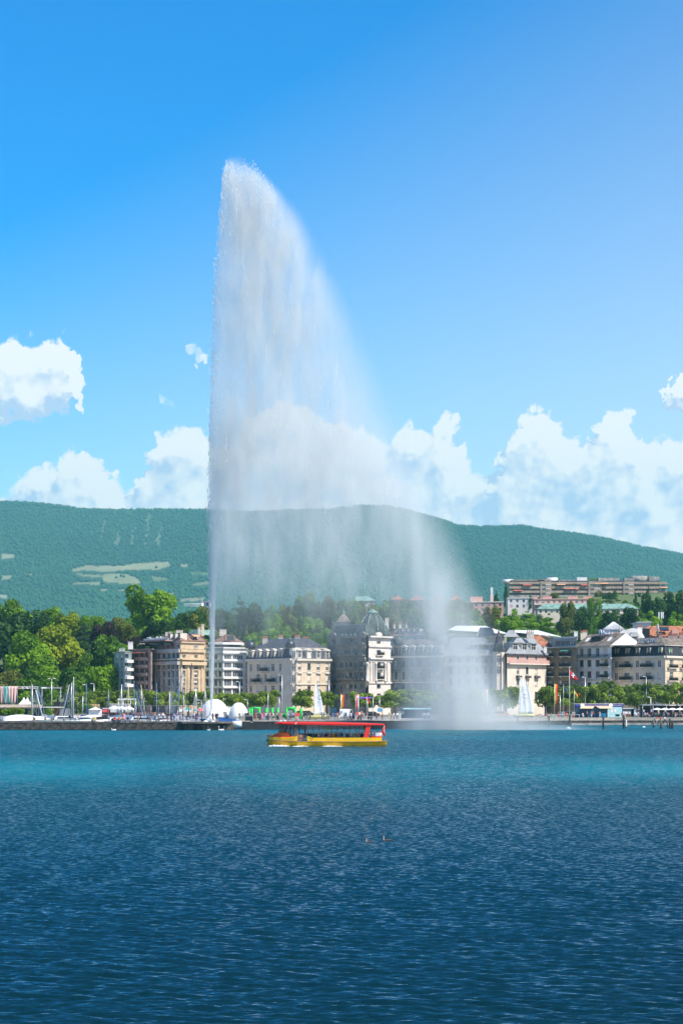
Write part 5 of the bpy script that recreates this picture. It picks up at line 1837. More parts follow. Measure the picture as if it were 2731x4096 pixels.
# glass pyramid and white gable behind
h = house('glass_pyramid_building', 'white building topped by a ribbed glass pyramid', 2455, 606)
P_ = lambda r: py_z(r, 606) - h.location.z
X_ = lambda p: px_x(p, 606) - h.location.x
MB().box(X_(2420), X_(2500), 0, 7, 0, P_(2520), M_WHITEW).build('wall', h)
o = MB().loft([[(X_(2412), -.4, P_(2519)), (X_(2498), -.4, P_(2519)), (X_(2498), 6.5, P_(2519)), (X_(2412), 6.5, P_(2519))], [(X_(2456), 2.8, P_(2487)), (X_(2462), 2.8, P_(2487)), (X_(2462), 3.3, P_(2487)), (X_(2456), 3.3, P_(2487))]], M_ZINC, smooth=False).build('pyramid_roof', h)
for i in range(13):
	t = i / 12
	MB().bar((X_(2412) + (X_(2498) - X_(2412)) * t, -.42, P_(2519)), (X_(2456) + .4 * t, 2.78, P_(2487)), .07, M_WHITE, n=4).build('rib', o)
MB().bar((X_(2474), -2, P_(2545)), (X_(2474), -2, P_(2508)), .3, M_ZINC, n=10).build('flue', h)
h = house('white_gable_house', 'bright white party wall stepping up beside the lettered roof', 2500, 596)
P_ = lambda r: py_z(r, 596) - h.location.z
X_ = lambda p: px_x(p, 596) - h.location.x
g_ = [(2436, 2590), (2560, 2590), (2566, 2548), (2548, 2516), (2530, 2512), (2505, 2520), (2490, 2520), (2440, 2566)]
MB().loft([[(X_(a), 0, P_(r)) for a, r in g_], [(X_(a) + 1.5, 5, P_(r)) for a, r in g_]], M_WHITEW, smooth=False).build('gable_wall', h)
MB().box(X_(2436), X_(2560), .3, 5, 0, P_(2589), M_WHITEW).build('wall', h)
chimney(h, 2558, 2512, 2545, 18, 599, M_WHITEW, 5)
MB().box(X_(2512), X_(2552), -3, 2, P_(2548), P_(2530), M_ZINC, .7).build('roof_lantern', h)

# --- slate mansard house with the long roof sign
h = house('slate_mansard_house', 'cream quayside house with dark slate mansard and iron balconies', 2560, 580)
f1 = Facade(h, 2446, 592, 2660, 574, 2626, m=M_CREAM2).begin()
f2 = Facade(h, 2660, 574, 2800, 590, 2626, m=M_CREAM).begin()
for i, c in enumerate((2463, 2506, 2548, 2591, 2636)):
	wide = i in (1, 3)
	f1.win(c, 2644, 2670, 18 if wide else 11, 'mull' if wide else 'sash', balcony=42 if wide else 0)
	f1.win(c, 2691, 2720, 18 if wide else 11, 'mull' if wide else 'sash', balcony=42 if wide else 0)
	f1.win(c, 2738, 2764, 12, 'sash')
	f1.win(c, 2786, 2812, 14, 'green' if i != 2 else 'dark')
for c in (2685, 2735):
	f2.win(c, 2641, 2674, 18, 'sash' if c < 2700 else 'green', balcony=46)
	f2.win(c, 2690, 2725, 18, 'sash' if c < 2700 else 'green', balcony=46)
	f2.win(c, 2740, 2764, 16, 'sash')
	f2.win(c, 2786, 2812, 16, 'green')
for f in (f1, f2):
	f.band(2626, .55, .55)
	f.band(2682, .22, .14)
	f.band(2730, .22, .14)
	f.finish()
pp = foot([f1, f2], 14)
backwalls(h, pp, 2, f1.z1, M_CREAM2)
roof(h, pp, [(-.2, f1.z1), (1.0, f1.z(2586)), (.6, f1.z(2585)), (.6, f1.z(2583)), (4.6, f1.z(2552)), (5.0, f1.z(2550))], [M_SLATE_D, M_TRIM, M_TRIM, M_BROWNROOF])
for i, c in enumerate((2463, 2506, 2548, 2591, 2637)):
	f1.add('dormer', dormer_mesh(1.4, 2.2, M_SLATE_D, 'green' if i == 4 else 'sash', False), f1.x(c), .15, f1.z(2624))
for c in (2684, 2735):
	f2.add('dormer', dormer_mesh(1.6, 2.2, M_SLATE_D, 'green', False), f2.x(c), .15, f2.z(2624))
for px_, r0, w, n in ((2640, 2543, 14, 3), (2690, 2543, 40, 8), (2725, 2538, 20, 4)):
	chimney(h, px_, r0, 2560, w, 596, M_PINKBR, n)
sg = empty('roof_name_sign', f1.pos(f1.x(2474, 2.0), 2.0, f1.z(2577)) + h.location, f1.rz)
tag(sg, 'long row of outlined blue grey capitals with a round crest on the brown roof', 'sign')
M_SIGNB = mat('blue_grey_sign_letter', (.22, .30, .40), .5, .05)
lw = f1.x(2627) - f1.x(2488)
me = text_mesh('FREDERIQUE CONSTANT', 1.75, M_SIGNB, .1, 'LEFT')
tw = max(v.co.x for v in me.vertices)
scale = lw / tw
bpy.data.meshes.remove(me)
xo = f1.x(2488) - f1.x(2474)
adv = 0.0
for ch in 'FREDERIQUE CONSTANT':
	if ch == ' ':
		adv += .7 * scale
		continue
	me = text_mesh(ch, 1.75, M_SIGNB, .1, 'LEFT')
	mn, mx_ = min(v.co.x for v in me.vertices), max(v.co.x for v in me.vertices)
	put('letter', me, sg, (xo + adv - mn * scale, 0, .1), 0, (scale, 1, 1.05))
	adv += (mx_ - mn + .17) * scale
b = MB()
for z in (0, 1.55):
	b.bar((xo - .3, .14, z), (xo + lw + .4, .14, z), .035, M_STEEL, n=4)
for i in range(8):
	b.bar((xo - .2 + lw * i / 7, .15, -.9), (xo - .2 + lw * i / 7, .15, 1.55), .035, M_STEEL, n=4)
b.build('sign_frame', sg)
cr = MB()
for (x, z, w, hh) in ((-.6, .1, .25, 1.2), (-.2, -.2, .25, 1.7), (.2, -.2, .25, 1.7), (.55, .1, .22, 1.2)):
	cr.box(x - w / 2, x + w / 2, -.06, .04, z, z + hh, M_SIGNB)
for z in (.2, .65, 1.1):
	cr.box(-.7, .7, -.055, .045, z, z + .14, M_SIGNB)
cr.build('crest', sg, (.45, 0, .1))

# red tiled roofs behind it
h = house('red_tiled_house', 'house with broad red tiled hip roof at the right edge', 2660, 612)
P_ = lambda r: py_z(r, 612) - h.location.z
X_ = lambda p: px_x(p, 612) - h.location.x
MB().box(X_(2568), X_(2800), 4, 16, 0, P_(2548), M_PINKBR).build('wall', h)
MB().loft([[(X_(2580), 2, P_(2545)), (X_(2740), 2, P_(2545)), (X_(2740), 16, P_(2545)), (X_(2580), 16, P_(2545))], [(X_(2628), 8, P_(2500)), (X_(2740), 8, P_(2500)), (X_(2740), 10, P_(2500)), (X_(2628), 10, P_(2500))]], M_TILE, smooth=False).build('roof', h)
MB().loft([[(X_(2600), 11, P_(2510)), (X_(2800), 11, P_(2510)), (X_(2800), 24, P_(2510)), (X_(2600), 24, P_(2510))], [(X_(2626), 16, P_(2496)), (X_(2800), 16, P_(2496)), (X_(2800), 18, P_(2496)), (X_(2626), 18, P_(2496))]], M_TILE, smooth=False).build('rear_roof', h)
MB().box(X_(2570), X_(2600), 1, 4, P_(2548), P_(2514), M_BLACK).build('dark_attic', h)
MB().bar((X_(2632), 1, P_(2548)), (X_(2632), 1, P_(2496)), .3, M_ZINC, n=8).build('flue', h)
MB().box(X_(2690), X_(2710), 1.4, 4, P_(2540), P_(2520), M_PINK).build('roof_dormer', h)
o = MB().box(-1.3, 1.3, -1, 1, 0, .1, M_GLASS).build('solar_panel', h, (X_(2662), 3.2, P_(2515)))
o.rotation_euler.x = math.radians(35)
an_ = empty('phone_mast', (px_x(2643, 606), 606, py_z(2500, 606)))
tag(an_, 'rooftop phone mast with three white antenna panels', 'antenna')
MB().bar((0, 0, -2), (0, 0, 3.6), .07, M_STEEL).build('pole', an_)
for x in (-.6, .1, .55):
	MB().box(x - .14, x + .14, -.2, -.05, 1.8, 3.6, M_WHITE).build('antenna_panel', an_)

# ------------------------------------------------------------------ houses on the hill
def slab_block():
	d = 1060.0
	root = house('long_hill_apartment_block', 'long brown balcony apartment block on top of the hill', 2350, d)
	root.location.z = 40
	ox, oy, oz = root.location
	X = lambda p: px_x(p, d) - ox
	Z = lambda r: py_z(r, d) - oz
	core = MB().box(X(2040), X(2640), 2, 14, 0, Z(2322), M_GLASS)
	core.build('core', root)
	secs = [(2036, 2160), (2205, 2352), (2405, 2492), (2535, 2612), (2612, 2668)]
	for (a, b) in secs:
		for k, r in enumerate((2328, 2346, 2363, 2381, 2398)):
			m = M_BROWNP if k < 3 else M_CONC
			p = MB().box(X(a), X(b), -.2, -.05, Z(r + 9), Z(r), m).box(X(a), X(b), -.05, 2, Z(r + 9), Z(r + 7), m)
			p.build('balcony_band', root)
			n = max(2, int((b - a) / 24))
			for i in range(n):
				xx = a + (b - a) * (i + .5) / n
				put('window', window_mesh(2.0, .9, 'drape' if R.random() < .4 else 'dark'), root, (X(xx), 1.93, Z(r + 7) - 1.25))
	for (a, b) in ((2160, 2205), (2352, 2405), (2492, 2535)):
		t = MB().box(X(a), X(b), -.6, 3, 0, Z(2326), M_BROWNP)
		t.build('stair_tower', root)
		for r in (2341, 2358, 2375):
			put('window', window_mesh(2.0, .9, 'dark'), root, (X(a + (b - a) * .3), -.64, Z(r) - .4))
			put('window', window_mesh(2.0, .9, 'half'), root, (X(a + (b - a) * .7), -.64, Z(r) - .4))
	for a, b, r0, m in ((2045, 2180, 2318, M_BROWNP), (2230, 2300, 2318, M_CONC), (2310, 2350, 2308, M_WHITEW), (2395, 2480, 2310, M_CONC), (2500, 2540, 2312, M_CONC), (2600, 2640, 2305, M_CONC), (2150, 2200, 2316, M_BROWNP)):
		MB().box(X(a), X(b), 3, 10, Z(2328), Z(r0), m).build('penthouse', root)
	for px_, r in ((2213, 2309), (2035, 2316)):
		MB().lathe([(2.9, Z(2334)), (2.9, Z(r)), (2.6, Z(r) + .1)], M_WHITEW, (X(px_), 7, 0), 18).build('round_tower', root)
	MB().lathe([(4.5, Z(2326)), (4.5, Z(2303)), (4.2, Z(2302))], M_CONC, (X(2560), 7, 0), 20).build('round_tower', root)
	for a, b, r, m in ((2090, 2125, 2338, M_AWN_R), (2053, 2088, 2360, M_AWN_R), (2226, 2260, 2336, M_AWN_O), (2258, 2295, 2353, M_AWN_R), (2299, 2314, 2354, M_AWN_R), (2376, 2432, 2332, M_AWN_O), (2322, 2350, 2338, M_AWN_R), (2640, 2668, 2348, M_AWN_O)):
		MB().poly([(X(a), -.06, Z(r)), (X(b), -.06, Z(r)), (X(b), -1.4, Z(r + 4)), (X(a), -1.4, Z(r + 4))], m).build('awning', root)
	g = crown_mesh('pollard', 77, 900)
	g.materials.clear()
	g.materials.append(LEAF['yellow'])
	put('roof_garden', g, root, (X(2378), 5, Z(2316)), 0, (3.2, 2, 1.0))

slab_block()

def hill_house(name, label, px0, px1, r0, r1, d, m, roof_m=None, win=True, rows=1, flat=True):
	h = house(name, label, (px0 + px1) / 2, d)
	h.location.z = gz(h.location.x, d) - 2
	f = Facade(h, px0, d + 1.5, px1, d - .5, r0, r1, m, .2).begin()
	f.z0 = h.location.z
	if win:
		n = max(2, int((px1 - px0) / 22))
		for k in range(rows):
			ra = r0 + 4 + k * (r1 - r0 - 4) / rows
			for i in range(n):
				f.win(px0 + (px1 - px0) * (i + .5) / n, ra, ra + min(12, (r1 - r0) / rows * .6), 10, R.choice(('dark', 'drape', 'sash')), sill=False)
	f.finish()
	pp = foot([f], 10)
	backwalls(h, pp, 1, f.z1, m)
	if flat:
		roof(h, pp, [(-.3, f.z1), (-.3, f.z1 + .3), (0, f.z1 + .35)], [roof_m or m])
	else:
		roof(h, pp, [(-.5, f.z1), (3.0, f.z1 + 2.2), (3.4, f.z1 + 2.3)], [roof_m or m])
	return h, f

h, f = hill_house('white_villa', 'white villa with tall window openings below the long block', 2030, 2132, 2394, 2440, 940, M_WHITEW, rows=2)
h, f = hill_house('pink_terrace_house', 'pink terraced house with rounded chimneys below the long block', 2136, 2384, 2398, 2440, 920, M_PINK, M_PINK, rows=2)
for c, w in ((2188, 36), (2290, 40), (2350, 36), (2140, 18)):
	chimney(h, c, 2386, 2402, w, 924, M_PINK, 0, 'stair_hood')
MB().box(0, f.w, -1.2, 0, f.z(2420), f.z(2414), M_TRIM).build('terrace_edge', h, f.pos(0, 0, 0), f.rz)
h, f = hill_house('copper_roofed_house', 'low house with long pale green metal roof among the trees', 2150, 2552, 2436, 2462, 880, M_CREAM2, M_COPPER, rows=1, flat=False)
h, f = hill_house('pink_twin_chimney_house', 'pink house with two thin chimneys in the haze beside the spray', 1868, 2012, 2410, 2450, 930, M_PINK, M_TRIM, rows=2)
for c in (1963, 1969):
	MB().bar((px_x(c, 934) - h.location.x, 4, py_z(2412, 934) - h.location.z), (px_x(c, 934) - h.location.x, 4, py_z(2350, 934) - h.location.z), .14, M_WHITE).build('flue', h)
chimney(h, 1966, 2378, 2412, 12, 936, M_PINK, 0)
chimney(h, 1905, 2388, 2412, 50, 938, M_PINK, 0, 'stair_hood')
for a_, b_, r_, lab in ((1565, 1612, 2399, 'red roofed villa on the crest right above the spray spike'), (1640, 1700, 2400, 'wide red roofed villa on the crest behind the spray'), (1730, 1772, 2402, 'small red roofed villa on the crest behind the spray'), (1800, 1846, 2400, 'red roofed villa on the crest at the right edge of the spray')):
	hill_house('red_roofed_villa', lab, a_, b_, r_, 2412, 985, M_PINK, M_TILE, rows=1, flat=False)
hill_house('copper_roofed_hall', 'low green copper roof on the crest above the dome', 1400, 1500, 2404, 2416, 985, M_GREYST, M_COPPER, rows=1, flat=False)
h, f = hill_house('white_hill_tower', 'plain white building on the skyline left of the jet', 806, 838, 2408, 2462, 905, M_WHITEW, rows=2)
h, f = hill_house('hillside_flat', 'small flat roofed cream house half hidden by trees on the slope', 2380, 2440, 2462, 2490, 830, M_CREAM2, M_CONC, rows=1)
h, f = hill_house('white_outbuilding', 'small white flat roofed outbuilding left of the phone mast', 2548, 2602, 2492, 2512, 640, M_WHITEW, rows=1, win=False)
cr = empty('crane_jib', (px_x(775, 900), 900, py_z(2425, 900)))
tag(cr, 'white lattice crane jib lying level behind the trees', 'crane')
b = MB()
L0, L1 = px_x(735, 900) - cr.location.x, px_x(806, 900) - cr.location.x
for z in (0, 1.1):
	b.bar((L0, 0, z), (L1, 0, z), .1, M_WHITE, n=4)
b.build('chord', cr)
b = MB()
n = 9
for i in range(n):
	x = L0 + (L1 - L0) * i / n
	b.bar((x, 0, 0), (x + (L1 - L0) / n / 2, 0, 1.1), .07, M_WHITE, n=4)
	b.bar((x + (L1 - L0) / n / 2, 0, 1.1), (x + (L1 - L0) / n, 0, 0), .07, M_WHITE, n=4)
b.build('lattice', cr)
MB().bar((L1 + .4, 0, -30), (L1 + .4, 0, 1.4), .6, M_WHITE, n=4).build('tower', cr)

# ------------------------------------------------------------------ boats in the marina
M_BLUECOV = mat('blue_canvas_cover', (.03, .13, .36), .8, .15, 1.5, bump=.3)
M_WHITECOV = mat('white_canvas_cover', (.74, .74, .72), .8, .06, 1.5, bump=.3)
M_NAVY = mat('navy_paint', (.02, .035, .08), .35, .1)
M_TEALHULL = mat('pale_green_hull', (.38, .50, .50), .4, .08)
M_YMAST = mat('cream_mast_paint', (.60, .53, .30), .5, .06)
M_WMAST = mat('varnished_mast', (.40, .19, .06), .5, .1)
M_GREYCOV = mat('grey_canvas_cover', (.22, .24, .26), .8, .15, 1.5, bump=.3)

def hull_rings(L, B, H, n=9, sheer=.18):
	"""Boat hull along +X (bow), from keel to gunwale."""
	rings = []
	for i in range(n):
		t = i / (n - 1)
		x = -L / 2 + L * t
		w = B / 2 * (1 - max(0, (t - .45) / .55) ** 2.2) * (.86 + .14 * min(1, t / .3))
		w = max(w, .02)
		zt = H * (1 + sheer * t * t)
		rk = .25 * L * .12 * t
		rings.append([(x, -w * .55, -.25 + .2 * t * t), (x + rk * .5, -w * .92, H * .35), (x + rk, -w, zt), (x + rk, w, zt), (x + rk * .5, w * .92, H * .35), (x, w * .55, -.25 + .2 * t * t)])
	return rings

def motorboat(loc, rz, L, m_hull, cover, label, cabin=False):
	o = empty('motorboat', loc, rz)
	tag(o, label, 'boat', 'boats moored in the marina')
	L *= 1.45
	B, H = L * .32, L * .14 + .25
	MB().loft(hull_rings(L, B, H), m_hull, smooth=True).build('hull', o)
	MB().loft([[(p[0], p[1] * 1.02, p[2] - .05) for p in r[2:4]] + [(p[0], p[1] * 1.02, p[2] + .02) for p in reversed(r[2:4])] for r in hull_rings(L, B, H)], M_NAVY, smooth=False).build('rub_rail', o)
	if cover:
		rings = []
		for i in range(8):
			t = i / 7
			x = -L * .48 + L * .9 * t
			w = B / 2 * (1 - max(0, (t - .45) / .55) ** 2.2) * 1.0 + .05
			hh = H + (.18 + .55 * math.sin(math.pi * min(1, t * .8 + .18)) ** 1.2) * (L / 6)
			zs = H * (1 + .16 * t * t)
			rings.append([(x, -w, zs - .12), (x, -w * .8, zs + .1), (x, -w * .25, hh + R.uniform(-.05, .05)), (x, w * .25, hh), (x, w * .8, zs + .1), (x, w, zs - .12)])
		MB().loft(rings, cover).build('canvas_cover', o)
	else:
		b = MB().loft([[(-.2 * L, -B * .36, H), (.28 * L, -B * .26, H * 1.05), (.28 * L, B * .26, H * 1.05), (-.2 * L, B * .36, H)], [(-.16 * L, -B * .3, H + .8), (.08 * L, -B * .24, H + .75), (.08 * L, B * .24, H + .75), (-.16 * L, B * .3, H + .8)]], M_GELCOAT, smooth=False)
		b.build('cabin', o)
		MB().loft([[(-.14 * L, -B * .355, H + .30), (.19 * L, -B * .285, H + .30), (.19 * L, B * .285, H + .30), (-.14 * L, B * .355, H + .30)], [(-.13 * L, -B * .32, H + .62), (.12 * L, -B * .265, H + .62), (.12 * L, B * .265, H + .62), (-.13 * L, B * .32, H + .62)]], M_GLASS, smooth=False).build('windscreen', o)
	mo = MB().box(-L / 2 - .55, -L / 2 - .1, -.22, .22, .25, H + .45, M_BLACK, .05)
	mo.build('outboard_motor', o)
	return o

def sailboat(px, top, d, L, lean=0.0, m_mast=None, m_cov=None, m_hull=None, label='', boom_side=1, rz=1.45, bottom=None):
	"""Moored yacht, sails furled; lean = photo columns the masthead stands off the foot."""
	o = empty('sailing_yacht', (px_x(px, d), d, 0), rz)
	tag(o, label, 'sailboat', 'yachts moored in the marina')
	B, H = L * .31, 1.35
	MB().loft(hull_rings(L, B, H, sheer=.25), m_hull or M_GELCOAT).build('hull', o)
	MB().loft([[(-.1 * L, -B * .28, H), (.25 * L, -B * .2, H + .12), (.25 * L, B * .2, H + .12), (-.1 * L, B * .28, H)], [(-.08 * L, -B * .24, H + .42), (.2 * L, -B * .15, H + .32), (.2 * L, B * .15, H + .32), (-.08 * L, B * .24, H + .42)]], M_GELCOAT, smooth=False).build('coachroof', o)
	zt = py_z(top, d)
	dx = lean * d / F
	c, s_ = math.cos(-rz), math.sin(-rz)
	tip = Vector((dx * c, dx * s_, zt))
	mm = m_mast or M_ALU
	foot_ = Vector((.08 * L, 0, H))
	MB().bar(foot_, foot_ + tip - Vector((0, 0, H)), .11, mm, .075, 6).build('mast', o)
	hd = foot_ + (tip - Vector((0, 0, H))) * .96
	st = MB()
	for q in ((.58 * L, 0, H + .2), (-.48 * L, 0, H)):
		st.bar(q, hd, .022, M_STEEL, n=3)
	for sy in (-1, 1):
		st.bar((.05 * L, sy * B * .48, H), hd, .022, M_STEEL, n=3)
	st.build('rigging', o)
	sp_ = foot_ + (tip - Vector((0, 0, H))) * .55
	MB().bar(sp_ + Vector((0, -.8, 0)), sp_ + Vector((0, .8, 0)), .04, mm, n=4).build('spreader', o)
	b = MB()
	bz = H + .75
	b.bar((.07 * L, 0, bz), (-.38 * L, 0, bz + .05), .07, mm, n=6)
	b.build('boom', o)
	if m_cov:
		MB().loft([[(x, y * .2 * k, bz + .06 + z * .4 * k) for y, z in ((-.7, 0), (-.5, .7), (0, 1), (.5, .7), (.7, 0))] for x, k in ((.08 * L, 1.5), (-.05 * L, 1.2), (-.2 * L, .9), (-.37 * L, .5))], m_cov).build('sail_cover', o)
	return o

YACHTS = [  # column, masthead row, distance, length, lean, mast, cover, label
	(124, 2731, 462, 7.5, -1, M_YMAST, None, 'yacht with cream mast left of the taller white mast by the tents'),
	(131, 2738, 456, 8.0, -2, None, M_BLUECOV, 'yacht with white mast and blue boom cover below the peaked tents'),
	(144, 2752, 470, 7.0, -1, M_YMAST, None, 'small yacht with thin yellowish mast beside the striped truss'),
	(150, 2744, 474, 7.5, 0, None, None, 'yacht with grey mast under the right end of the truss'),
	(183, 2748, 466, 7.0, -33, None, None, 'yacht with mast lowered aslant beneath the truss'),
	(166, 2760, 450, 6.5, -33, M_WHITE, None, 'yacht with slanting white mast by the covered motorboats'),
	(240, 2738, 452, 7.5, 33, None, None, 'yacht with mast tilted right towards the tallest mast'),
	(247, 2756, 460, 7.0, 28, M_NAVY, None, 'yacht with dark slanting mast in the left mast cluster'),
	(278, 2730, 468, 8.0, 0, M_YMAST, None, 'yacht with yellow mast left of the tallest white mast'),
	(284, 2732, 476, 7.5, 0, None, None, 'yacht half hidden behind the yellow mast'),
	(293, 2708, 450, 9.0, 2, M_WHITE, M_BLUECOV, 'large yacht with the tallest white mast and long blue boom cover'),
	(333, 2733, 468, 8.0, 2, None, M_BLUECOV, 'yacht with grey mast right of the tallest white mast'),
	(322, 2786, 480, 6.0, 1, None, None, 'small yacht with short mast before the green bush'),
	(431, 2757, 470, 7.0, 1, M_STEEL, None, 'yacht with grey mast in front of the red container'),
	(481, 2738, 474, 7.5, 4, None, None, 'yacht with slim white mast in front of the glass block'),
	(508, 2743, 478, 7.5, 2, M_YMAST, None, 'yacht with brownish mast left of the thick white mast'),
	(540, 2723, 452, 9.0, -4, M_WHITE, M_WHITECOV, 'large yacht with thick white mast before the pink balcony block'),
	(573, 2730, 458, 7.5, -33, M_BLUECOV, None, 'yacht with blue wrapped mast slanting left'),
	(582, 2768, 448, 7.0, -38, M_WHITE, None, 'yacht with white mast slanting left beside the walking people'),
	(586, 2740, 470, 7.0, -22, M_YMAST, None, 'yacht with pale slanting mast carrying a white box'),
	(567, 2746, 480, 7.0, -4, M_STEEL, None, 'yacht with grey mast between the slanting masts'),
	(628, 2734, 462, 8.0, -2, None, M_WHITECOV, 'yacht with lone white mast before the stone offices'),
	(666, 2762, 466, 7.0, 1, M_WMAST, None, 'yacht with varnished brown mast'),
	(676, 2772, 472, 6.5, 1, M_WHITE, None, 'small yacht right beside the brown mast'),
	(684, 2733, 456, 7.5, 6, M_WHITE, None, 'yacht with white mast leaning a little right'),
	(668, 2690, 448, 8.5, 50, None, None, 'yacht with very long grey mast slanting right over the crowd'),
	(702, 2735, 454, 7.5, 4, M_WHITE, M_WHITECOV, 'yacht with white mast behind the slanting mast'),
	(726, 2672, 462, 9.0, 0, M_STEEL, None, 'yacht with tall grey mast before the lit stone front'),
	(751, 2652, 450, 9.5, 14, M_BLACK, None, 'yacht with tall black mast left of the jet'),
	(735, 2783, 474, 6.0, -4, M_YMAST, None, 'small yacht with short cream mast beside the black mast'),
	(785, 2753, 470, 7.0, -5, None, None, 'yacht with white mast left of the white dome'),
	(770, 2783, 478, 6.0, 8, M_STEEL, None, 'small yacht with grey mast near the blue parasol'),
	(817, 2756, 474, 7.0, 0, M_STEEL, None, 'yacht with grey mast against the large white dome'),
	(1069, 2772, 462, 0, 3, M_WHITE, None, ''),
]
hulls = (M_GELCOAT, M_TEALHULL, M_GELCOAT, M_GELCOAT, M_NAVY)
for i, y in enumerate(YACHTS):
	if y[3]:
		sailboat(y[0], y[1], y[2], y[3], y[4], y[5], y[6], hulls[i % 5], y[7], rz=R.choice((1.35, 1.5, 1.7, .35, 1.25)))
for (px, d, L, rz, hull, cov, lab) in (
		(22, 446, 6.5, .2, M_GELCOAT, M_GREYCOV, 'motorboat under a grey cover at the left edge of the marina'),
		(62, 452, 6.0, .5, M_TEALHULL, None, 'small cabin boat with pale hull right of the grey covered one'),
		(108, 440, 7.2, .25, M_GELCOAT, M_WHITECOV, 'motorboat under a long white cover, left of a pair'),
		(148, 441, 6.4, .15, M_GELCOAT, M_WHITECOV, 'motorboat under a white cover, right of a pair'),
		(178, 462, 6.0, .3, M_GELCOAT, M_WHITECOV, 'white covered boat behind the mooring posts'),
		(95, 470, 6.0, .4, M_NAVY, M_BLUECOV, 'motorboat under a dark blue cover below the palm plants'),
		(212, 458, 6.4, .3, M_GELCOAT, M_WHITECOV, 'white covered boat below the leftmost slanting masts'),
		(262, 440, 8.2, .12, M_TEALHULL, None, 'long pale cabin boat behind the seated people in dark and white'),
		(330, 442, 7.6, .1, M_GELCOAT, None, 'white cabin boat with low cabin behind the man in yellow'),
		(385, 446, 6.6, .3, M_GELCOAT, M_WHITECOV, 'white covered boat behind the man in yellow'),
		(425, 444, 6.0, -.2, M_GELCOAT, mat('black_canvas_cover', (.015, .016, .02), .8, .2), 'motorboat under a black cover'),
		(470, 441, 6.6, .15, M_GELCOAT, None, 'white cabin boat behind the two people in orange'),
		(520, 448, 7.0, .2, M_GELCOAT, M_WHITECOV, 'white covered boat behind the woman in the pink dress'),
		(566, 440, 7.6, .1, M_GELCOAT, None, 'white cabin boat behind the walking person in black'),
		(604, 452, 6.4, .25, M_GELCOAT, M_WHITECOV, 'white covered boat behind the walkers left of the stone offices'),
		(655, 442, 7.0, .2, M_GELCOAT, None, 'white cabin boat behind the group left of the jet'),
		(706, 446, 6.8, .15, M_GELCOAT, M_WHITECOV, 'white covered boat behind the standing crowd'),
		(760, 448, 6.6, .25, M_TEALHULL, None, 'pale cabin boat just left of the jet'),
		(820, 446, 6.2, .2, M_GELCOAT, None, 'white cabin boat right behind the jet nozzle'),
		(893, 442, 5.8, .35, M_GELCOAT, M_BLUECOV, 'motorboat under a bright blue cover below the large dome'),
		(932, 444, 5.4, 2.6, M_GELCOAT, None, 'white runabout with black outboard below the small dome'),
		(962, 448, 5.2, 2.7, M_GELCOAT, None, 'white runabout beside the tall posts')):
	motorboat((px_x(px, d), d, 0), rz, L, hull, cov, lab)

# mooring posts in the marina
M_POST = mat('weathered_timber_pile', (.20, .155, .11), .95, .3, 2, bump=.5, stretch=(1, 1, .2))
M_POSTD = mat('dark_timber_pile', (.05, .045, .04), .9, .3, 2, bump=.5, stretch=(1, 1, .2))

def pile(px, r0, r1, d, w, m, label, group='mooring piles'):
	z1, z0 = py_z(r0, d), -1.0
	r = w * d / F / 2
	o = empty('mooring_pile', (px_x(px, d), d, 0))
	tag(o, label, 'mooring pile', group)
	MB().lathe([(r * 1.05, z0), (r, z1 * .5), (r * .96, z1 - .05), (r * .7, z1)], m, (0, 0, 0), 9).build('post', o)
	MB().lathe([(r * 1.12, .02), (r * 1.12, .35)], M_POSTD, (0, 0, 0), 9).build('waterline_band', o)

for px, d, lab in ((134, 436, 'timber pile before the pair of white covered boats'), (181, 438, 'timber pile left of the leaning masts'), (207, 437, 'timber pile below the double street lamp'), (256, 437, 'timber pile left of the seated group in dark and white'), (552, 438, 'timber pile behind the walking person in black'), (601, 438, 'timber pile among the walkers')):
	pile(px, 2868, 2890, d, 8, M_POST, lab)
for px, r0, r1, d, w, m, lab in ((2412, 2868, 2918, 438, 8, M_POSTD, 'leftmost tall dark pile off the right quay'), (2494, 2862, 2914, 450, 9, M_POSTD, 'thick dark pile with a thin pale one beside it'), (2504, 2880, 2913, 452, 5, M_WHITE, 'thin pale pile beside the thick dark one'),
								  (2613, 2878, 2909, 468, 7, M_POST, 'pale pile left of the person in red'), (2643, 2874, 2914, 450, 9, M_POST, 'brown pile below the person in red'), (2669, 2878, 2909, 468, 6, M_POST, 'slim pale pile right of the person in red'),
								  (2678, 2875, 2914, 450, 8, M_POSTD, 'left pile of the dark pair near the right edge'), (2688, 2882, 2914, 450, 9, M_POSTD, 'right pile of the dark pair near the right edge'),
								  (2069, 2865, 2912, 456, 6, M_POSTD, 'dark pile in the mist below the double sails'), (2195, 2865, 2912, 456, 7, M_POSTD, 'dark pile right of the deck chairs'), (2278, 2862, 2912, 460, 7, M_POSTD, 'pile under the Swiss flag pole'), (1764, 2860, 2908, 470, 8, M_POSTD, 'dark pile at the edge of the spray')):
	pile(px, r0, r1, d, w, m, lab)
bu = empty('buoy', (px_x(2273, 445), 445, 0))
tag(bu, 'white round buoy floating below the flag pole', 'buoy')
MB().lathe([(.05, -.2), (.45, -.05), (.5, .1), (.35, .3), (.08, .38)], M_WHITE, (0, 0, 0), 12).build('float', bu)
bu = empty('buoy', (px_x(2574, 470), 470, 0))
tag(bu, 'small white buoy off the right quay between the piles', 'buoy')
MB().lathe([(.05, -.2), (.3, -.05), (.34, .08), (.22, .22), (.05, .26)], M_WHITE, (0, 0, 0), 12).build('float', bu)

# ------------------------------------------------------------------ two racing dinghies under sail
M_SAIL = mat('translucent_sailcloth', (.74, .78, .80), .6, .05, 1.0)
M_SAIL2 = mat('blue_shaded_sailcloth', (.42, .58, .70), .6, .05, 1.0)
M_INK = mat('sail_ink', (.03, .05, .10), .7, .0)

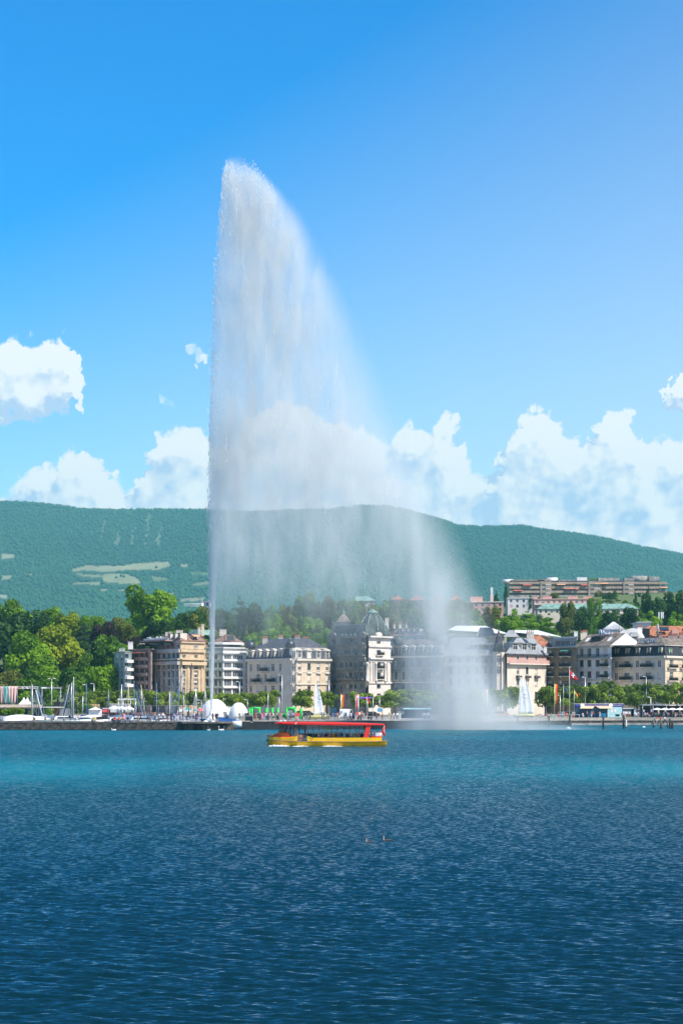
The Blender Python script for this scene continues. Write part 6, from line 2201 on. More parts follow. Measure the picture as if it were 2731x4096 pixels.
def sail_sheet(o, name, pts, m, belly=.35, n=10):
	"""Curved triangular sail: luff foot, head, clew."""
	a, h, c = (Vector(p) for p in pts)
	rings = []
	for i in range(n + 1):
		t = i / n
		l_ = a.lerp(h, t)
		k = c.lerp(h, t)
		roach = Vector((k - l_)).normalized() * (.35 * math.sin(math.pi * t)) if (k - l_).length > .01 else Vector()
		k = k + roach
		row = []
		for j in range(6):
			s_ = j / 5
			p = l_.lerp(k, s_)
			p.y += belly * math.sin(math.pi * s_ * .9) * (1 - .6 * t)
			row.append(tuple(p))
		rings.append(row)
	b = MB().loft(rings, m, close=False, caps=False)
	s2 = b.build(name, o)
	sm = s2.modifiers.new('cloth', 'SOLIDIFY')
	sm.thickness = .012
	return s2

def dinghy(px, d, rows, half, label, double=False):
	r_top, r_bot = rows
	o = empty('racing_dinghy', (px_x(px, d), d, 1.75))
	tag(o, label, 'sailing dinghy')
	H = py_z(r_top, d) - 1.75
	k = d / F
	hl = MB()
	for r in [0]:
		hl.loft([[(p[0], p[1], p[2] + .35) for p in q] for q in hull_rings(5.0, 1.8, .55)], mat('yellow_dinghy_hull', (.62, .58, .25), .4, .08))
	hl.build('hull', o)
	MB().bar((-2.0 * .5, 0, .3), (-2.0 * .5 + .5, 0, H), .05, M_ALU, .03).build('mast', o)
	z0 = .9
	if not double:
		s1 = sail_sheet(o, 'mainsail', ((half[0] * k, 0, z0), (half[2] * k, 0, H - .1), (half[1] * k, 0, z0 + .1)), M_SAIL)
		for zf in (.16, .34, .46, .58):
			MB().box(half[0] * k * (1 - zf) + .1, half[1] * k * (1 - zf), -.02, .0, z0 + (H - z0) * zf, z0 + (H - z0) * zf + .04, M_SAIL2).build('batten', s1)
		put('sail_insignia', text_mesh('?', .9, M_INK, .01), s1, (half[1] * k * .02, -.06, z0 + (H - z0) * .66))
		put('sail_number', text_mesh('505', .42, M_INK, .01), s1, (half[1] * k * .25, -.06, z0 + (H - z0) * .545))
		put('sail_number', text_mesh('432', .42, M_INK, .01), s1, (half[1] * k * .34, -.06, z0 + (H - z0) * .44))
	else:
		s1 = sail_sheet(o, 'mainsail', ((-26 * k, 0, z0), (-15 * k, 0, H), (16 * k, 0, z0)), M_SAIL)
		s2 = sail_sheet(o, 'second_sail', ((-6 * k, .9, z0), (5 * k, .9, H - .1), (40 * k, .9, z0 - .1)), M_SAIL)
		for q, x in ((s1, -.55), (s2, .55)):
			put('sail_insignia', text_mesh('?', .7, M_INK, .01), q, (x, -.08 + (.9 if q is s2 else 0), z0 + (H - z0) * .64))
		put('sail_number', text_mesh('505', .42, M_INK, .01), s1, (.15, -.08, z0 + (H - z0) * .53))
		put('sail_number', text_mesh('442', .42, M_INK, .01), s1, (.3, -.08, z0 + (H - z0) * .43))
	return o

dinghy(1272, 462, (2722, 2868), (-20, 22, -10), 'single tall white sail of a dinghy standing on the pier')
dinghy(2096, 512, (2714, 2864), (-24, 30, -12), 'pair of overlapping white sails on the quay right of the spray', double=True)

# ------------------------------------------------------------------ event things on the left shore
M_DOME = mat('white_dome_membrane', (.82, .82, .80), .55, .03, .3)
for px, r, hw, d, lab in ((857, 2797, 61, 503, 'larger white geodesic dome tent behind the jet'), (954, 2811, 40, 500, 'smaller white geodesic dome tent right of the larger one')):
	o = empty('dome_tent', (px_x(px, d), d, 1.72))
	tag(o, lab, 'dome tent')
	H, W_ = py_z(r, d) - 1.72, hw * d / F
	rings = []
	for i in range(9):
		t = i / 8
		a = math.pi / 2 * t
		rings.append([(W_ * math.cos(a * .97) * math.cos(q), W_ * math.cos(a * .97) * math.sin(q), H * math.sin(a)) for q in np.linspace(0, 2 * math.pi, 20, endpoint=False)])
	MB().loft(rings, M_DOME).build('membrane', o)
	for q in (3.6, 4.2, 5.0, 5.6):
		b = MB()
		for i in range(8):
			a0, a1 = math.pi / 2 * i / 8 * .97, math.pi / 2 * (i + 1) / 8 * .97
			b.bar((W_ * 1.003 * math.cos(a0) * math.cos(q), W_ * 1.003 * math.cos(a0) * math.sin(q), H * math.sin(a0)), (W_ * 1.003 * math.cos(a1) * math.cos(q), W_ * 1.003 * math.cos(a1) * math.sin(q), H * math.sin(a1)), .04, M_ALU, n=4)
		b.build('seam', o)
	MB().box(W_ * .55, W_ * .85, -W_ * .72, -W_ * .5, 0, H * .34, M_GREYCOV).build('door', o)

M_INFL = mat('green_inflatable_vinyl', (.03, .58, .08), .4, .04)
for i, (a, b_, r0, lab) in enumerate(((1004, 1042, 2829, 'widest green inflatable arch, left of the row'), (1060, 1074, 2832, 'second small green inflatable gate'), (1084, 1095, 2832, 'third small green inflatable gate'), (1106, 1117, 2832, 'fourth small green inflatable gate'), (1142, 1182, 2829, 'slanted green inflatable frame with netting'), (1199, 1208, 2832, 'lone green inflatable pillar at the right end'), (995, 1002, 2833, 'green inflatable pillar at the left end'))):
	d = 478.0
	o = empty('inflatable_arch', (px_x((a + b_) / 2, d), d, 1.72))
	tag(o, lab, 'inflatable arch', 'green inflatable obstacle course')
	H, w = py_z(r0, d) - 1.72, (b_ - a) / 2 * d / F
	rad = .24 if b_ - a > 15 else .3
	if b_ - a > 9:
		for s_ in (-1, 1):
			dx = .5 if i == 4 and s_ > 0 else 0
			MB().bar((s_ * (w - rad) + dx, 0, 0), (s_ * (w - rad), 0, H - rad * .4), rad, M_INFL, n=10).build('leg', o)
		MB().bar((-w, 0, H - rad), (w, 0, H - rad), rad, M_INFL, n=10).build('crossbar', o)
		if i == 4:
			MB().poly([(-w + .3, .05, .2), (w - .1, .05, .2), (w - .3, .05, H - .5), (-w + .3, .05, H - .5)], mat('netting', (.25, .35, .30), .9, .2)).build('net', o)
	else:
		MB().lathe([(rad, 0), (rad, H - .2), (rad * .6, H - .05), (.02, H)], M_INFL, (0, 0, 0), 10).build('pillar', o)

M_TENT = mat('white_tent_canvas', (.80, .80, .78), .75, .04, .8)

def tent(px, r_peak, r_eave, hw, d, label, spire=False, walls=True, group='white event tents'):
	o = empty('marquee_tent', (px_x(px, d), d, 1.72))
	tag(o, label, 'tent', group)
	w = hw * d / F
	ze, zp = py_z(r_eave, d) - 1.72, py_z(r_peak, d) - 1.72
	prof = [(1.0, ze), (.62, ze + (zp - ze) * .28), (.3, ze + (zp - ze) * .58), (.03, zp)] if spire else [(1.0, ze), (.02, zp)]
	MB().lathe([(w * 1.414 * a, z) for a, z in prof], M_TENT, (0, 0, 0), 4, smooth=False, rot=math.pi / 4).build('canopy', o)
	if walls:
		MB().box(-w * .98, w * .98, -w * .6, w * .98, .05, ze - .01, M_TENT).build('side_wall', o)
	else:
		for sx in (-1, 1):
			for sy in (-1, 1):
				MB().bar((sx * w * .97, sy * w * .97, 0), (sx * w * .97, sy * w * .97, ze), .05, M_ALU, n=5).build('leg', o)
		MB().loft([[(-w, -w, ze - .3), (w, -w, ze - .3), (w, w, ze - .3), (-w, w, ze - .3)], [(-w, -w, ze), (w, -w, ze), (w, w, ze), (-w, w, ze)]], M_TENT, caps=False, smooth=False).build('valance', o)
	return o

tent(96, 2790, 2818, 20, 524, 'left one of two peaked white tents under the trees', True)
tent(110, 2790, 2818, 18, 530, 'right one of two peaked white tents under the trees', True)
tent(381, 2829, 2840, 25, 507, 'white gabled tent left of the red container')
tent(458, 2823, 2833, 22, 508, 'leftmost of three open white canopies beside the red container', walls=False)
tent(486, 2824, 2834, 20, 509, 'middle one of three open white canopies', walls=False)
tent(514, 2824, 2836, 22, 508, 'rightmost of three open white canopies by the thick mast', walls=False)
tent(737, 2835, 2843, 26, 506, 'low white canopy behind the crowd left of the jet', walls=False)

def boxy(name, px0, px1, r0, r1, d, depth, m, label, cat, door=None, trim=None):
	o = empty(name, (px_x((px0 + px1) / 2, d), d, 1.72 if d > 440 else 0))
	tag(o, label, cat)
	w = (px1 - px0) / 2 * d / F
	z0, z1 = py_z(r1, d) - o.location.z, py_z(r0, d) - o.location.z
	b = MB().box(-w, w, 0, depth, z0, z1, m)
	b.build('body', o)
	if door is not None:
		n = max(3, int(w * 2 / .8))
		for i in range(n):
			x = -w + 2 * w * (i + .5) / n
			MB().box(x - .25, x + .25, -.05, -.002, z0 + .1, z1 - .1, door).build('panel', o)
	if trim is not None:
		MB().box(-w - .05, w + .05, -.1, depth, z1, z1 + .12, trim).build('roof_edge', o)
	return o

M_REDBOX = mat('red_banner', (.66, .10, .09), .6, .06)
M_BLUEBOX = mat('dark_blue_container', (.02, .07, .12), .6, .1)
o = boxy('red_hoarding', 411, 441, 2835, 2850, 508, .6, M_REDBOX, 'red hoarding with small white lettering behind the masts', 'hoarding', trim=M_WHITE)
put('lettering', text_mesh('Genève', .42, M_WHITE, .005), o, (-.3, -.02, .75))
boxy('site_container', 344, 410, 2832, 2856, 516, 3, M_BLUEBOX, 'dark site container behind the gabled tent', 'container', M_BLUEBOX)
boxy('site_container', 441, 468, 2836, 2852, 512, 2.5, mat('blue_panel', (.06, .22, .42), .6, .1), 'blue panelled booth right of the red hoarding', 'booth', M_WHITE)
boxy('site_container', 438, 518, 2815, 2832, 520, 3, mat('pale_container', (.50, .47, .40), .7, .1), 'pale long container behind the open canopies', 'container', M_STEEL)
boxy('timber_hoarding', 332, 398, 2817, 2832, 532, .4, mat('straw_hoarding', (.50, .36, .20), .9, .15), 'straw coloured hoarding under the clipped plane trees', 'hoarding', mat('straw_hoarding_board', (.46, .33, .18), .9, .15))
boxy('site_container', 1320, 1346, 2832, 2868, 486, 2.5, M_BLUEBOX, 'dark blue steel container left of the white lorry', 'container', M_BLUEBOX)
o = boxy('red_hoarding', 1168, 1198, 2852, 2866, 468, .5, M_REDBOX, 'red advertising hoarding below the green frame', 'hoarding')
put('lettering', text_mesh('Genève', .34, M_WHITE, .005), o, (0, -.02, .5))
o = boxy('red_hoarding', 1422, 1450, 2849, 2861, 484, .5, M_REDBOX, 'red advertising hoarding below the Swiss banner', 'hoarding')
put('lettering', text_mesh('Genève', .34, M_WHITE, .005), o, (0, -.02, .35))
boxy('blue_notice_board', 1509, 1530, 2834, 2848, 486, .2, mat('blue_board', (.10, .32, .50), .6, .06), 'small blue notice board under the plane tree', 'notice board')
# terrace roof, stage and banners at the left edge
o = empty('wooden_terrace_roof', (px_x(70, 505), 505, 1.72))
tag(o, 'long curved pale timber terrace roof at the left edge', 'terrace roof')
M_SHING = mat('pale_shingle', (.40, .32, .24), .9, .12, 1.2)
W0, W1 = px_x(-60, 505) - o.location.x, px_x(160, 505) - o.location.x
Z = lambda r: py_z(r, 505) - 1.72
rings = []
for x in np.linspace(W0, W1, 8):
	rings.append([(x, 0, Z(2835)), (x, -.15, Z(2830)), (x, .3, Z(2822)), (x, 1.4, Z(2819)), (x, 5, Z(2819)), (x, 5, Z(2835))])
MB().loft(rings, M_SHING, smooth=False).build('roof', o)
for x in np.linspace(W0 + 1, W1 - .5, 6):
	MB().box(x - .1, x + .1, 1, 1.2, 0, Z(2835), M_WOOD).build('post', o)
MB().box(W0, W1, 4.2, 4.4, 0, Z(2835), M_BLACK).build('back_wall', o)
o = empty('terrace_canopy', (px_x(205, 508), 508, 1.72))
tag(o, 'thin white canopy of the waterside bar below the truss', 'canopy')
Z = lambda r: py_z(r, 508) - 1.72
X = lambda p: px_x(p, 508) - o.location.x
MB().box(X(150), X(252), -1, 5, Z(2831), Z(2828), M_WHITE).build('roof', o)
for p in (160, 200, 245):
	MB().bar((X(p), 0, 0), (X(p), 0, Z(2831)), .06, M_STEEL, n=5).build('post', o)
MB().box(X(215), X(235), 1, 3, 0, Z(2834), M_WOOD).build('bar_counter', o)
MB().box(X(236), X(272), 1, 4, 0, Z(2835), M_STEEL).build('kiosk', o)
MB().box(X(205), X(246), 4, 4.2, Z(2828), Z(2808), M_BLACK).build('screen', o)
for i, (a, b_, lean) in enumerate(((-8, 0, 0), (2, 13, 0), (16, 29, 1), (30, 42, -1), (43, 55, -3), (57, 69, -5))):
	d = 515.0
	o = empty('tall_banner', (px_x((a + b_) / 2, d), d, 1.72))
	tag(o, ('leftmost tapered pink and teal banner, cut by the edge', 'pink and green tapered banner, first whole one from the edge', 'teal tapered banner with pink lower half', 'pink tapered banner with green middle', 'pale pink tapered banner turning blue', 'rightmost tapered banner, pink over blue')[i], 'banner', 'tapered stage banners')
	m = bpy.data.materials.new('banner_gradient_%d' % i)
	m.use_nodes = True
	T = NT(m.node_tree)
	co = T.n('ShaderNodeTexCoord')
	sp = T.n('ShaderNodeSeparateXYZ', i_0=co.outputs['Object'])
	cr_ = T.n('ShaderNodeValToRGB')
	T.l(T.m('MULTIPLY', sp.outputs[2], .11), cr_.inputs[0])
	seq = [((.12, .30, .55), (.60, .30, .25), (.10, .38, .34), (.70, .40, .34)), ((.20, .38, .60), (.05, .30, .32), (.62, .36, .32), (.62, .42, .38)), ((.04, .22, .30), (.62, .34, .30), (.30, .50, .50), (.14, .45, .45)), ((.70, .40, .35), (.66, .38, .34), (.08, .42, .28), (.66, .50, .42)), ((.06, .22, .34), (.16, .46, .55), (.62, .45, .42), (.72, .44, .40)), ((.05, .22, .36), (.14, .40, .58), (.60, .40, .40), (.74, .46, .42))][i]
	er_ = cr_.color_ramp
	er_.elements[0].position, er_.elements[0].color = 0.0, (*seq[0], 1)
	er_.elements[1].position, er_.elements[1].color = .62, (*seq[3], 1)
	for pz, q in ((.22, seq[1]), (.42, seq[2])):
		e = er_.elements.new(pz)
		e.color = (*q, 1)
	bs = T.n('ShaderNodeBsdfPrincipled', i_Roughness=.8)
	T.l(cr_.outputs[0], bs.inputs['Base Color'])
	T.l(bs.outputs[0], T.n('ShaderNodeOutputMaterial').inputs[0])
	k = d / F
	z1, z0 = py_z(2746, d) - 1.72, py_z(2816, d) - 1.72
	w = (b_ - a) / 2 * k
	rows_ = []
	for t in np.linspace(0, 1, 8):
		z = z0 + (z1 - z0) * t
		ww = w * (.55 + .45 * t)
		cx_ = lean * k * (1 - t)
		rows_.append([(cx_ + ww * s_, .10 * math.sin(3 * s_ + 2 * t + i), z) for s_ in np.linspace(-1, 1, 6)])
	s2 = MB().loft(rows_, m, close=False, caps=False).build('cloth', o)
	s2.modifiers.new('cloth', 'SOLIDIFY').thickness = .015
	MB().bar((w * .9, .15, 0), (w * .9, .15, z1 + .2), .05, M_STEEL, n=5).build('pole', o)
o = empty('lighting_truss', (px_x(90, 516), 516, 1.72))
tag(o, 'white lattice lighting truss above the banners', 'truss')
Z = lambda r: py_z(r, 516) - 1.72
X = lambda p: px_x(p, 516) - o.location.x
b = MB()
for z in (Z(2755), Z(2747)):
	b.bar((X(-30), 0, z), (X(151), 0, z), .05, M_WHITE, n=4)
n = 24
for i in range(n):
	x = X(-30) + (X(151) - X(-30)) * i / n
	st_ = (X(151) - X(-30)) / n
	b.bar((x, 0, Z(2755)), (x + st_ / 2, 0, Z(2747)), .035, M_WHITE, n=3)
	b.bar((x + st_ / 2, 0, Z(2747)), (x + st_, 0, Z(2755)), .035, M_WHITE, n=3)
b.build('girder', o)
for p in (-20, 150):
	MB().bar((X(p), 0, 0), (X(p), 0, Z(2746)), .07, M_STEEL, n=5).build('tower', o)
for p in (72, 90, 108, 124):
	MB().lathe([(.16, -.3), (.2, 0), (.1, .1)], M_REDBOX if p < 80 else M_WHITE, (X(p), -.1, Z(2752)), 8).build('spotlight', o)
o = empty('lighting_truss', (px_x(205, 540), 540, 1.72))
tag(o, 'second dark and white truss under the trees right of the first', 'truss')
X = lambda p: px_x(p, 540) - o.location.x
Z = lambda r: py_z(r, 540) - 1.72
for a, c_, m in ((165, 186, M_WHITE), (186, 245, M_STEEL)):
	MB().box(X(a), X(c_), 0, .3, Z(2755), Z(2749), m).build('girder', o)
for p in (168, 243):
	MB().bar((X(p), 0, 0), (X(p), 0, Z(2750)), .08, M_STEEL, n=5).build('tower', o)
o = empty('scaffold_gate', (px_x(508, 514), 514, 1.72))
tag(o, 'white scaffold goal frame behind the open canopies', 'scaffold')
X = lambda p: px_x(p, 514) - o.location.x
Z = lambda r: py_z(r, 514) - 1.72
MB().box(X(471), X(545), 0, .35, Z(2800), Z(2795), M_WHITE).build('girder', o)
for p in (473, 492, 523, 543):
	MB().bar((X(p), .1, 0), (X(p), .1, Z(2798)), .07, M_ALU, n=5).build('post', o)
o = empty('quay_handrail', (px_x(650, 512), 512, 1.72))
tag(o, 'long thin white handrail line behind the masts', 'railing')
X = lambda p: px_x(p, 512) - o.location.x
Z = lambda r: py_z(r, 512) - 1.72
MB().bar((X(540), 0, Z(2824)), (X(815), 0, Z(2824)), .06, M_STEEL, n=4).build('rail', o)
for p in range(545, 816, 30):
	MB().bar((X(p), 0, 0), (X(p), 0, Z(2824)), .04, M_STEEL, n=4).build('post', o)
MB().box(X(380), X(660), -3, -2.9, 0, Z(2850), mat('reddish_fence_mesh', (.20, .12, .13), .9, .2)).build('fence_panel', o)
for px, r, m, lab in ((785, 2836, mat('sky_blue_parasol', (.05, .38, .55), .8, .05), 'blue parasol left of the large dome'), (800, 2834, mat('coral_parasol', (.75, .16, .16), .8, .05), 'coral red parasol touching the large dome'), (750, 2832, mat('teal_parasol', (.05, .45, .48), .8, .05), 'teal parasol behind the low white canopy')):
	d = 500
	o = empty('parasol', (px_x(px, d), d, 1.72))
	tag(o, lab, 'parasol')
	z = py_z(r, d) - 1.72
	MB().lathe([(.9, z - .55), (.5, z - .2), (.03, z)], m, (0, 0, 0), 8, smooth=False).build('canopy', o)
	MB().bar((0, 0, 0), (0, 0, z), .03, M_ALU, n=5).build('pole', o)
# broad leaved plants below the timber roof
for i, px in enumerate((20, 45, 62, 85, 128, 195)):
	g = tree(px, 2828 if i in (2,) else 2836, 2864, 20, 492, 'round', 'yellow' if i == 2 else 'bright', ('leafy plant at the left edge below the timber roof', 'leafy plant left of the tallest palm like plant', 'tallest palm like plant below the timber roof', 'leafy plant right of the palm like plant', 'leafy plant below the peaked tents', 'leafy plant below the bar canopy')[i], 'waterside plants', name='leafy_plant', cat='plant', base=1.0)

# ------------------------------------------------------------------ street lamps, flags
def lamp(px, r_top, r_bot, d, label, double=False, side=1, m=None):
	z0 = gz(px_x(px, d), d)
	o = empty('street_lamp', (px_x(px, d), d, z0))
	tag(o, label, 'street lamp', 'street lamps along the quay')
	H = py_z(r_top, d) - z0
	MB().bar((0, 0, 0), (0, 0, H), .10, m or M_ALU, .06, 7).build('pole', o)
	for s_ in ((-1, 1) if double else (side,)):
		MB().bar((0, 0, H - .05), (s_ * .55, 0, H + .05), .04, M_ALU, n=5).build('arm', o)
		MB().loft([[(s_ * x, y * w, H + z) for y, z in ((-1, 0), (1, 0), (.6, .12), (-.6, .12))] for x, w in ((.4, .1), (.7, .16), (1.0, .08))], M_WHITE).build('lamp_head', o)
	return o

lamp(207, 2716, 2816, 540, 'double headed street lamp right of the second truss', True)
lamp(376, 2736, 2770, 552, 'street lamp above the clipped row right of the tall mast', side=-1)
lamp(345, 2740, 2765, 560, 'street lamp beside the grey mast near the bright tree', side=-1)
lamp(1128, 2702, 2840, 548, 'tallest street lamp in front of the mansard house', side=-1)
lamp(958, 2728, 2800, 552, 'street lamp before the glass office bays', side=-1)
lamp(805, 2802, 2840, 520, 'short street lamp left of the large dome', side=-1, m=M_STEEL)
lamp(990, 2800, 2845, 520, 'short street lamp right of the small dome', side=-1, m=M_STEEL)
lamp(1316, 2722, 2830, 552, 'street lamp at the seam of the cream house and the palace', side=-1)
lamp(2340, 2710, 2840, 556, 'street lamp right of the Swiss flag', side=-1)
lamp(2584, 2708, 2830, 556, 'street lamp in front of the slate mansard house', side=-1)
lamp(2090, 2712, 2840, 556, 'street lamp left of the double sails', side=-1)
lamp(2602, 2790, 2830, 540, 'short street lamp above the restaurant', side=-1)
lamp(2240, 2782, 2850, 540, 'short street lamp near the striped banner', side=-1)
for px, r, lab in ((1115, 2790, 'bare pole right of the wide plane tree'), (1070, 2772, 'slender white pole among the crowd by the green arches')):
	o = empty('pole', (px_x(px, 470), 470, 1.72))
	tag(o, lab, 'pole')
	MB().bar((0, 0, 0), (.15, 0, py_z(r, 470) - 1.72), .07, M_ALU, .05).build('shaft', o)

def wavy(o, name, pts, m, amp=.12):
	"""Flag cloth over the four corners tl, tr, br, bl."""
	tl, tr, br, bl = (Vector(p) for p in pts)
	rows_ = []
	for i in range(5):
		t = i / 4
		a, b_ = tl.lerp(bl, t), tr.lerp(br, t)
		rows_.append([tuple(a.lerp(b_, s_) + Vector((0, amp * math.sin(5 * s_ + t), 0))) for s_ in np.linspace(0, 1, 8)])
	q = MB().loft(rows_, m, close=False, caps=False).build(name, o)
	q.modifiers.new('cloth', 'SOLIDIFY').thickness = .012
	return q

M_REDF = mat('red_flag_cloth', (.70, .02, .03), .8, .05)
M_YELF = mat('yellow_flag_cloth', (.72, .55, .05), .8, .05)
M_BLUF = mat('blue_flag_cloth', (.03, .10, .24), .8, .1)
M_WHIF = mat('white_flag_cloth', (.78, .78, .80), .8, .03)
d = 524.0
o = empty('flagpole', (px_x(2277, d), d, 1.75))
tag(o, 'tall flagpole flying a large Swiss flag', 'flag')
X = lambda p: px_x(p, d) - o.location.x
Z = lambda r: py_z(r, d) - 1.75
MB().bar((0, 0, 0), (0, 0, Z(2670)), .07, M_WHITE, .04).build('pole', o)
fl = wavy(o, 'flag', ((.08, 0, Z(2679)), (X(2307), 0, Z(2712)), (X(2312), 0, Z(2720)), (.08, 0, Z(2716))), M_REDF)
cz = MB().box(.75, 1.05, -.14, .2, Z(2712), Z(2692), M_WHIF).box(.45, 1.35, -.13, .19, Z(2704.5), Z(2699.5), M_WHIF)
cz.build('white_cross', fl)
for px, r0, r1, cols, lab in ((1363, 2780, 2837, ((M_YELF, 0, .5), (M_REDF, .5, 1)), 'yellow and red vertical banner left of the white lorry'), (1422, 2780, 2838, ((M_REDF, 0, .55), (M_WHIF, .55, 1)), 'red and white vertical banner with a cross beside the purple arch'), (2217, 2738, 2818, ((M_YELF, 0, .45), (M_REDF, .45, 1)), 'tall yellow and red vertical banner on the right quay'), (1938, 2760, 2830, ((M_REDF, 0, .5), (M_WHIF, .5, 1)), 'hazy red and white vertical banner in the mist')):
	dd = 520 if px > 2000 else 490
	o = empty('vertical_banner', (px_x(px, dd), dd, 1.75))
	tag(o, lab, 'banner')
	k = dd / F
	Zb = lambda r: py_z(r, dd) - 1.75
	MB().bar((0, .05, 0), (0, .05, Zb(r0 - 4)), .05, M_ALU, n=5).build('pole', o)
	W_ = 12 * k
	for m, a, b_ in cols:
		q = wavy(o, 'stripe', ((.06 + W_ * a, 0, Zb(r0)), (.06 + W_ * b_, 0, Zb(r0)), (.06 + W_ * b_, 0, Zb(r1)), (.06 + W_ * a, 0, Zb(r1))), m, .04)
	if 'cross' in lab:
		MB().box(.25, .33, -.09, -.05, Zb(r0 + 13), Zb(r0 + 4), M_WHIF).box(.15, .43, -.088, -.052, Zb(r0 + 10), Zb(r0 + 7), M_WHIF).build('white_cross', o)
for px, r0, m, m2, lab in ((2253, 2742, M_BLUF, None, 'dark blue flag hanging aslant left of the Swiss flag pole'), (2296, 2762, M_YELF, M_REDF, 'yellow and red flag right of the Swiss flag pole'), (1466, 2788, M_REDF, None, 'small red flag hanging below the purple arch')):
	dd = 520 if px > 2000 else 490
	o = empty('flag', (px_x(px, dd), dd, 1.75))
	tag(o, lab, 'flag')
	k = dd / F
	Zb = lambda r: py_z(r, dd) - 1.75
	MB().bar((0, .05, 0), (0, .05, Zb(r0 - 6)), .04, M_ALU, n=5).build('pole', o)
	wavy(o, 'cloth', ((.05, 0, Zb(r0)), (12 * k, 0, Zb(r0 + 16)), (14 * k, 0, Zb(r0 + 30)), (.05, 0, Zb(r0 + 14))), m)
	if m2:
		wavy(o, 'cloth', ((12 * k, 0, Zb(r0 + 16)), (20 * k, 0, Zb(r0 + 10)), (20 * k, 0, Zb(r0 + 24)), (14 * k, 0, Zb(r0 + 30))), m2)
# purple start arch
d = 500.0
o = empty('event_gantry', (px_x(1462, d), d, 1.75))
tag(o, 'gantry with purple crossbar in front of the palace', 'gantry')
X = lambda p: px_x(p, d) - o.location.x
Z = lambda r: py_z(r, d) - 1.75
MB().box(X(1430), X(1487), 0, .5, Z(2794), Z(2789), mat('purple_banner', (.26, .10, .62), .6, .05)).build('crossbar', o)
for p in (1432, 1470, 1492, 1518):
	MB().bar((X(p), .2, 0), (X(p), .2, Z(2790)), .06, M_ALU, n=5).build('post', o)

# ------------------------------------------------------------------ vehicles and kiosks
def wheel(o, x, y, r):
	w = MB().bar((x, y, r), (x, y + .22, r), r, M_DARK, n=14)
	t = w.build('wheel', o)
	MB().bar((x, y - .012, r), (x, y + .05, r), r * .55, M_ALU, n=10).build('rim', t)

def van(px, d, L, H, m, label, box=False, rz=0.0, cat='van', z=None):
	o = empty('delivery_van' if not box else 'box_lorry', (px_x(px, d), d, 1.75 if z is None else z), rz)
	tag(o, label, cat)
	if box:
		MB().box(-L / 2, L * .18, -1.05, 1.05, .55, H, m).build('cargo_box', o)
		pr = [(L * .185, .5), (L * .5, .5), (L * .5, 1.15), (L * .42, 1.35), (L * .3, 2.15), (L * .185, 2.2)]
		MB().loft([[(x, -.95, z) for x, z in pr], [(x, .95, z) for x, z in pr]], M_WHITE, smooth=False).build('cab', o)
		pr = [(L * .21, 1.35), (L * .40, 1.35), (L * .31, 2.0), (L * .21, 2.05)]
		MB().loft([[(x, -.97, z) for x, z in pr], [(x, -.952, z) for x, z in pr]], M_GLASS, smooth=False).build('side_window', o)
		MB().box(-L * .45, -L * .35, -1.07, -1.051, 1.2, 1.75, M_BLUECOV).build('decal', o)
		MB().box(-L * .46, -L * .40, -1.07, -1.051, 2.3, 2.7, M_YELF).build('decal', o)
	else:
		pr = [(-L / 2, .4), (L * .5, .4), (L * .5, .95), (L * .36, 1.2), (L * .22, H), (-L * .46, H), (-L / 2, H * .8)]
		MB().loft([[(x, -.9, z) for x, z in pr], [(x, .9, z) for x, z in pr]], m, smooth=False).build('body', o)
		pr = [(-L * .42, H * .62), (L * .30, H * .62), (L * .19, H * .93), (-L * .42, H * .93)]
		MB().loft([[(x, -.92, z) for x, z in pr], [(x, -.902, z) for x, z in pr]], M_GLASS, smooth=False).build('side_window', o)
		MB().box(L * .485, L * .505, -.75, -.5, .7, .85, M_WHITE).build('headlight', o)
	for x in (-L * .32, L * .32):
		wheel(o, x, -.98, .34)
		wheel(o, x, .76, .34)
	return o

van(1388, 486, 3.3, 2.25, M_WHITE, 'white box lorry parked beside the yellow and red banner', True, cat='lorry')
van(1482, 522, 4.4, 1.5, M_BLACK, 'black car under the plane tree beside the purple gantry', cat='car')
van(1222, 522, 4.4, 1.7, M_BLACK, 'dark car parked behind the single sail', cat='car')
van(2512, 545, 5.0, 2.3, M_WHITE, 'white van parked behind the end of the kiosk', cat='van')
van(2572, 548, 4.6, 1.9, mat('silver_car_paint', (.45, .47, .5), .3, .03, metal=.5), 'silver van parked right of the white van', cat='van')
van(2268, 545, 4.4, 1.5, mat('grey_car_paint', (.2, .22, .23), .3, .03, metal=.4), 'grey car parked behind the banner on the right quay', cat='car')
van(2000, 545, 4.4, 1.5, mat('orange_car_paint', (.62, .22, .05), .35, .03), 'orange car in the mist left of the double sails', cat='car')
for px, lab in ((1250, 'black quad vehicle below the single sail'),):
	van(px, 466, 2.0, 1.1, M_BLACK, lab, cat='quad')

M_KBLUE = mat('kiosk_sign_blue', (.03, .05, .36), .6, .05)
M_KTEAL = mat('kiosk_turquoise', (.42, .68, .70), .7, .06)
M_AWNC = mat('cream_awning', (.80, .60, .34), .8, .04)
d = 532.0
o = empty('boat_hire_kiosk', (px_x(2405, d), d, 1.75))
tag(o, 'blue fronted boat hire kiosk with cream awnings on the right quay', 'kiosk')
X = lambda p: px_x(p, d) - o.location.x
Z = lambda r: py_z(r, d) - 1.75
MB().box(X(2300), X(2492), .5, 4.5, 0, Z(2817), M_BLUEBOX).build('body', o)
MB().box(X(2298), X(2494), .2, 4.6, Z(2817), Z(2815.5), M_WHITE).build('roof', o)
sb = MB().box(X(2302), X(2492), .30, .498, Z(2827), Z(2818), M_KBLUE).build('sign_board', o)
put('lettering', text_mesh('LOCATION DE BATEAUX', .42, M_AWNC, .004), sb, (X(2411), .29, Z(2825)))
put('lettering', text_mesh('RENT A BOAT', .42, M_AWNC, .004), sb, (X(2467), .29, Z(2825)))
put('lettering', text_mesh('LOCATION PEDALOS', .40, M_AWNC, .004), sb, (X(2356), .29, Z(2825)))
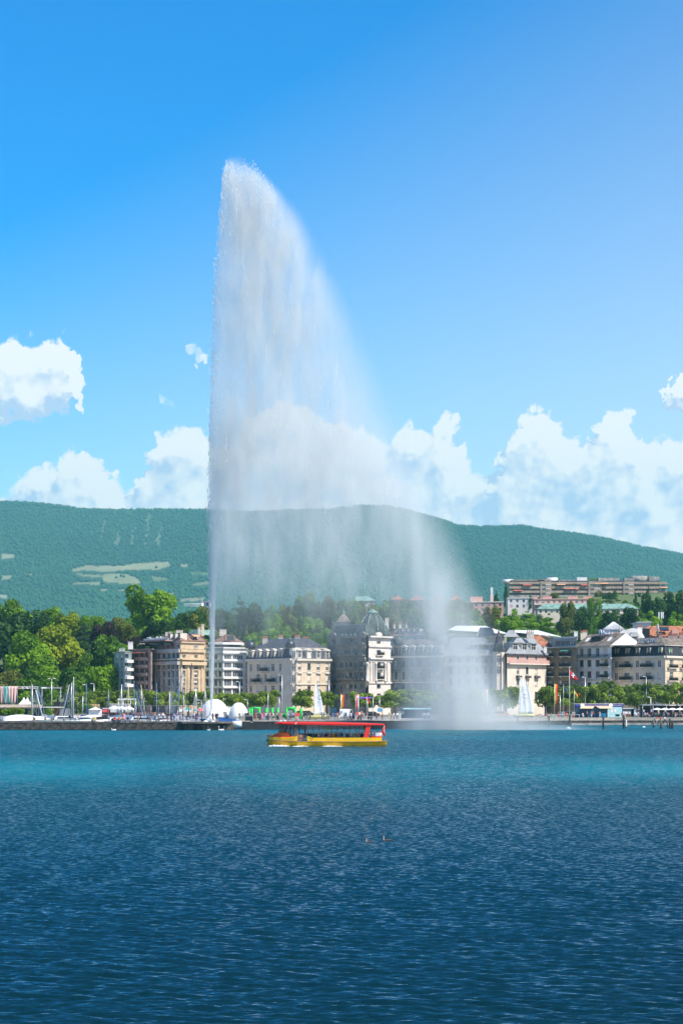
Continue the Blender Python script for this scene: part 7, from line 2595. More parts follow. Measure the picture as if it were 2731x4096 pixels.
for p in (2443, 2329):
	ds = MB().lathe([(.52, 0), (.52, .06)], M_WHITE, (0, 0, 0), 20).build('sign_disc', o, (X(p), .2, Z(2822)))
	ds.rotation_euler = (math.pi / 2, 0, 0)
MB().box(X(2430), X(2488), .36, .49, .02, Z(2829), M_KTEAL).build('side_panel', o)
for a in (2443, 2456):
	MB().box(X(a), X(a + 8), .33, .355, Z(2850), Z(2838), M_WHITE).build('poster', o)
for a, b_, c_, e in ((2326, 2377, 2316, 2368), (2382, 2438, 2394, 2449)):
	MB().poly([(X(a), .2, Z(2826)), (X(b_), .2, Z(2826)), (X(e), -1.6, Z(2833)), (X(c_), -1.6, Z(2833))], M_AWNC).poly([(X(c_), -1.6, Z(2833)), (X(e), -1.6, Z(2833)), (X(e), -1.6, Z(2835)), (X(c_), -1.6, Z(2835))], M_AWNC).build('awning', o)
boxy('blue_crate', 2403, 2420, 2855, 2868, 526, 1, mat('blue_crate_plastic', (.02, .30, .55), .5, .08), 'bright blue crate before the kiosk', 'crate', mat('blue_crate_rib', (.02, .26, .48), .5, .08))
boxy('litter_bin', 2462, 2476, 2857, 2867, 527, .9, mat('green_bin', (.05, .22, .20), .5, .08), 'low dark green bin below the turquoise panel', 'bin', M_BLUEBOX)
boxy('waste_container', 2524, 2533, 2835, 2868, 527, 1, mat('blue_steel', (.10, .28, .40), .5, .08), 'tall blue box right of the kiosk', 'box', M_BLUEBOX)
boxy('stone_bench', 2502, 2523, 2856, 2869, 526, 1, mat('brown_bench', (.36, .22, .14), .8, .1), 'brown bench box right of the seated couple', 'bench', M_WOOD)
d = 515.0
o = empty('snack_kiosk', (px_x(1655, d), d, 1.75))
tag(o, 'turquoise awninged snack kiosk at the edge of the spray', 'kiosk')
X = lambda p: px_x(p, d) - o.location.x
Z = lambda r: py_z(r, d) - 1.75
MB().box(X(1600), X(1720), .5, 4, 0, Z(2836), M_BLUEBOX).build('body', o)
MB().poly([(X(1616), .4, Z(2833)), (X(1722), .4, Z(2833)), (X(1725), -1.5, Z(2838)), (X(1610), -1.5, Z(2838))], mat('turquoise_awning', (.35, .62, .66), .8, .05)).build('awning', o)
MB().box(X(1590), X(1616), -.5, .3, Z(2858), Z(2846), M_STEEL).build('counter', o)
# restaurant terrace
d = 536.0
o = empty('restaurant_pergola', (px_x(2660, d), d, 1.75))
tag(o, 'dark flat pergola of the waterside restaurant at the right edge', 'pergola')
X = lambda p: px_x(p, d) - o.location.x
Z = lambda r: py_z(r, d) - 1.75
MB().box(X(2568), X(2780), 0, 5, Z(2822), Z(2818), M_STEEL).build('roof', o)
for p in (2570, 2612, 2666, 2720):
	MB().bar((X(p), .2, 0), (X(p), .2, Z(2822)), .08, M_STEEL, n=5).build('post', o)
MB().box(X(2570), X(2780), 4.6, 4.8, 0, Z(2824), M_BLACK).build('back_wall', o)
MB().box(X(2568), X(2780), -2.2, -2.1, 0, .9, M_BLACK).build('terrace_screen', o)
for i, px in enumerate((2628, 2658, 2688, 2718)):
	o = empty('parasol', (px_x(px, 530), 530, 1.75))
	tag(o, ('leftmost white restaurant parasol', 'second white restaurant parasol from the left', 'third white restaurant parasol from the left', 'white restaurant parasol cut by the right edge')[i], 'parasol', 'white restaurant parasols')
	z = py_z(2832, 530) - 1.75
	MB().lathe([(1.35, z - .5), (.7, z - .2), (.03, z)], M_TENT, (0, 0, 0), 8, smooth=False).build('canopy', o)
	MB().bar((0, 0, 0), (0, 0, z), .03, M_ALU, n=5).build('pole', o)
for px, lab in ((2210, 'small white table left of the flag pole'), (2300, 'white table under the kiosk awning'), (2240, 'white market table beside the orange chairs')):
	o = empty('table', (px_x(px, 524), 524, 1.75))
	tag(o, lab, 'table')
	MB().box(-1.1, 1.1, -.5, .5, .7, .76, M_WHITE).build('top', o)
	for sx in (-.95, .95):
		MB().box(sx - .04, sx + .04, -.4, .4, 0, .7, M_ALU).build('leg', o)

# ------------------------------------------------------------------ people
M_SKIN = [mat('skin_fair', (.58, .36, .26), .6, .04), mat('skin_tan', (.40, .22, .14), .6, .04), mat('skin_dark', (.12, .065, .045), .6, .04)]
M_HAIR = [mat('hair_black', (.012, .010, .010), .6, .1), mat('hair_brown', (.07, .035, .018), .6, .1), mat('hair_blond', (.38, .26, .12), .6, .1)]
CLOTH = {
	'white': (.78, .78, .76), 'black': (.015, .015, .018), 'navy': (.02, .03, .09), 'grey': (.28, .29, .30), 'red': (.62, .03, .03), 'orange': (.75, .20, .05), 'yellow': (.80, .58, .03),
	'pink': (.78, .25, .40), 'maroon': (.22, .05, .05), 'blue': (.06, .20, .50), 'light blue': (.38, .56, .75), 'teal': (.05, .28, .34), 'green': (.10, .38, .14), 'olive': (.15, .16, .07), 'lilac': (.45, .38, .62),
	'tan': (.48, .34, .22), 'purple': (.20, .06, .25), 'khaki': (.33, .28, .19), 'brown': (.17, .09, .05), 'denim': (.08, .13, .24), 'cream': (.68, .60, .45), 'pale green': (.42, .62, .42)}
M_SHOE = mat('shoe_leather', (.05, .045, .04), .6, .1)
M_SHOEW = mat('white_trainer', (.7, .7, .7), .6, .05)

def cloth(c):
	return mat('cloth_' + c.replace(' ', '_'), CLOTH[c], .85, .12, 6.0, bump=.2)

def skeleton(pose):
	J = {'pel': (0, 0, .95), 'sp': (0, 0, 1.16), 'ch': (0, 0, 1.38), 'nk': (0, -.01, 1.50), 'hd': (0, -.025, 1.60), 'tp': (0, -.01, 1.71)}
	for s, n in ((-1, 'L'), (1, 'R')):
		J['sh' + n] = (s * .18, 0, 1.41)
		J['el' + n] = (s * .25, .03, 1.14)
		J['wr' + n] = (s * .25, -.06, .90)
		J['ha' + n] = (s * .24, -.10, .80)
		J['hp' + n] = (s * .09, 0, .90)
		J['kn' + n] = (s * .11, -.02, .49)
		J['an' + n] = (s * .11, .03, .09)
		J['to' + n] = (s * .13, -.13, .035)
	if pose == 'walk':
		J.update(knL=(-.09, -.22, .52), anL=(-.09, -.24, .12), toL=(-.09, -.40, .07), knR=(.10, .10, .49), anR=(.10, .34, .16), toR=(.10, .26, .05),
				 elL=(-.24, .14, 1.16), wrL=(-.24, .20, .94), haL=(-.24, .2, .86), elR=(.24, -.08, 1.16), wrR=(.23, -.26, 1.0), haR=(.22, -.32, .96))
	elif pose == 'photo':
		J.update(elL=(-.26, -.16, 1.22), wrL=(-.12, -.32, 1.44), haL=(-.05, -.36, 1.50), elR=(.26, -.16, 1.22), wrR=(.12, -.32, 1.44), haR=(.05, -.36, 1.50))
	elif pose == 'fold':
		J.update(elL=(-.27, -.06, 1.16), wrL=(-.02, -.20, 1.18), haL=(.08, -.18, 1.18), elR=(.27, -.06, 1.16), wrR=(.04, -.22, 1.10), haR=(-.06, -.2, 1.10))
	elif pose in ('sit', 'dangle'):
		for k in ('pel', 'sp', 'ch', 'nk', 'hd', 'tp', 'shL', 'shR', 'elL', 'elR', 'wrL', 'wrR', 'haL', 'haR', 'hpL', 'hpR'):
			x, y, z = J[k]
			J[k] = (x, y, z - .80)
		J.update(knL=(-.12, -.44, .16), knR=(.12, -.44, .16), anL=(-.12, -.46, -.30), anR=(.12, -.44, -.30), toL=(-.13, -.6, -.35), toR=(.13, -.58, -.35),
				 wrL=(-.16, -.26, .22), haL=(-.13, -.34, .20), wrR=(.16, -.26, .22), haR=(.13, -.34, .20))
	return J

RAD = {'pel': .135, 'sp': .125, 'ch': .145, 'nk': .055, 'hd': .095, 'tp': .075, 'sh': .07, 'el': .048, 'wr': .035, 'ha': .042, 'hp': .092, 'kn': .066, 'an': .044, 'to': .042}
LINKS = [('pel', 'sp'), ('sp', 'ch'), ('ch', 'nk'), ('nk', 'hd'), ('hd', 'tp')] + [(a + n, b + n) for n in 'LR' for a, b in (('sh', 'el'), ('el', 'wr'), ('wr', 'ha'), ('hp', 'kn'), ('kn', 'an'), ('an', 'to'))] + [('ch', 'shL'), ('ch', 'shR'), ('pel', 'hpL'), ('pel', 'hpR')]
BODY = {}

def body_mesh(pose, sleeves, legs):
	"""One continuous figure; slots: skin, top, bottom, shoes, hair."""
	key = (pose, sleeves, legs)
	if key in BODY:
		return BODY[key]
	J = skeleton(pose)
	names = list(J)
	me = bpy.data.meshes.new('figure')
	me.from_pydata([J[n] for n in names], [(names.index(a), names.index(b)) for a, b in LINKS], [])
	ob = bpy.data.objects.new('figure', me)
	COL.objects.link(ob)
	sk = ob.modifiers.new('skin', 'SKIN')
	sk.use_smooth_shade = True
	for i, n in enumerate(names):
		r = RAD[n[:2] if n[:-1] in ('sh', 'el', 'wr', 'ha', 'hp', 'kn', 'an', 'to') else n]
		v = me.skin_vertices[0].data[i]
		v.radius = (r, r * (.72 if n in ('ch', 'sp', 'pel') else 1))
		v.use_root = n == 'pel'
	sb = ob.modifiers.new('sub', 'SUBSURF')
	sb.levels = sb.render_levels = 1
	dg = bpy.context.evaluated_depsgraph_get()
	out = bpy.data.meshes.new_from_object(ob.evaluated_get(dg))
	bpy.data.objects.remove(ob)
	segs = [(Vector(J[a]), Vector(J[b]), a, b) for a, b in LINKS]
	for m in (M_SKIN[0], M_DARK, M_DARK, M_SHOE, M_HAIR[0]):
		out.materials.append(m)
	hd = Vector(J['hd'])
	for p in out.polygons:
		c = p.center
		best = min(segs, key=lambda s: (c - (s[0] + (s[1] - s[0]) * max(0, min(1, (c - s[0]).dot(s[1] - s[0]) / (s[1] - s[0]).length_squared)))).length)
		a, b = best[2][:2], best[3][:2]
		if b in ('hd', 'tp') or a == 'hd':
			k = 4 if (c.z > hd.z + .055 or c.y > hd.y + .02) else 0
		elif b == 'nk' or b == 'ha' or a == 'wr':
			k = 0 if b != 'nk' or c.z > J['ch'][2] + .09 else 1
		elif b == 'to':
			k = 3
		elif a in ('hp', 'kn') or b == 'hp':
			k = 2 if (a != 'kn' or legs == 'long') else 0
			if legs == 'dress' and a == 'hp':
				k = 2
		elif a == 'el':
			k = 1 if sleeves == 'long' else 0
		elif a == 'pel' and c.z < J['pel'][2] + .04:
			k = 2
		else:
			k = 1
		p.material_index = k
	BODY[key] = out
	return out

def dress_mesh():
	if 'dress' not in BODY:
		b = MB()
		b.loft([[(w * math.cos(t), d_ * math.sin(t), z) for t in np.linspace(0, 6.283, 12, endpoint=False)] for w, d_, z in ((.27, .22, .42), (.23, .19, .65), (.19, .16, .88), (.155, .125, 1.12))], M_DARK)
		BODY['dress'] = b.mesh('skirt')
	return BODY['dress']

def hat_mesh(wide):
	k = 'hat%d' % wide
	if k not in BODY:
		BODY[k] = MB().lathe([(.20 if wide else .13, 0), (.20 if wide else .13, .02), (.115, .025), (.105, .10), (.03, .12)], M_DARK, (0, 0, 0), 10).mesh('hat')
	return BODY[k]

BAG = MB().box(-.15, .15, .10, .27, 1.05, 1.45, M_DARK, .03).mesh('backpack')
seen = {}

def person(px, d, z, pose='stand', top='white', bottom='navy', where='on the jetty', rz=0.0, extra=None, h=1.0, sleeves='short', legs='long', group=None, hair=None, skin=None):
	r = random.Random(int(px * 7 + d))
	o = empty('person', (px_x(px, d), d, z), rz)
	verb = {'stand': 'standing', 'walk': 'walking', 'photo': 'taking a photo', 'fold': 'standing arms folded', 'sit': 'seated', 'dangle': 'perched'}[pose]
	if legs == 'dress':
		lab = f'person in {top} dress {verb} {where}'
	else:
		lab = f'person in {top} and {bottom}{" shorts" if legs == "short" and not extra else ""} {verb} {where}'
	if extra:
		lab = lab.replace('person in', f'person with {extra} in')
	if len(lab.split()) > 16:
		lab = lab.replace(' and ' + bottom, '')
	tag(o, lab, 'person', group)
	o.scale = (h, h, h)
	b = put('body', body_mesh(pose, sleeves, legs), o)
	mats_ = [M_SKIN[r.choice((0, 0, 1, 2))] if skin is None else M_SKIN[skin], cloth(top), cloth(top if legs == 'dress' else bottom), r.choice((M_SHOE, M_SHOEW)), M_HAIR[r.choice((0, 0, 1, 1, 2))] if hair is None else M_HAIR[hair]]
	for i, m in enumerate(mats_):
		b.material_slots[i].link = 'OBJECT'
		b.material_slots[i].material = m

	def part(name, me, m, loc=(0, 0, 0)):
		q = put(name, me, o, loc)
		q.material_slots[0].link = 'OBJECT'
		q.material_slots[0].material = m
	if legs == 'dress' and pose in ('stand', 'walk', 'fold', 'photo'):
		part('skirt', dress_mesh(), cloth(top))
	hz_ = -.80 if pose in ('sit', 'dangle') else 0
	if extra and 'hat' in extra:
		part('hat', hat_mesh(1), cloth(extra.split()[0] if extra.split()[0] in CLOTH else 'white'), (0, -.01, 1.67 + hz_))
	if extra and 'cap' in extra:
		part('cap', hat_mesh(0), cloth(extra.split()[0] if extra.split()[0] in CLOTH else 'white'), (0, -.02, 1.66 + hz_))
	if extra and 'backpack' in extra:
		part('backpack', BAG, cloth(extra.split()[0] if extra.split()[0] in CLOTH else 'black'))
	return o

ZJ = py_z(2886, 425) + .004
G1 = 'visitors on the jetty'
J1 = 'on the jetty left of the jet'
for a in ((490, 'walk', 'olive', 'khaki', {}, .0), (496, 'walk', 'pink', 'pink', {'legs': 'dress', 'extra': 'black backpack'}, .4), (536, 'walk', 'navy', 'black', {'extra': 'blue backpack'}, 1.2), (563, 'walk', 'black', 'black', {}, 1.5),
		  (591, 'walk', 'teal', 'navy', {'legs': 'short'}, 1.4), (620, 'walk', 'grey', 'black', {'extra': 'yellow hat'}, 1.3), (636, 'stand', 'white', 'khaki', {'legs': 'short'}, 2.8), (652, 'fold', 'white', 'navy', {'legs': 'short'}, .4),
		  (668, 'stand', 'black', 'maroon', {}, 3.0), (674, 'stand', 'navy', 'white', {'legs': 'short'}, 2.5), (685, 'stand', 'black', 'black', {'extra': 'blue cap'}, 3.1), (696, 'stand', 'lilac', 'navy', {}, 2.7),
		  (708, 'fold', 'purple', 'white', {'legs': 'short'}, .6), (722, 'stand', 'grey', 'grey', {'legs': 'dress'}, 3.0), (732, 'photo', 'blue', 'tan', {'legs': 'short'}, 2.6), (746, 'dangle', 'navy', 'denim', {}, .3), (761, 'stand', 'grey', 'denim', {'legs': 'short'}, 3.1),
		  (774, 'stand', 'light blue', 'black', {'legs': 'short'}, 2.9), (785, 'stand', 'purple', 'purple', {'legs': 'dress'}, 2.4), (807, 'fold', 'navy', 'navy', {}, 1.7)):
	z = ZJ if a[1] != 'dangle' else ZJ + .35
	person(a[0], 427.2 + R.uniform(-.8, .8), z, a[1], a[2], a[3], J1, a[5], group=G1, h=R.uniform(.95, 1.03), **a[4])
for px, top, bot, lab, ex in ((380, 'yellow', 'khaki', 'on the jetty edge', None), (459, 'red', 'navy', 'on the jetty edge', None), (477, 'orange', 'navy', 'on the jetty edge', None), (511, 'black', 'grey', 'on the jetty edge', None)):
	person(px, 425.25, ZJ + .04, 'dangle', top, bot, lab, 0.0, group=G1, extra=ex, h=1.05)
for px, top in ((279, 'black'), (298, 'white'), (315, 'cream'), (434, 'grey')):
	person(px, 427.5, ZJ + .42, 'sit', top, 'denim', 'on the jetty back beside the boats', 3.1, group=G1)
ZP = py_z(2888, 424) + .002
for px, pose, top, bot, kw in ((851, 'stand', 'maroon', 'black', {}), (864, 'stand', 'black', 'black', {}), (870, 'photo', 'navy', 'grey', {'legs': 'short'})):
	person(px, 428.5, ZP, pose, top, bot, 'on the platform right of the jet', 2.4, group='visitors beside the jet', h=1.03, **kw)
person(958, 430.5, py_z(2884, 430), 'stand', 'olive', 'khaki', 'beside the pier plinth', .5, group='visitors beside the jet')
# crowd on the black sided pier
ZM = py_z(2884, 430)
G2 = 'visitors on the black sided pier'
J2 = 'on the black sided pier'
for px, pose, top, bot, kw in (
		(1018, 'stand', 'maroon', 'maroon', {'legs': 'dress'}), (1031, 'stand', 'black', 'black', {'legs': 'short'}), (1040, 'stand', 'navy', 'black', {}), (1048, 'stand', 'pink', 'pink', {'legs': 'dress'}), (1054, 'stand', 'red', 'white', {}),
		(1064, 'photo', 'white', 'denim', {}), (1072, 'stand', 'blue', 'navy', {}), (1080, 'stand', 'tan', 'khaki', {'legs': 'short'}), (1087, 'stand', 'black', 'white', {}), (1093, 'stand', 'white', 'black', {'legs': 'short'}),
		(1104, 'fold', 'grey', 'grey', {'legs': 'dress'}), (1113, 'stand', 'brown', 'navy', {}), (1120, 'stand', 'orange', 'tan', {'legs': 'short'}), (1127, 'photo', 'white', 'grey', {}), (1155, 'walk', 'grey', 'denim', {}), (1161, 'stand', 'denim', 'black', {}),
		(1169, 'stand', 'light blue', 'navy', {'legs': 'short'}), (1210, 'stand', 'white', 'khaki', {'legs': 'short', 'extra': 'tan hat'}), (1221, 'stand', 'black', 'navy', {}), (1304, 'stand', 'white', 'black', {'h': .8}), (1312, 'stand', 'white', 'navy', {'extra': 'black cap'}),
		(1331, 'walk', 'white', 'white', {}), (1340, 'stand', 'lilac', 'grey', {}), (1320, 'walk', 'navy', 'grey', {'legs': 'short'})):
	d = float(np.interp(px, [958, 1730], [431.5, 455])) + R.uniform(-.6, 1.6)
	kw.setdefault('h', R.uniform(.93, 1.02))
	person(px, d, ZM, pose, top, bot, J2, R.uniform(-.6, 3.4), group=G2, **kw)
person(1186, 435, ZM - .02, 'sit', 'tan', 'tan', 'on the pier deck sunbathing', .9, group=G2, legs='short')
cols_ = ['white', 'grey', 'navy', 'black', 'cream', 'light blue', 'tan', 'teal', 'lilac', 'denim', 'pink', 'olive']
G3 = 'visitors farther back on the pier'
for i in range(26):
	px = (972, 979, 985, 991, 998, 1006, 1025, 1036, 1060, 1068, 1076, 1098, 1109, 1117, 1135, 1142, 1148, 1176, 1230, 1240, 1288, 1296, 1350, 1358, 1044, 1084)[i]
	d = float(np.interp(px, [958, 1730], [431.5, 455])) + R.uniform(4, 9)
	person(px, d, ZM + (.0), ('stand', 'fold', 'walk')[i % 3], cols_[i % 12], ('denim', 'khaki', 'black', 'white', 'navy')[i % 5], 'at the back of the pier', R.uniform(0, 6), extra=('white cap' if i < 5 else None), group=G3, h=R.uniform(.92, 1.02), legs=('long', 'short')[i % 2])
# right of the ferry
G4 = 'visitors on the stone edge behind the ferry stern'
J4 = 'on the stone edge behind the ferry stern'
for i, (px, pose, top, bot) in enumerate(((1378, 'stand', 'white', 'grey'), (1384, 'stand', 'grey', 'white'), (1391, 'dangle', 'cream', 'maroon'), (1399, 'stand', 'light blue', 'navy'), (1405, 'dangle', 'tan', 'denim'), (1411, 'stand', 'blue', 'navy'), (1416, 'stand', 'grey', 'black'),
										   (1432, 'dangle', 'red', 'navy'), (1443, 'dangle', 'grey', 'black'), (1453, 'stand', 'cream', 'tan'), (1466, 'stand', 'pink', 'white'), (1473, 'dangle', 'black', 'cream'), (1484, 'dangle', 'navy', 'denim'), (1506, 'stand', 'brown', 'denim'), (1529, 'stand', 'tan', 'brown'),
										   (1556, 'walk', 'tan', 'cream'), (1563, 'stand', 'khaki', 'olive'), (1575, 'stand', 'white', 'denim'), (1588, 'walk', 'white', 'navy'), (1600, 'stand', 'pale green', 'white'), (1690, 'stand', 'light blue', 'white'), (1697, 'stand', 'white', 'denim'), (1704, 'walk', 'blue', 'grey'), (1711, 'stand', 'white', 'light blue'), (1718, 'stand', 'grey', 'denim'))):
	d = float(np.interp(px, [958, 1730], [430.2, 453.2]))
	person(px, d + (.12 if pose == 'dangle' else R.uniform(.8, 3)), ZM + (.04 if pose == 'dangle' else .004), pose, top, bot, J4, 0.0 if pose == 'dangle' else R.uniform(0, 6), group=G4, h=R.uniform(.92, 1.0))
G5 = 'people on the right quay'
for px, d, z, pose, top, bot, wh, kw in (
		(2352, 519.5, .52, 'stand', 'black', 'black', 'on the ledge before the kiosk', {}), (2618, 519.5, .52, 'stand', 'light blue', 'navy', 'on the ledge near the right piles', {}), (2626, 519.8, .52, 'stand', 'red', 'white', 'on the ledge near the right piles', {'legs': 'short', 'h': .9}),
		(2641, 519.5, .52, 'stand', 'red', 'red', 'on the ledge above the brown pile', {}), (2658, 519.6, .52, 'walk', 'white', 'navy', 'on the ledge near the right piles', {}),
		(2347, 527, 1.73, 'stand', 'pink', 'black', 'under the kiosk awning', {}), (2366, 528, 1.73, 'walk', 'grey', 'white', 'under the kiosk awning', {}), (2372, 528, 1.73, 'stand', 'maroon', 'navy', 'under the kiosk awning', {}), (2398, 528, 1.73, 'stand', 'tan', 'white', 'between the kiosk and the blue crate', {}),
		(2330, 526, 2.15, 'sit', 'cream', 'white', 'at the white table by the kiosk', {}), (2486, 523.5, 2.2, 'sit', 'brown', 'tan', 'on the quay before the white van', {}), (2496, 523.5, 2.2, 'sit', 'lilac', 'white', 'on the quay before the white van', {'extra': 'white cap'}),
		(2512, 528, 1.73, 'stand', 'blue', 'white', 'behind the brown bench box', {}), (2551, 527, 1.73, 'stand', 'white', 'grey', 'left of the restaurant terrace', {}), (2558, 527, 1.73, 'stand', 'navy', 'denim', 'left of the restaurant terrace', {}),
		(2158, 514, 2.1, 'sit', 'orange', 'yellow', 'in a deck chair by the double sails', {}), (2170, 514, 2.1, 'sit', 'white', 'grey', 'in a deck chair by the double sails', {'extra': 'white hat'}), (2188, 514, 2.1, 'sit', 'red', 'maroon', 'in a deck chair by the double sails', {}), (2204, 514, 2.1, "sit", "green", "green", "in a lounger near the dark pile", {}),
		(2122, 512, 2.0, 'sit', 'teal', 'navy', 'at the foot of the double sails', {}), (2248, 524, 1.73, 'stand', 'light blue', 'white', 'near the tall yellow and red banner', {}), (2255, 526, 1.73, 'stand', 'orange', 'denim', 'near the flag pole', {}), (2290, 526, 1.73, 'stand', 'cream', 'tan', 'behind the white table', {}), (2296, 526, 1.73, 'stand', 'white', 'orange', 'behind the white table', {}),
		(2232, 526, 2.15, 'sit', 'red', 'red', 'among the market tables', {}), (2266, 526, 2.15, 'sit', 'orange', 'red', 'among the market tables', {}), (1378 + 60, 480, 1.73, 'stand', 'white', 'navy', 'beside the white lorry', {'h': 1.0}), (1446, 480, 1.73, 'stand', 'cream', 'black', 'beside the white lorry', {'extra': 'white hat'})):
	kw = dict(kw)
	kw.setdefault('h', .95)
	person(px, d, z, pose, top, bot, wh, 0.2 if pose == 'sit' else R.uniform(-.5, 3), group=G5, **kw)
for i in range(22):
	px = 2574 + i * 7.2 + R.uniform(-2, 2)
	person(px, 531 + R.uniform(0, 2.5), 2.2, 'sit' if i % 4 else 'stand', cols_[(i * 5) % 12], ('denim', 'khaki', 'black', 'white', 'navy')[i % 5], 'on the restaurant terrace', R.uniform(-1, 1), group='restaurant guests', h=.95)

# ------------------------------------------------------------------ the yellow and red water bus
D_F = 270.0
KF = D_F / F
F0 = 1310.0

def fx(px):
	return (px - F0) * KF

def fz(row):
	return py_z(row, D_F)

M_FYEL = mat('ferry_yellow', (1.0, .58, .004), .3, .04, .6, spec=.5, coat=.3)
M_FYELD = mat('ferry_hull_shade_yellow', (.98, .50, .004), .4, .12, .8, spec=.4)  # the ferry yellow again, deepened to paint in shade on the flared lower hull
M_FRED = mat('ferry_red', (.80, .035, .02), .3, .03, .6, spec=.5, coat=.3)
M_FORA = mat('ferry_orange', (.85, .24, .015), .35, .04)
M_FBROWN = mat('ferry_door_brown', (.36, .20, .13), .6, .08)
M_FDARK = mat('ferry_window_frame', (.012, .013, .015), .4, .05)

def clear_glass(name, tint, amount):
	m = bpy.data.materials.new(name)
	m.use_nodes = True
	T = NT(m.node_tree)
	tr = T.n('ShaderNodeBsdfTransparent')
	tr.inputs[0].default_value = (*tint, 1)
	gl = T.n('ShaderNodeBsdfGlossy', i_Roughness=.03)
	lw = T.n('ShaderNodeFresnel', i_IOR=1.45)
	mx = T.n('ShaderNodeMixShader', i_0=T.m('ADD', lw.outputs[0], amount), i_1=tr.outputs[0], i_2=gl.outputs[0])
	T.l(mx.outputs[0], T.n('ShaderNodeOutputMaterial').inputs[0])
	return m

M_CLEAR = clear_glass('ferry_clear_glass', (.90, .94, .95), .01)
M_TINT = clear_glass('ferry_tinted_glass', (.45, .52, .56), .03)

def build_ferry():
	o = empty('water_bus', (px_x(F0, D_F), D_F, 0))
	tag(o, 'yellow water bus with long red roof and passengers crossing before the jet', 'boat')
	HB = 1.9
	# lower hull: pointed at the left, square at the stern
	st = []
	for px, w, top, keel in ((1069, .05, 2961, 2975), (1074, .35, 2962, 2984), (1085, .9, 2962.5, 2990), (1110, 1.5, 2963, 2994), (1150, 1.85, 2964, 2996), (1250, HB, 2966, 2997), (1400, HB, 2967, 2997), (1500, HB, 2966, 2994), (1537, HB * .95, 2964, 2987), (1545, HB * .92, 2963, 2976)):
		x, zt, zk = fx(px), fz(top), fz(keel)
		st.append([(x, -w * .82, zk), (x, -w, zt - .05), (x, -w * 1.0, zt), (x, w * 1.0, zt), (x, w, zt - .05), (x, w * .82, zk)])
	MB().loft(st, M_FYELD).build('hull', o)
	# rubbing strake
	b = MB()
	for a, c in zip(st[:-1], st[1:]):
		b.loft([[(a[2][0], a[2][1] - .06, a[2][2] - .03), (a[2][0], a[2][1] + .05, a[2][2] - .03), (a[2][0], a[2][1] + .05, a[2][2] + .05), (a[2][0], a[2][1] - .06, a[2][2] + .05)], [(c[2][0], c[2][1] - .06, c[2][2] - .03), (c[2][0], c[2][1] + .05, c[2][2] - .03), (c[2][0], c[2][1] + .05, c[2][2] + .05), (c[2][0], c[2][1] - .06, c[2][2] + .05)]], M_FBROWN, smooth=False)
	b.build('rubbing_strake', o)

	def bulwark(name, prof, m, rows, y_off=.0):
		rs_ = []
		for px, w, top, bot in prof:
			x = fx(px)
			rs_.append([(x, -w - y_off, fz(bot)), (x, -w * 1.015 - y_off, fz(top)), (x, w * 1.015 + y_off, fz(top)), (x, w + y_off, fz(bot))])
		return MB().loft(rs_, m, smooth=False).build(name, o)

	fb = bulwark('bow_bulwark', ((1070, .10, 2946, 2961), (1078, .5, 2947, 2962), (1095, 1.1, 2948, 2962.5), (1125, 1.62, 2949, 2963), (1160, 1.82, 2949, 2964), (1190, 1.88, 2945, 2965)), M_FYEL, 0)
	bulwark('bow_red_deck', ((1068, .12, 2941.5, 2946), (1078, .55, 2942, 2947), (1095, 1.12, 2943, 2948), (1125, 1.60, 2944.5, 2949), (1178, 1.80, 2944.5, 2949)), M_FRED, 0)
	put('lettering', text_mesh('HÉLIANTHE MG 2', .20, mat('ferry_name_brown', (.24, .11, .02), .6, 0), .003), fb, (fx(1146), -1.86, fz(2958.5)))
	bulwark('passenger_bulwark', ((1230, 1.88, 2945, 2966), (1236, 1.89, 2945, 2966), (1250, 1.9, 2951, 2966), (1400, 1.9, 2951, 2967), (1500, 1.88, 2950.5, 2966), (1523, 1.84, 2950, 2965), (1526, 1.83, 2950, 2964.5)), M_FYEL, 0)
	bulwark('stern_red_coaming', ((1481, 1.86, 2950, 2951), (1486, 1.86, 2946, 2951), (1524, 1.82, 2945.5, 2950), (1527, 1.81, 2945.5, 2950)), M_FRED, 0)
	for px in (1315, 1323, 1331, 1340, 1406, 1443):
		MB().lathe([(.05, 0), (.05, .02)], M_ALU, (0, 0, 0), 8).build('vent', o, (fx(px), -1.93, fz(2955.5))).rotation_euler = (math.pi / 2, 0, 0)
	# floor, entrance panel
	MB().box(fx(1150), fx(1527), -1.8, 1.8, fz(2966), fz(2964), M_FBROWN).build('floor', o)
	MB().box(fx(1187), fx(1221), -1.55, -1.48, fz(2960), fz(2939), M_FBROWN).build('entrance_panel', o)
	MB().box(fx(1180), fx(1188), -1.5, -1.42, fz(2960), fz(2912), M_FBROWN).build('cabin_door', o)
	# cuddy at the bow
	cu = MB()
	cu.loft([[(fx(1088), -.5, fz(2943)), (fx(1160), -1.45, fz(2944)), (fx(1160), 1.45, fz(2944)), (fx(1088), .5, fz(2943))], [(fx(1118), -.9, fz(2930)), (fx(1158), -1.35, fz(2930)), (fx(1158), 1.35, fz(2930)), (fx(1118), .9, fz(2930))]], M_FORA, smooth=False)
	cud = cu.build('cuddy', o)
	MB().loft([[(fx(1088), -.52, fz(2943) + .02), (fx(1128), -1.02, fz(2943) + .02), (fx(1128), 1.02, fz(2943) + .02), (fx(1088), .52, fz(2943) + .02)], [(fx(1117), -.86, fz(2930) + .02), (fx(1134), -1.0, fz(2930) + .02), (fx(1134), 1.0, fz(2930) + .02), (fx(1117), .86, fz(2930) + .02)]], M_FRED, smooth=False).build('hood', cud)
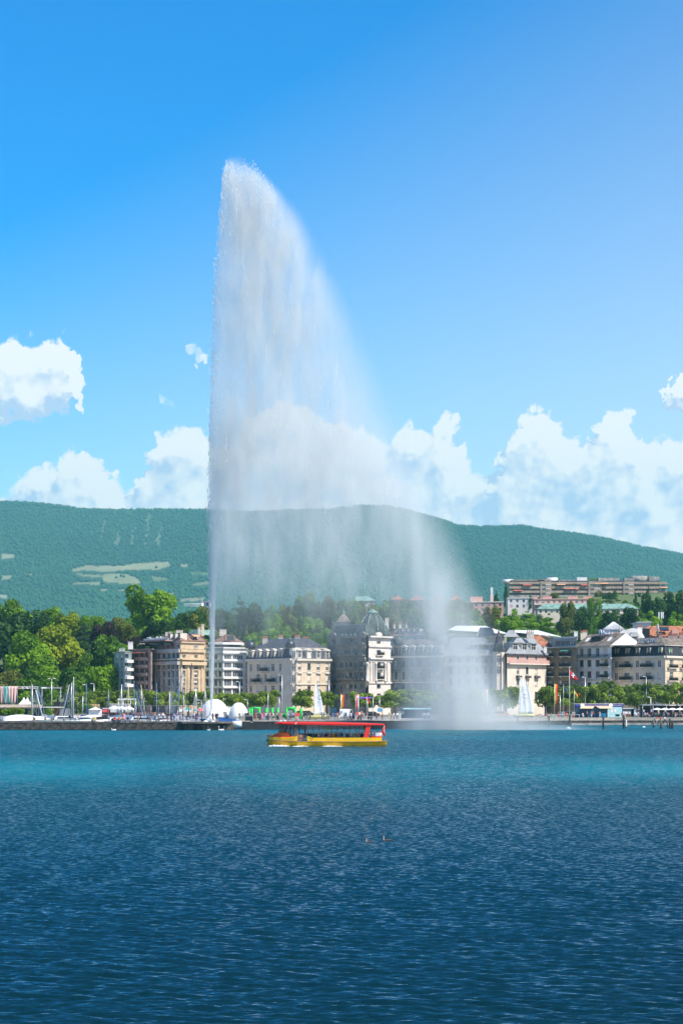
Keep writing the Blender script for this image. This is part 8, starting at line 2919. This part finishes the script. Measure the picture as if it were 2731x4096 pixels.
	# wheelhouse glazing
	def pane(name, pts, m, y=-1.5):
		f_ = MB()
		v = [(fx(a), y, fz(r)) for a, r in pts]
		f_.poly(v, m)
		q = f_.build(name, o)
		q.modifiers.new('t', 'SOLIDIFY').thickness = .02
		fr = MB()
		for a, c in zip(v, v[1:] + v[:1]):
			fr.bar(a, c, .035, M_FDARK, n=5)
		fr.build('frame', q)
		return q

	pane('side_window', ((1117, 2928), (1138, 2929), (1150, 2899), (1122, 2899)), M_TINT)
	pane('side_window', ((1140, 2929), (1158, 2932), (1166, 2899), (1152, 2899)), M_TINT)
	pane('side_window', ((1159, 2942), (1177, 2942), (1177, 2899), (1167, 2899)), M_TINT)
	pane('windscreen', ((1117, 2928), (1138, 2929), (1150, 2899), (1122, 2899)), M_TINT, 1.5)
	MB().poly([(fx(1117), -1.5, fz(2928)), (fx(1117), 1.5, fz(2928)), (fx(1122), 1.5, fz(2899)), (fx(1122), -1.5, fz(2899))], M_TINT).build('front_window', o)
	# roof: long red slab with raked ends
	rf = []
	for px, w, top, bot in ((1097, 1.0, 2895.0, 2896), (1106, 1.7, 2889, 2896.5), (1130, 1.95, 2888, 2897), (1210, 2.02, 2887.5, 2899), (1350, 2.02, 2889, 2902), (1450, 2.02, 2892, 2902.5), (1520, 1.98, 2895, 2902), (1537, 1.85, 2897, 2901)):
		x = fx(px)
		rf.append([(x, -w, fz(bot)), (x, -w * 1.02, (fz(bot) + fz(top)) / 2), (x, -w * .97, fz(top)), (x, w * .97, fz(top) + .02), (x, w * 1.02, (fz(bot) + fz(top)) / 2), (x, w, fz(bot))])
	MB().loft(rf, M_FRED, smooth=False).build('roof', o)
	MB().loft([[(r[0][0], r[2][1] * .93, r[2][2] + .012), (r[0][0], r[3][1] * .93, r[3][2] + .012), (r[0][0], r[3][1] * .93, r[3][2] + .04), (r[0][0], r[2][1] * .93, r[2][2] + .04)] for r in rf[1:]], M_FDARK, smooth=False).build('roof_walkway', o)
	MB().poly([(fx(1180), -2.06, fz(2897)), (fx(1184), -2.06, fz(2897)), (fx(1190), -2.055, fz(2890)), (fx(1186), -2.055, fz(2890))], M_WHITE).build('roof_stripe', o)
	# posts, rail, glazing of the saloon
	for px in (1178, 1197, 1224, 1277, 1326, 1349, 1374, 1400, 1421, 1434, 1456):
		MB().box(fx(px) - .03, fx(px) + .03, -1.84, -1.78, fz(2951), fz(2900), M_FDARK).build('post', o)
	for px in (1197, 1250, 1300, 1350, 1400, 1450):
		MB().box(fx(px) - .03, fx(px) + .03, 1.78, 1.84, fz(2951), fz(2901), M_FDARK).build('post', o)
	MB().box(fx(1188), fx(1456), -1.86, -1.80, fz(2937.5), fz(2936), M_FDARK).build('handrail', o)
	MB().box(fx(1188), fx(1456), 1.80, 1.86, fz(2937.5), fz(2936), M_FDARK).build('handrail', o)
	pts_ = (1225, 1277, 1326, 1374, 1421, 1456)
	for a, c in zip(pts_[:-1], pts_[1:]):
		b = MB().box(fx(a) + .04, fx(c) - .04, -1.815, -1.80, fz(2936), fz(2901), M_CLEAR)
		b.build('pane', o)
	sg_ = MB().box(fx(1295), fx(1324), -1.70, -1.68, fz(2921), fz(2908), mat('ferry_sign_green', (.10, .30, .04), .6, .05)).build('hanging_sign', o)
	MB().box(fx(1295), fx(1324), -1.72, -1.701, fz(2921), fz(2917), M_FYEL).build('sign_band', sg_)
	# raked red stern pillar
	for y in (-1.9, 1.7):
		pr = [(1452, 2951), (1471, 2951), (1483, 2901), (1465, 2901)]
		MB().loft([[(fx(a), y, fz(r)) for a, r in pr], [(fx(a), y + .22, fz(r)) for a, r in pr]], M_FRED, smooth=False).build('stern_pillar', o)
	rl = MB()
	for r in (2932, 2937, 2942):
		rl.bar((fx(1476), -1.8, fz(r)), (fx(1527), -1.78, fz(r)), .02, M_ALU, n=4)
	for px in (1478, 1490, 1502, 1514, 1526):
		rl.bar((fx(px), -1.8, fz(2947)), (fx(px), -1.8, fz(2931)), .02, M_ALU, n=4)
	rl.build('stern_railing', o)
	# benches
	for px in range(1270, 1450, 18):
		MB().box(fx(px), fx(px) + .1, -1.6, 1.6, fz(2964), fz(2946), M_FBROWN).build('bench', o)
	# roof gear
	MB().lathe([(.16, 0), (.17, .12), (.10, .22)], M_WHITE, (0, 0, 0), 10).build('radar', o, (fx(1139), -.4, fz(2888)))
	MB().bar((fx(1152), -.2, fz(2888)), (fx(1152), -.2, fz(2850)), .03, M_ALU, .015).build('antenna_mast', o)
	MB().bar((fx(1118), -.3, fz(2885)), (fx(1128), -.3, fz(2885)), .06, M_WHITE).build('horn', o)
	MB().box(fx(1114), fx(1130), -.5, .5, fz(2888), fz(2886.5), M_ALU).build('roof_rack', o)
	ball = MB().lathe([(.02, -.30), (.16, -.25), (.25, -.12), (.27, 0), (.25, .12), (.16, .25), (.02, .30)], mat('signal_green', (.01, .42, .06), .5, .05), (0, 0, 0), 14).build('day_signal', o, (fx(1137), -.3, fz(2863)))
	MB().box(-.01, .17, -.272, -.255, -.2, .2, mat('signal_dark_green', (.0, .08, .03), .6, .05)).build('signal_plate', ball)
	MB().bar((0, 0, -.8), (0, 0, -.28), .025, M_ALU, n=5).build('stalk', ball)
	# stern flag
	MB().bar((fx(1529), -1.2, fz(2948)), (fx(1536), -1.2, fz(2896)), .025, M_WHITE).build('flagstaff', o)
	fl = wavy(o, 'flag', ((fx(1536), -1.2, fz(2902)), (fx(1540), -1.25, fz(2906)), (fx(1539), -1.25, fz(2947)), (fx(1522), -1.2, fz(2929))), M_REDF, .05)
	MB().box(fx(1535.2), fx(1536.6), -1.30, -1.15, fz(2932), fz(2915), M_WHIF).box(fx(1533), fx(1538.5), -1.295, -1.16, fz(2925), fz(2922), M_WHIF).build('white_cross', fl)
	# bow fender, cleats, mooring lines
	MB().bar((fx(1066), -.2, fz(2966)), (fx(1074), -.3, fz(2947)), .11, M_STEEL, .07).build('bow_fender', o)
	for px in (1073, 1093, 1154):
		MB().lathe([(.09, 0), (.09, .14), (.12, .18)], M_FYEL if px != 1154 else M_WHITE, (0, 0, 0), 8).build('bollard', o, (fx(px), -.5 if px == 1073 else -1.0, fz(2942)))
	for a, c, e in ((1168, 1182, 2958), (1241, 1256, 2958)):
		rp = MB()
		pp_ = [(fx(a + (c - a) * t), -1.97, fz(2944 + (e - 2944) * math.sin(math.pi * t))) for t in np.linspace(0, 1, 9)]
		for u_, v_ in zip(pp_[:-1], pp_[1:]):
			rp.bar(u_, v_, .02, M_BLACK, n=4)
		rp.build('mooring_line', o)
	return o

ferry = build_ferry()
# passengers: seated behind the bulwark, looking about
ZS = fz(2951) - .18
G6 = 'ferry passengers'
PASS = [(1277, 'white'), (1295, 'light blue'), (1305, 'black'), (1318, 'pink'), (1332, 'yellow'), (1345, 'denim'), (1356, 'grey'), (1367, 'navy'), (1383, 'teal'), (1400, 'white'), (1413, 'pale green'), (1424, 'tan'), (1436, 'cream'), (1448, 'black')]
DESC = {1277: 'first seated passenger in white behind the ferry window', 1400: 'broad shouldered passenger in white near the middle of the ferry', 1305: 'passenger in black leaning beside the one in pink', 1448: 'passenger in black next to the red stern pillar'}
for i, (px, c) in enumerate(PASS):
	p = person(px, D_F - 1.15 + R.uniform(-.1, .2), ZS + R.uniform(-.04, .06), 'sit', c, 'denim', 'at a ferry window', R.choice((-.6, .3, -1.2, .8, 3.0)), group=G6, hair=0 if i % 4 else 1)
	if px in DESC:
		p['label'] = DESC[px]
for i, px in enumerate((1232, 1244, 1256, 1266, 1286, 1311, 1325, 1340, 1362, 1392, 1428, 1442)):
	p = person(px, D_F + .9 + R.uniform(-.2, .2), ZS + R.uniform(-.02, .05), 'sit', ('navy', 'black', 'grey', 'brown')[i % 4], 'denim', 'in the far row of the ferry', R.choice((0, .6, 3.0, 2.2)), group='far row of ferry passengers', hair=0)
	p['label'] = 'dim far row ferry passenger in %s, %s from the bow' % (('navy', 'black', 'grey', 'brown')[i % 4], ORD[i])
for px, c, ex, y in ((1482, 'grey', None, -.6), (1495, 'navy', 'white hat', -1.2), (1507, 'light blue', None, -1.3), (1520, 'white', 'cream cap', -1.2)):
	person(px, D_F + y, ZS + .1, 'sit', c, 'denim', 'at the open stern of the ferry', .2, extra=ex, group=G6)
person(1150, D_F - .6, fz(2942), 'sit', 'white', 'navy', 'at the wheel of the ferry', 1.4, group='ferry crew')
person(1219, D_F - .5, fz(2964), 'stand', 'red', 'black', 'in the ferry entrance', 1.5, group='ferry crew')
person(1209, D_F - .9, ZS - .1, 'sit', 'black', 'black', 'right behind the brown entrance panel', 2.8, group='ferry crew', hair=0)

# bow wave and side wash: churned white water
M_FOAM = mat('foam', (.80, .84, .86), .8, .12, 3.0, bump=.6)

def foam(px0, px1, hgt, y0, label, seed):
	rs = np.random.RandomState(seed)
	n = 60
	rings = []
	for i in range(n):
		t = i / (n - 1)
		env = math.sin(math.pi * t ** .7) ** .8
		x = fx(px0 + (px1 - px0) * t)
		h_ = max(.012, hgt * env * rs.uniform(.35, 1.15))
		w = .22 + .35 * env * rs.uniform(.5, 1.2)
		yc = y0 + .12 * rs.normal()
		rings.append([(x, yc - w, -.12), (x, yc - w * .5, h_ * rs.uniform(.4, .9)), (x, yc, h_), (x, yc + w * .5, h_ * rs.uniform(.3, .9)), (x, yc + w, -.12)])
	o = MB().loft(rings, M_FOAM).build('wake_foam', None, (px_x(F0, D_F), D_F, .02))
	tag(o, label, 'foam', kind='stuff')

foam(1076, 1160, .22, -1.9, 'white bow wave under the ferry name', 1)
foam(1185, 1235, .10, -2.1, 'thin wash along the ferry entrance', 2)
foam(1290, 1370, .09, -2.1, 'white wash along the middle of the ferry hull', 3)
foam(1172, 1210, .06, -3.4, 'scattered foam flecks off the ferry side', 4)

# ------------------------------------------------------------------ birds
def bird(px, row, length, cols, label, neck_h, rz=0.0, kind='grebe', d=None):
	"""One continuous body lofted from tail to bill; bird swims towards -X."""
	d = d or F * EYE / (row - HZ)
	o = empty(kind, (px_x(px, d), d, -.02), rz)
	tag(o, label, 'swan' if kind == 'swan' else 'grebe', kind + 's on the lake')
	L = length
	path = [(.50, .10, .02), (.42, .11, .07), (.25, .10, .13), (.02, .08, .165), (-.20, .07, .15), (-.33, .09, .10), (-.38, .16, .06), (-.37, .24, .045)]
	nh = neck_h / L
	path += [(-.36, .24 + (nh - .24) * .35, .036), (-.355, .24 + (nh - .24) * .7, .034), (-.37, nh - .03, .045), (-.40, nh, .058), (-.45, nh - .005, .045), (-.50, nh - .02, .018), (-.60, nh - .035, .006)]
	m_body, m_neck, m_head, m_bill = cols
	b = MB()
	rings = []
	pv = [Vector((p[0], 0, p[1])) * L for p in path]
	for i, p in enumerate(pv):
		t = (pv[min(i + 1, len(pv) - 1)] - pv[max(i - 1, 0)]).normalized()
		up = Vector((0, 1, 0))
		sd = t.cross(up).normalized()
		r = path[i][2] * L
		sq = .78 if i < 6 else 1.0
		rings.append([tuple(p + up * math.cos(q) * r + sd * math.sin(q) * r * sq) for q in np.linspace(0, 6.283, 10, endpoint=False)])
	seg = [(0, 6, m_body), (6, 10, m_neck), (10, 12, m_head), (12, len(pv) - 1, m_bill)]
	for a, c, m in seg:
		b.loft(rings[a:c + 1], m, caps=(a == 0 or c == len(pv) - 1))
	bo = b.build('body', o)
	bm_ = bmesh.new()
	bm_.from_mesh(bo.data)
	bmesh.ops.remove_doubles(bm_, verts=bm_.verts, dist=1e-5)
	bm_.to_mesh(bo.data)
	bm_.free()
	if kind == 'grebe':
		MB().lathe([(.035 * L, 0), (.03 * L, .03 * L), (.008 * L, .085 * L)], M_BLACK, (-.375 * L, 0, neck_h + .02 * L), 6).build('crest', o)
	else:
		MB().loft([[(x * L, s_ * w * L, z * L) for w, z in ((.10, .12), (.13, .20), (.05, .25))] for x, s_ in ((-.15, 1), (.15, 1), (.45, .6))], m_body, smooth=True).build('wing', o)
	return o

M_GB = mat('grebe_brown_back', (.10, .065, .045), .8, .3, 8)
M_GN = mat('grebe_pale_neck', (.62, .52, .42), .8, .1, 8)
M_GH = mat('grebe_rust_head', (.32, .10, .03), .8, .15, 8)
M_SW = mat('swan_white', (.82, .82, .80), .7, .03)
M_SO = mat('swan_orange_bill', (.75, .22, .04), .6, .05)
bird(1478, 3371, .34, (M_GB, M_GN, M_GH, M_BLACK), 'front grebe swimming left with pale breast in the open lake', .185)
bird(1549, 3364, .40, (M_GB, M_GN, M_GH, M_BLACK), 'rear grebe swimming left with taller neck in the open lake', .215)
bird(455, 2924.5, 1.0, (M_SW, M_SW, M_SW, M_SO), 'swan with tucked head floating by the jetty wall', .42, kind='swan', d=421)
bird(834, 2924, .9, (M_SW, M_SW, M_SW, M_SO), 'swan feeding below the left ladder of the jet platform', .40, 2.6, kind='swan', d=420)
bird(884, 2923, 1.15, (M_SW, M_SW, M_SW, M_SO), 'swan with raised curved neck below the jet platform', .78, kind='swan', d=420)

# ------------------------------------------------------------------ the tall water jet
D_JET = 430.0
PPM = F / D_JET          # photograph pixels per metre at the jet
Z_LO, Z_HI = 0.0, 116.0

def spray(name, parent, rows, density, streak, depth_k, soft, seed, amp_x=0.0, noise_lo=.37, noise_hi=.64, steps=1.0, albedo=(.955, .985, .975), g=.15, zs=.16, edge=1.0, con=(.45, 1.2)):
	"""A body of falling droplets. rows: (photo row, left column, right column, density factor), top to bottom."""
	rows = sorted(rows, key=lambda r: -r[0])           # bottom first
	zs_ = [py_z(r[0], D_JET) for r in rows]
	xl = [px_x(r[1], D_JET) for r in rows]
	xr = [px_x(r[2], D_JET) for r in rows]
	x0 = px_x(845, D_JET)
	# hull
	rings = []
	nz_ = 40
	for i in range(nz_):
		z = zs_[0] + (zs_[-1] - zs_[0]) * i / (nz_ - 1)
		a, b = np.interp(z, zs_, xl), np.interp(z, zs_, xr)
		c, w = (a + b) / 2, (b - a) / 2 * 1.04 + .3
		t = max(w * depth_k, .6)
		ex = lambda q: -abs(q) ** (1 / 3) if q < 0 and edge < 1 else q
		rings.append([(c - x0 + w * ex(math.cos(2 * math.pi * j / 20)), t * math.sin(2 * math.pi * j / 20), z) for j in range(20)])
	m = bpy.data.materials.new(name + '_droplets')
	m.use_nodes = True
	T = NT(m.node_tree)
	out = T.n('ShaderNodeOutputMaterial')
	co = T.n('ShaderNodeTexCoord')
	sp = T.n('ShaderNodeSeparateXYZ', i_0=co.outputs['Object'])
	zn = T.mr(sp.outputs[2], zs_[0], zs_[-1], 0, 1, smooth=False)
	nrm = [(z - zs_[0]) / (zs_[-1] - zs_[0]) for z in zs_]
	SPAN = 80.0
	c_ = [((a + b) / 2 - x0) / SPAN for a, b in zip(xl, xr)]
	w_ = [max((b - a) / 2, .15) / SPAN for a, b in zip(xl, xr)]
	cc = T.m('MULTIPLY', T.curve(zn, list(zip(nrm, c_))), SPAN)
	ww = T.m('MULTIPLY', T.curve(zn, list(zip(nrm, w_))), SPAN)
	dk = max(r[3] for r in rows)
	dd = T.m('MULTIPLY', T.m('MAXIMUM', T.curve(zn, list(zip(nrm, [r[3] / dk for r in rows])), 'VECTOR'), 0.0), dk)
	# turbulence pushes the outline in and out
	mp = T.n('ShaderNodeMapping', i_Vector=co.outputs['Object'])
	mp.inputs['Location'].default_value = (seed * 7.1, seed * 3.3, seed * 1.7)
	mp.inputs['Scale'].default_value = (1, 1, zs)
	n1 = T.n('ShaderNodeTexNoise', i_Vector=mp.outputs[0], i_Scale=streak, i_Detail=4.0, i_Roughness=.62, i_Distortion=.6)
	u = T.m('DIVIDE', T.m('SUBTRACT', sp.outputs[0], cc), ww)
	v = T.m('DIVIDE', sp.outputs[1], T.m('MULTIPLY', ww, depth_k))
	uu = T.m('MULTIPLY', u, u)
	if edge < 1:                              # the windward side is a steep wall of water
		u6 = T.m('MULTIPLY', uu, T.m('MULTIPLY', uu, uu))
		uu = T.m('ADD', uu, T.m('MULTIPLY', T.m('LESS_THAN', u, 0.0), T.m('SUBTRACT', u6, uu)))
	r2 = T.m('SQRT', T.m('MULTIPLY_ADD', v, v, uu))
	r2 = T.m('ADD', r2, T.m('MULTIPLY', T.m('SUBTRACT', n1.outputs[0], .5), T.mr(u, -1, .4, amp_x * (.3 if edge < 1 else 1.0), amp_x)))
	sft = T.mr(u, -1.0, .8, soft * edge, soft, smooth=False)
	body = T.mr(r2, T.m('SUBTRACT', 1.0, sft), 1.0, 1, 0)
	mp2 = T.n('ShaderNodeMapping', i_Vector=co.outputs['Object'])
	mp2.inputs['Scale'].default_value = (1, 1, .38)
	n2 = T.n('ShaderNodeTexNoise', i_Vector=mp2.outputs[0], i_Scale=.17, i_Detail=2.0, i_Distortion=.8)
	tex = T.m('MULTIPLY', T.mr(n1.outputs[0], noise_lo, noise_hi, *con), T.mr(n2.outputs[0], .36, .64, .6, 1.3))
	den = T.m('MULTIPLY', T.m('MULTIPLY', body, tex), T.m('MULTIPLY', dd, density))
	vol = T.n('ShaderNodeVolumePrincipled', i_Density=T.m('MAXIMUM', den, 0.0))
	vol.inputs['Color'].default_value = (*albedo, 1)
	vol.inputs['Anisotropy'].default_value = g
	T.l(vol.outputs[0], out.inputs['Volume'])
	m.cycles.volume_step_rate = steps
	me = MB().loft(rings, m).mesh(name)
	o = put(name, me, parent)
	return o

def flying_drops(root):
	"""Torn water: elongated clots along the windward edge, over the tip and in falling fingers."""
	rs = np.random.RandomState(5)
	EL = [(655, 900), (700, 888), (780, 884), (900, 874), (1000, 862), (1200, 850), (1400, 842), (1700, 834), (1950, 831), (2100, 834), (2400, 840), (2880, 845)]
	ER = [(640, 1005), (780, 1120), (900, 1205), (1050, 1275), (1200, 1345), (1400, 1420), (1600, 1515), (1800, 1600), (2000, 1680), (2300, 1780), (2880, 1850)]
	P = []
	for row in rs.uniform(650, 2150, 1500):                              # ragged windward edge, in tufts
		x = np.interp(row, *zip(*EL)) + 1 + rs.exponential(16) - 5 * (math.sin(row * .061) + math.sin(row * .023 + 1) > .8)
		P.append((x, row, rs.normal(0, 1.2), rs.uniform(.03, .10), rs.uniform(2, 5)))
	for _ in range(500):                                                 # tip
		row = 664 + rs.exponential(70)
		a, b = np.interp(row, *zip(*EL)), np.interp(row, *zip(*ER))
		P.append((a + (b - a) * rs.rand(), row - 12 * rs.rand(), rs.normal(0, 2), rs.uniform(.03, .11), rs.uniform(1, 3)))
	for k in range(110):                                                 # falling fingers
		r0 = rs.uniform(760, 2300)
		a, b = np.interp(r0, *zip(*EL)), np.interp(r0, *zip(*ER))
		x0, y0 = a + (b - a) * rs.beta(2, 1.6), rs.normal(0, 3)
		for i in range(18):
			P.append((x0 + rs.normal(0, 1.2) + i * .15, r0 + i * rs.uniform(4, 8), y0 + rs.normal(0, .4), rs.uniform(.02, .055), rs.uniform(3, 8)))
	for row in rs.uniform(2000, 2880, 700):                             # the rising column
		P.append((np.interp(row, *zip(*EL)) + rs.normal(1, 2 + (2880 - row) * .006), row, rs.normal(0, .3), rs.uniform(.03, .08), rs.uniform(4, 9)))
	P = np.array(P)
	c = np.stack([(P[:, 0] - 845) / PPM, P[:, 2], EYE + (HZ - P[:, 1]) / PPM], -1)
	k = np.array([(1, 0, 0), (-.5, .87, 0), (-.5, -.87, 0), (0, 0, 1), (0, 0, -1.4)])
	s_ = np.stack([P[:, 3], P[:, 3], P[:, 3] * P[:, 4]], -1)
	v = (c[:, None, :] + k[None] * s_[:, None, :]).reshape(-1, 3)
	f = np.array([(0, 1, 3), (1, 2, 3), (2, 0, 3), (1, 0, 4), (2, 1, 4), (0, 2, 4)])
	me = bpy.data.meshes.new('flying_drops')
	me.from_pydata(v, [], (np.arange(len(P))[:, None, None] * 5 + f[None]).reshape(-1, 3))
	m = bpy.data.materials.new('aerated_water')
	m.use_nodes = True
	T = NT(m.node_tree)
	df = T.n('ShaderNodeBsdfDiffuse', i_Color=(.72, .76, .80, 1))
	mx = T.n('ShaderNodeMixShader', i_0=.55, i_1=df.outputs[0], i_2=T.n('ShaderNodeBsdfTransparent').outputs[0])
	T.l(mx.outputs[0], T.n('ShaderNodeOutputMaterial').inputs[0])
	me.materials.append(m)
	tag(put('flying_drops', me, root), kind='stuff')

def build_fountain():
	base = Vector((px_x(845, D_JET), D_JET, 0))
	root = empty('water_fountain', base)
	tag(root, 'towering white water jet blown to one side above the lake', 'fountain')
	spray('spray_plume', root, [
		(560, 915, 985, .0), (622, 912, 985, .0), (660, 898, 1015, .9), (700, 886, 1075, 1.7), (780, 882, 1150, 1.6), (900, 872, 1245, 1.25), (1050, 864, 1330, .80), (1200, 850, 1412, .54), (1400, 842, 1510, .41), (1600, 834, 1615, .36), (1800, 830, 1710, .32), (1950, 830, 1795, .27), (2080, 832, 1840, .22), (2250, 836, 1840, .17), (2420, 840, 1860, .07), (2560, 843, 1870, .025), (2720, 846, 1870, .0)],
		.50, .42, .32, .66, 1, amp_x=.65, steps=.33, edge=.12, zs=.30, con=(.42, 1.22))
	spray('rising_spray', root, [
		(1300, 836, 1180, .0), (1500, 836, 1180, .0), (1700, 832, 1130, .6), (1900, 831, 1070, .8), (2050, 832, 1010, .8), (2200, 834, 970, .65), (2400, 837, 925, .5), (2600, 839, 890, .4), (2760, 841, 866, .25), (2830, 842, 856, .0)],
		.26, .5, .5, .8, 5, amp_x=.4, steps=.5, edge=.25, zs=.12)
	spray('falling_curtain', root, [
		(1650, 1400, 1540, .0), (1800, 1410, 1640, .2), (1950, 1420, 1740, .4), (2100, 1440, 1840, .55), (2300, 1470, 1930, .65), (2500, 1500, 2010, .78), (2700, 1520, 2070, .9), (2820, 1520, 2140, .95), (2925, 1510, 2190, .95)],
		.30, .20, .55, .9, 2, amp_x=.5, steps=.7, zs=.05)
	spray('water_column', root, [
		(2886, 840, 851, 1.3), (2780, 838, 855, 1.2), (2600, 836, 861, .9), (2400, 835, 868, .42), (2200, 834, 882, .16), (2000, 833, 905, .05), (1800, 833, 930, .015), (1600, 836, 950, .0)],
		6.0, .8, 1.0, .8, 3, amp_x=.5, steps=.2, zs=.05)
	flying_drops(root)
	MB().lathe([(1.3, 0), (1.2, .4), (.5, 1.1), (.32, 1.6), (.30, 2.2)], M_WHITE, (0, 0, py_z(2888, 424)), 16).build('nozzle', root)
	spray('landing_mist', root, [
		(2700, 1700, 1960, .0), (2780, 1650, 2080, .3), (2850, 1560, 2260, .6), (2900, 1480, 2400, .9), (2919, 1480, 2500, 1.0)],
		.22, .25, .35, .9, 4, amp_x=.7, steps=.8, zs=.5)
	return root

build_fountain()

# ------------------------------------------------------------------ the air
hz = MB()
hm = bpy.data.materials.new('air_haze')
hm.use_nodes = True
T = NT(hm.node_tree)
pv = T.n('ShaderNodeVolumePrincipled')
pv.inputs['Color'].default_value = (.27, .74, .88, 1)
pv.inputs['Density'].default_value = 0.000067
pv.inputs['Anisotropy'].default_value = 0.0
T.l(pv.outputs[0], T.n('ShaderNodeOutputMaterial').inputs['Volume'])
hz.box(-3200, 3200, -400, 9200, -3, 900, hm)
tag(hz.build('haze'), 'thin blue summer haze over lake and town', 'haze', kind='stuff')
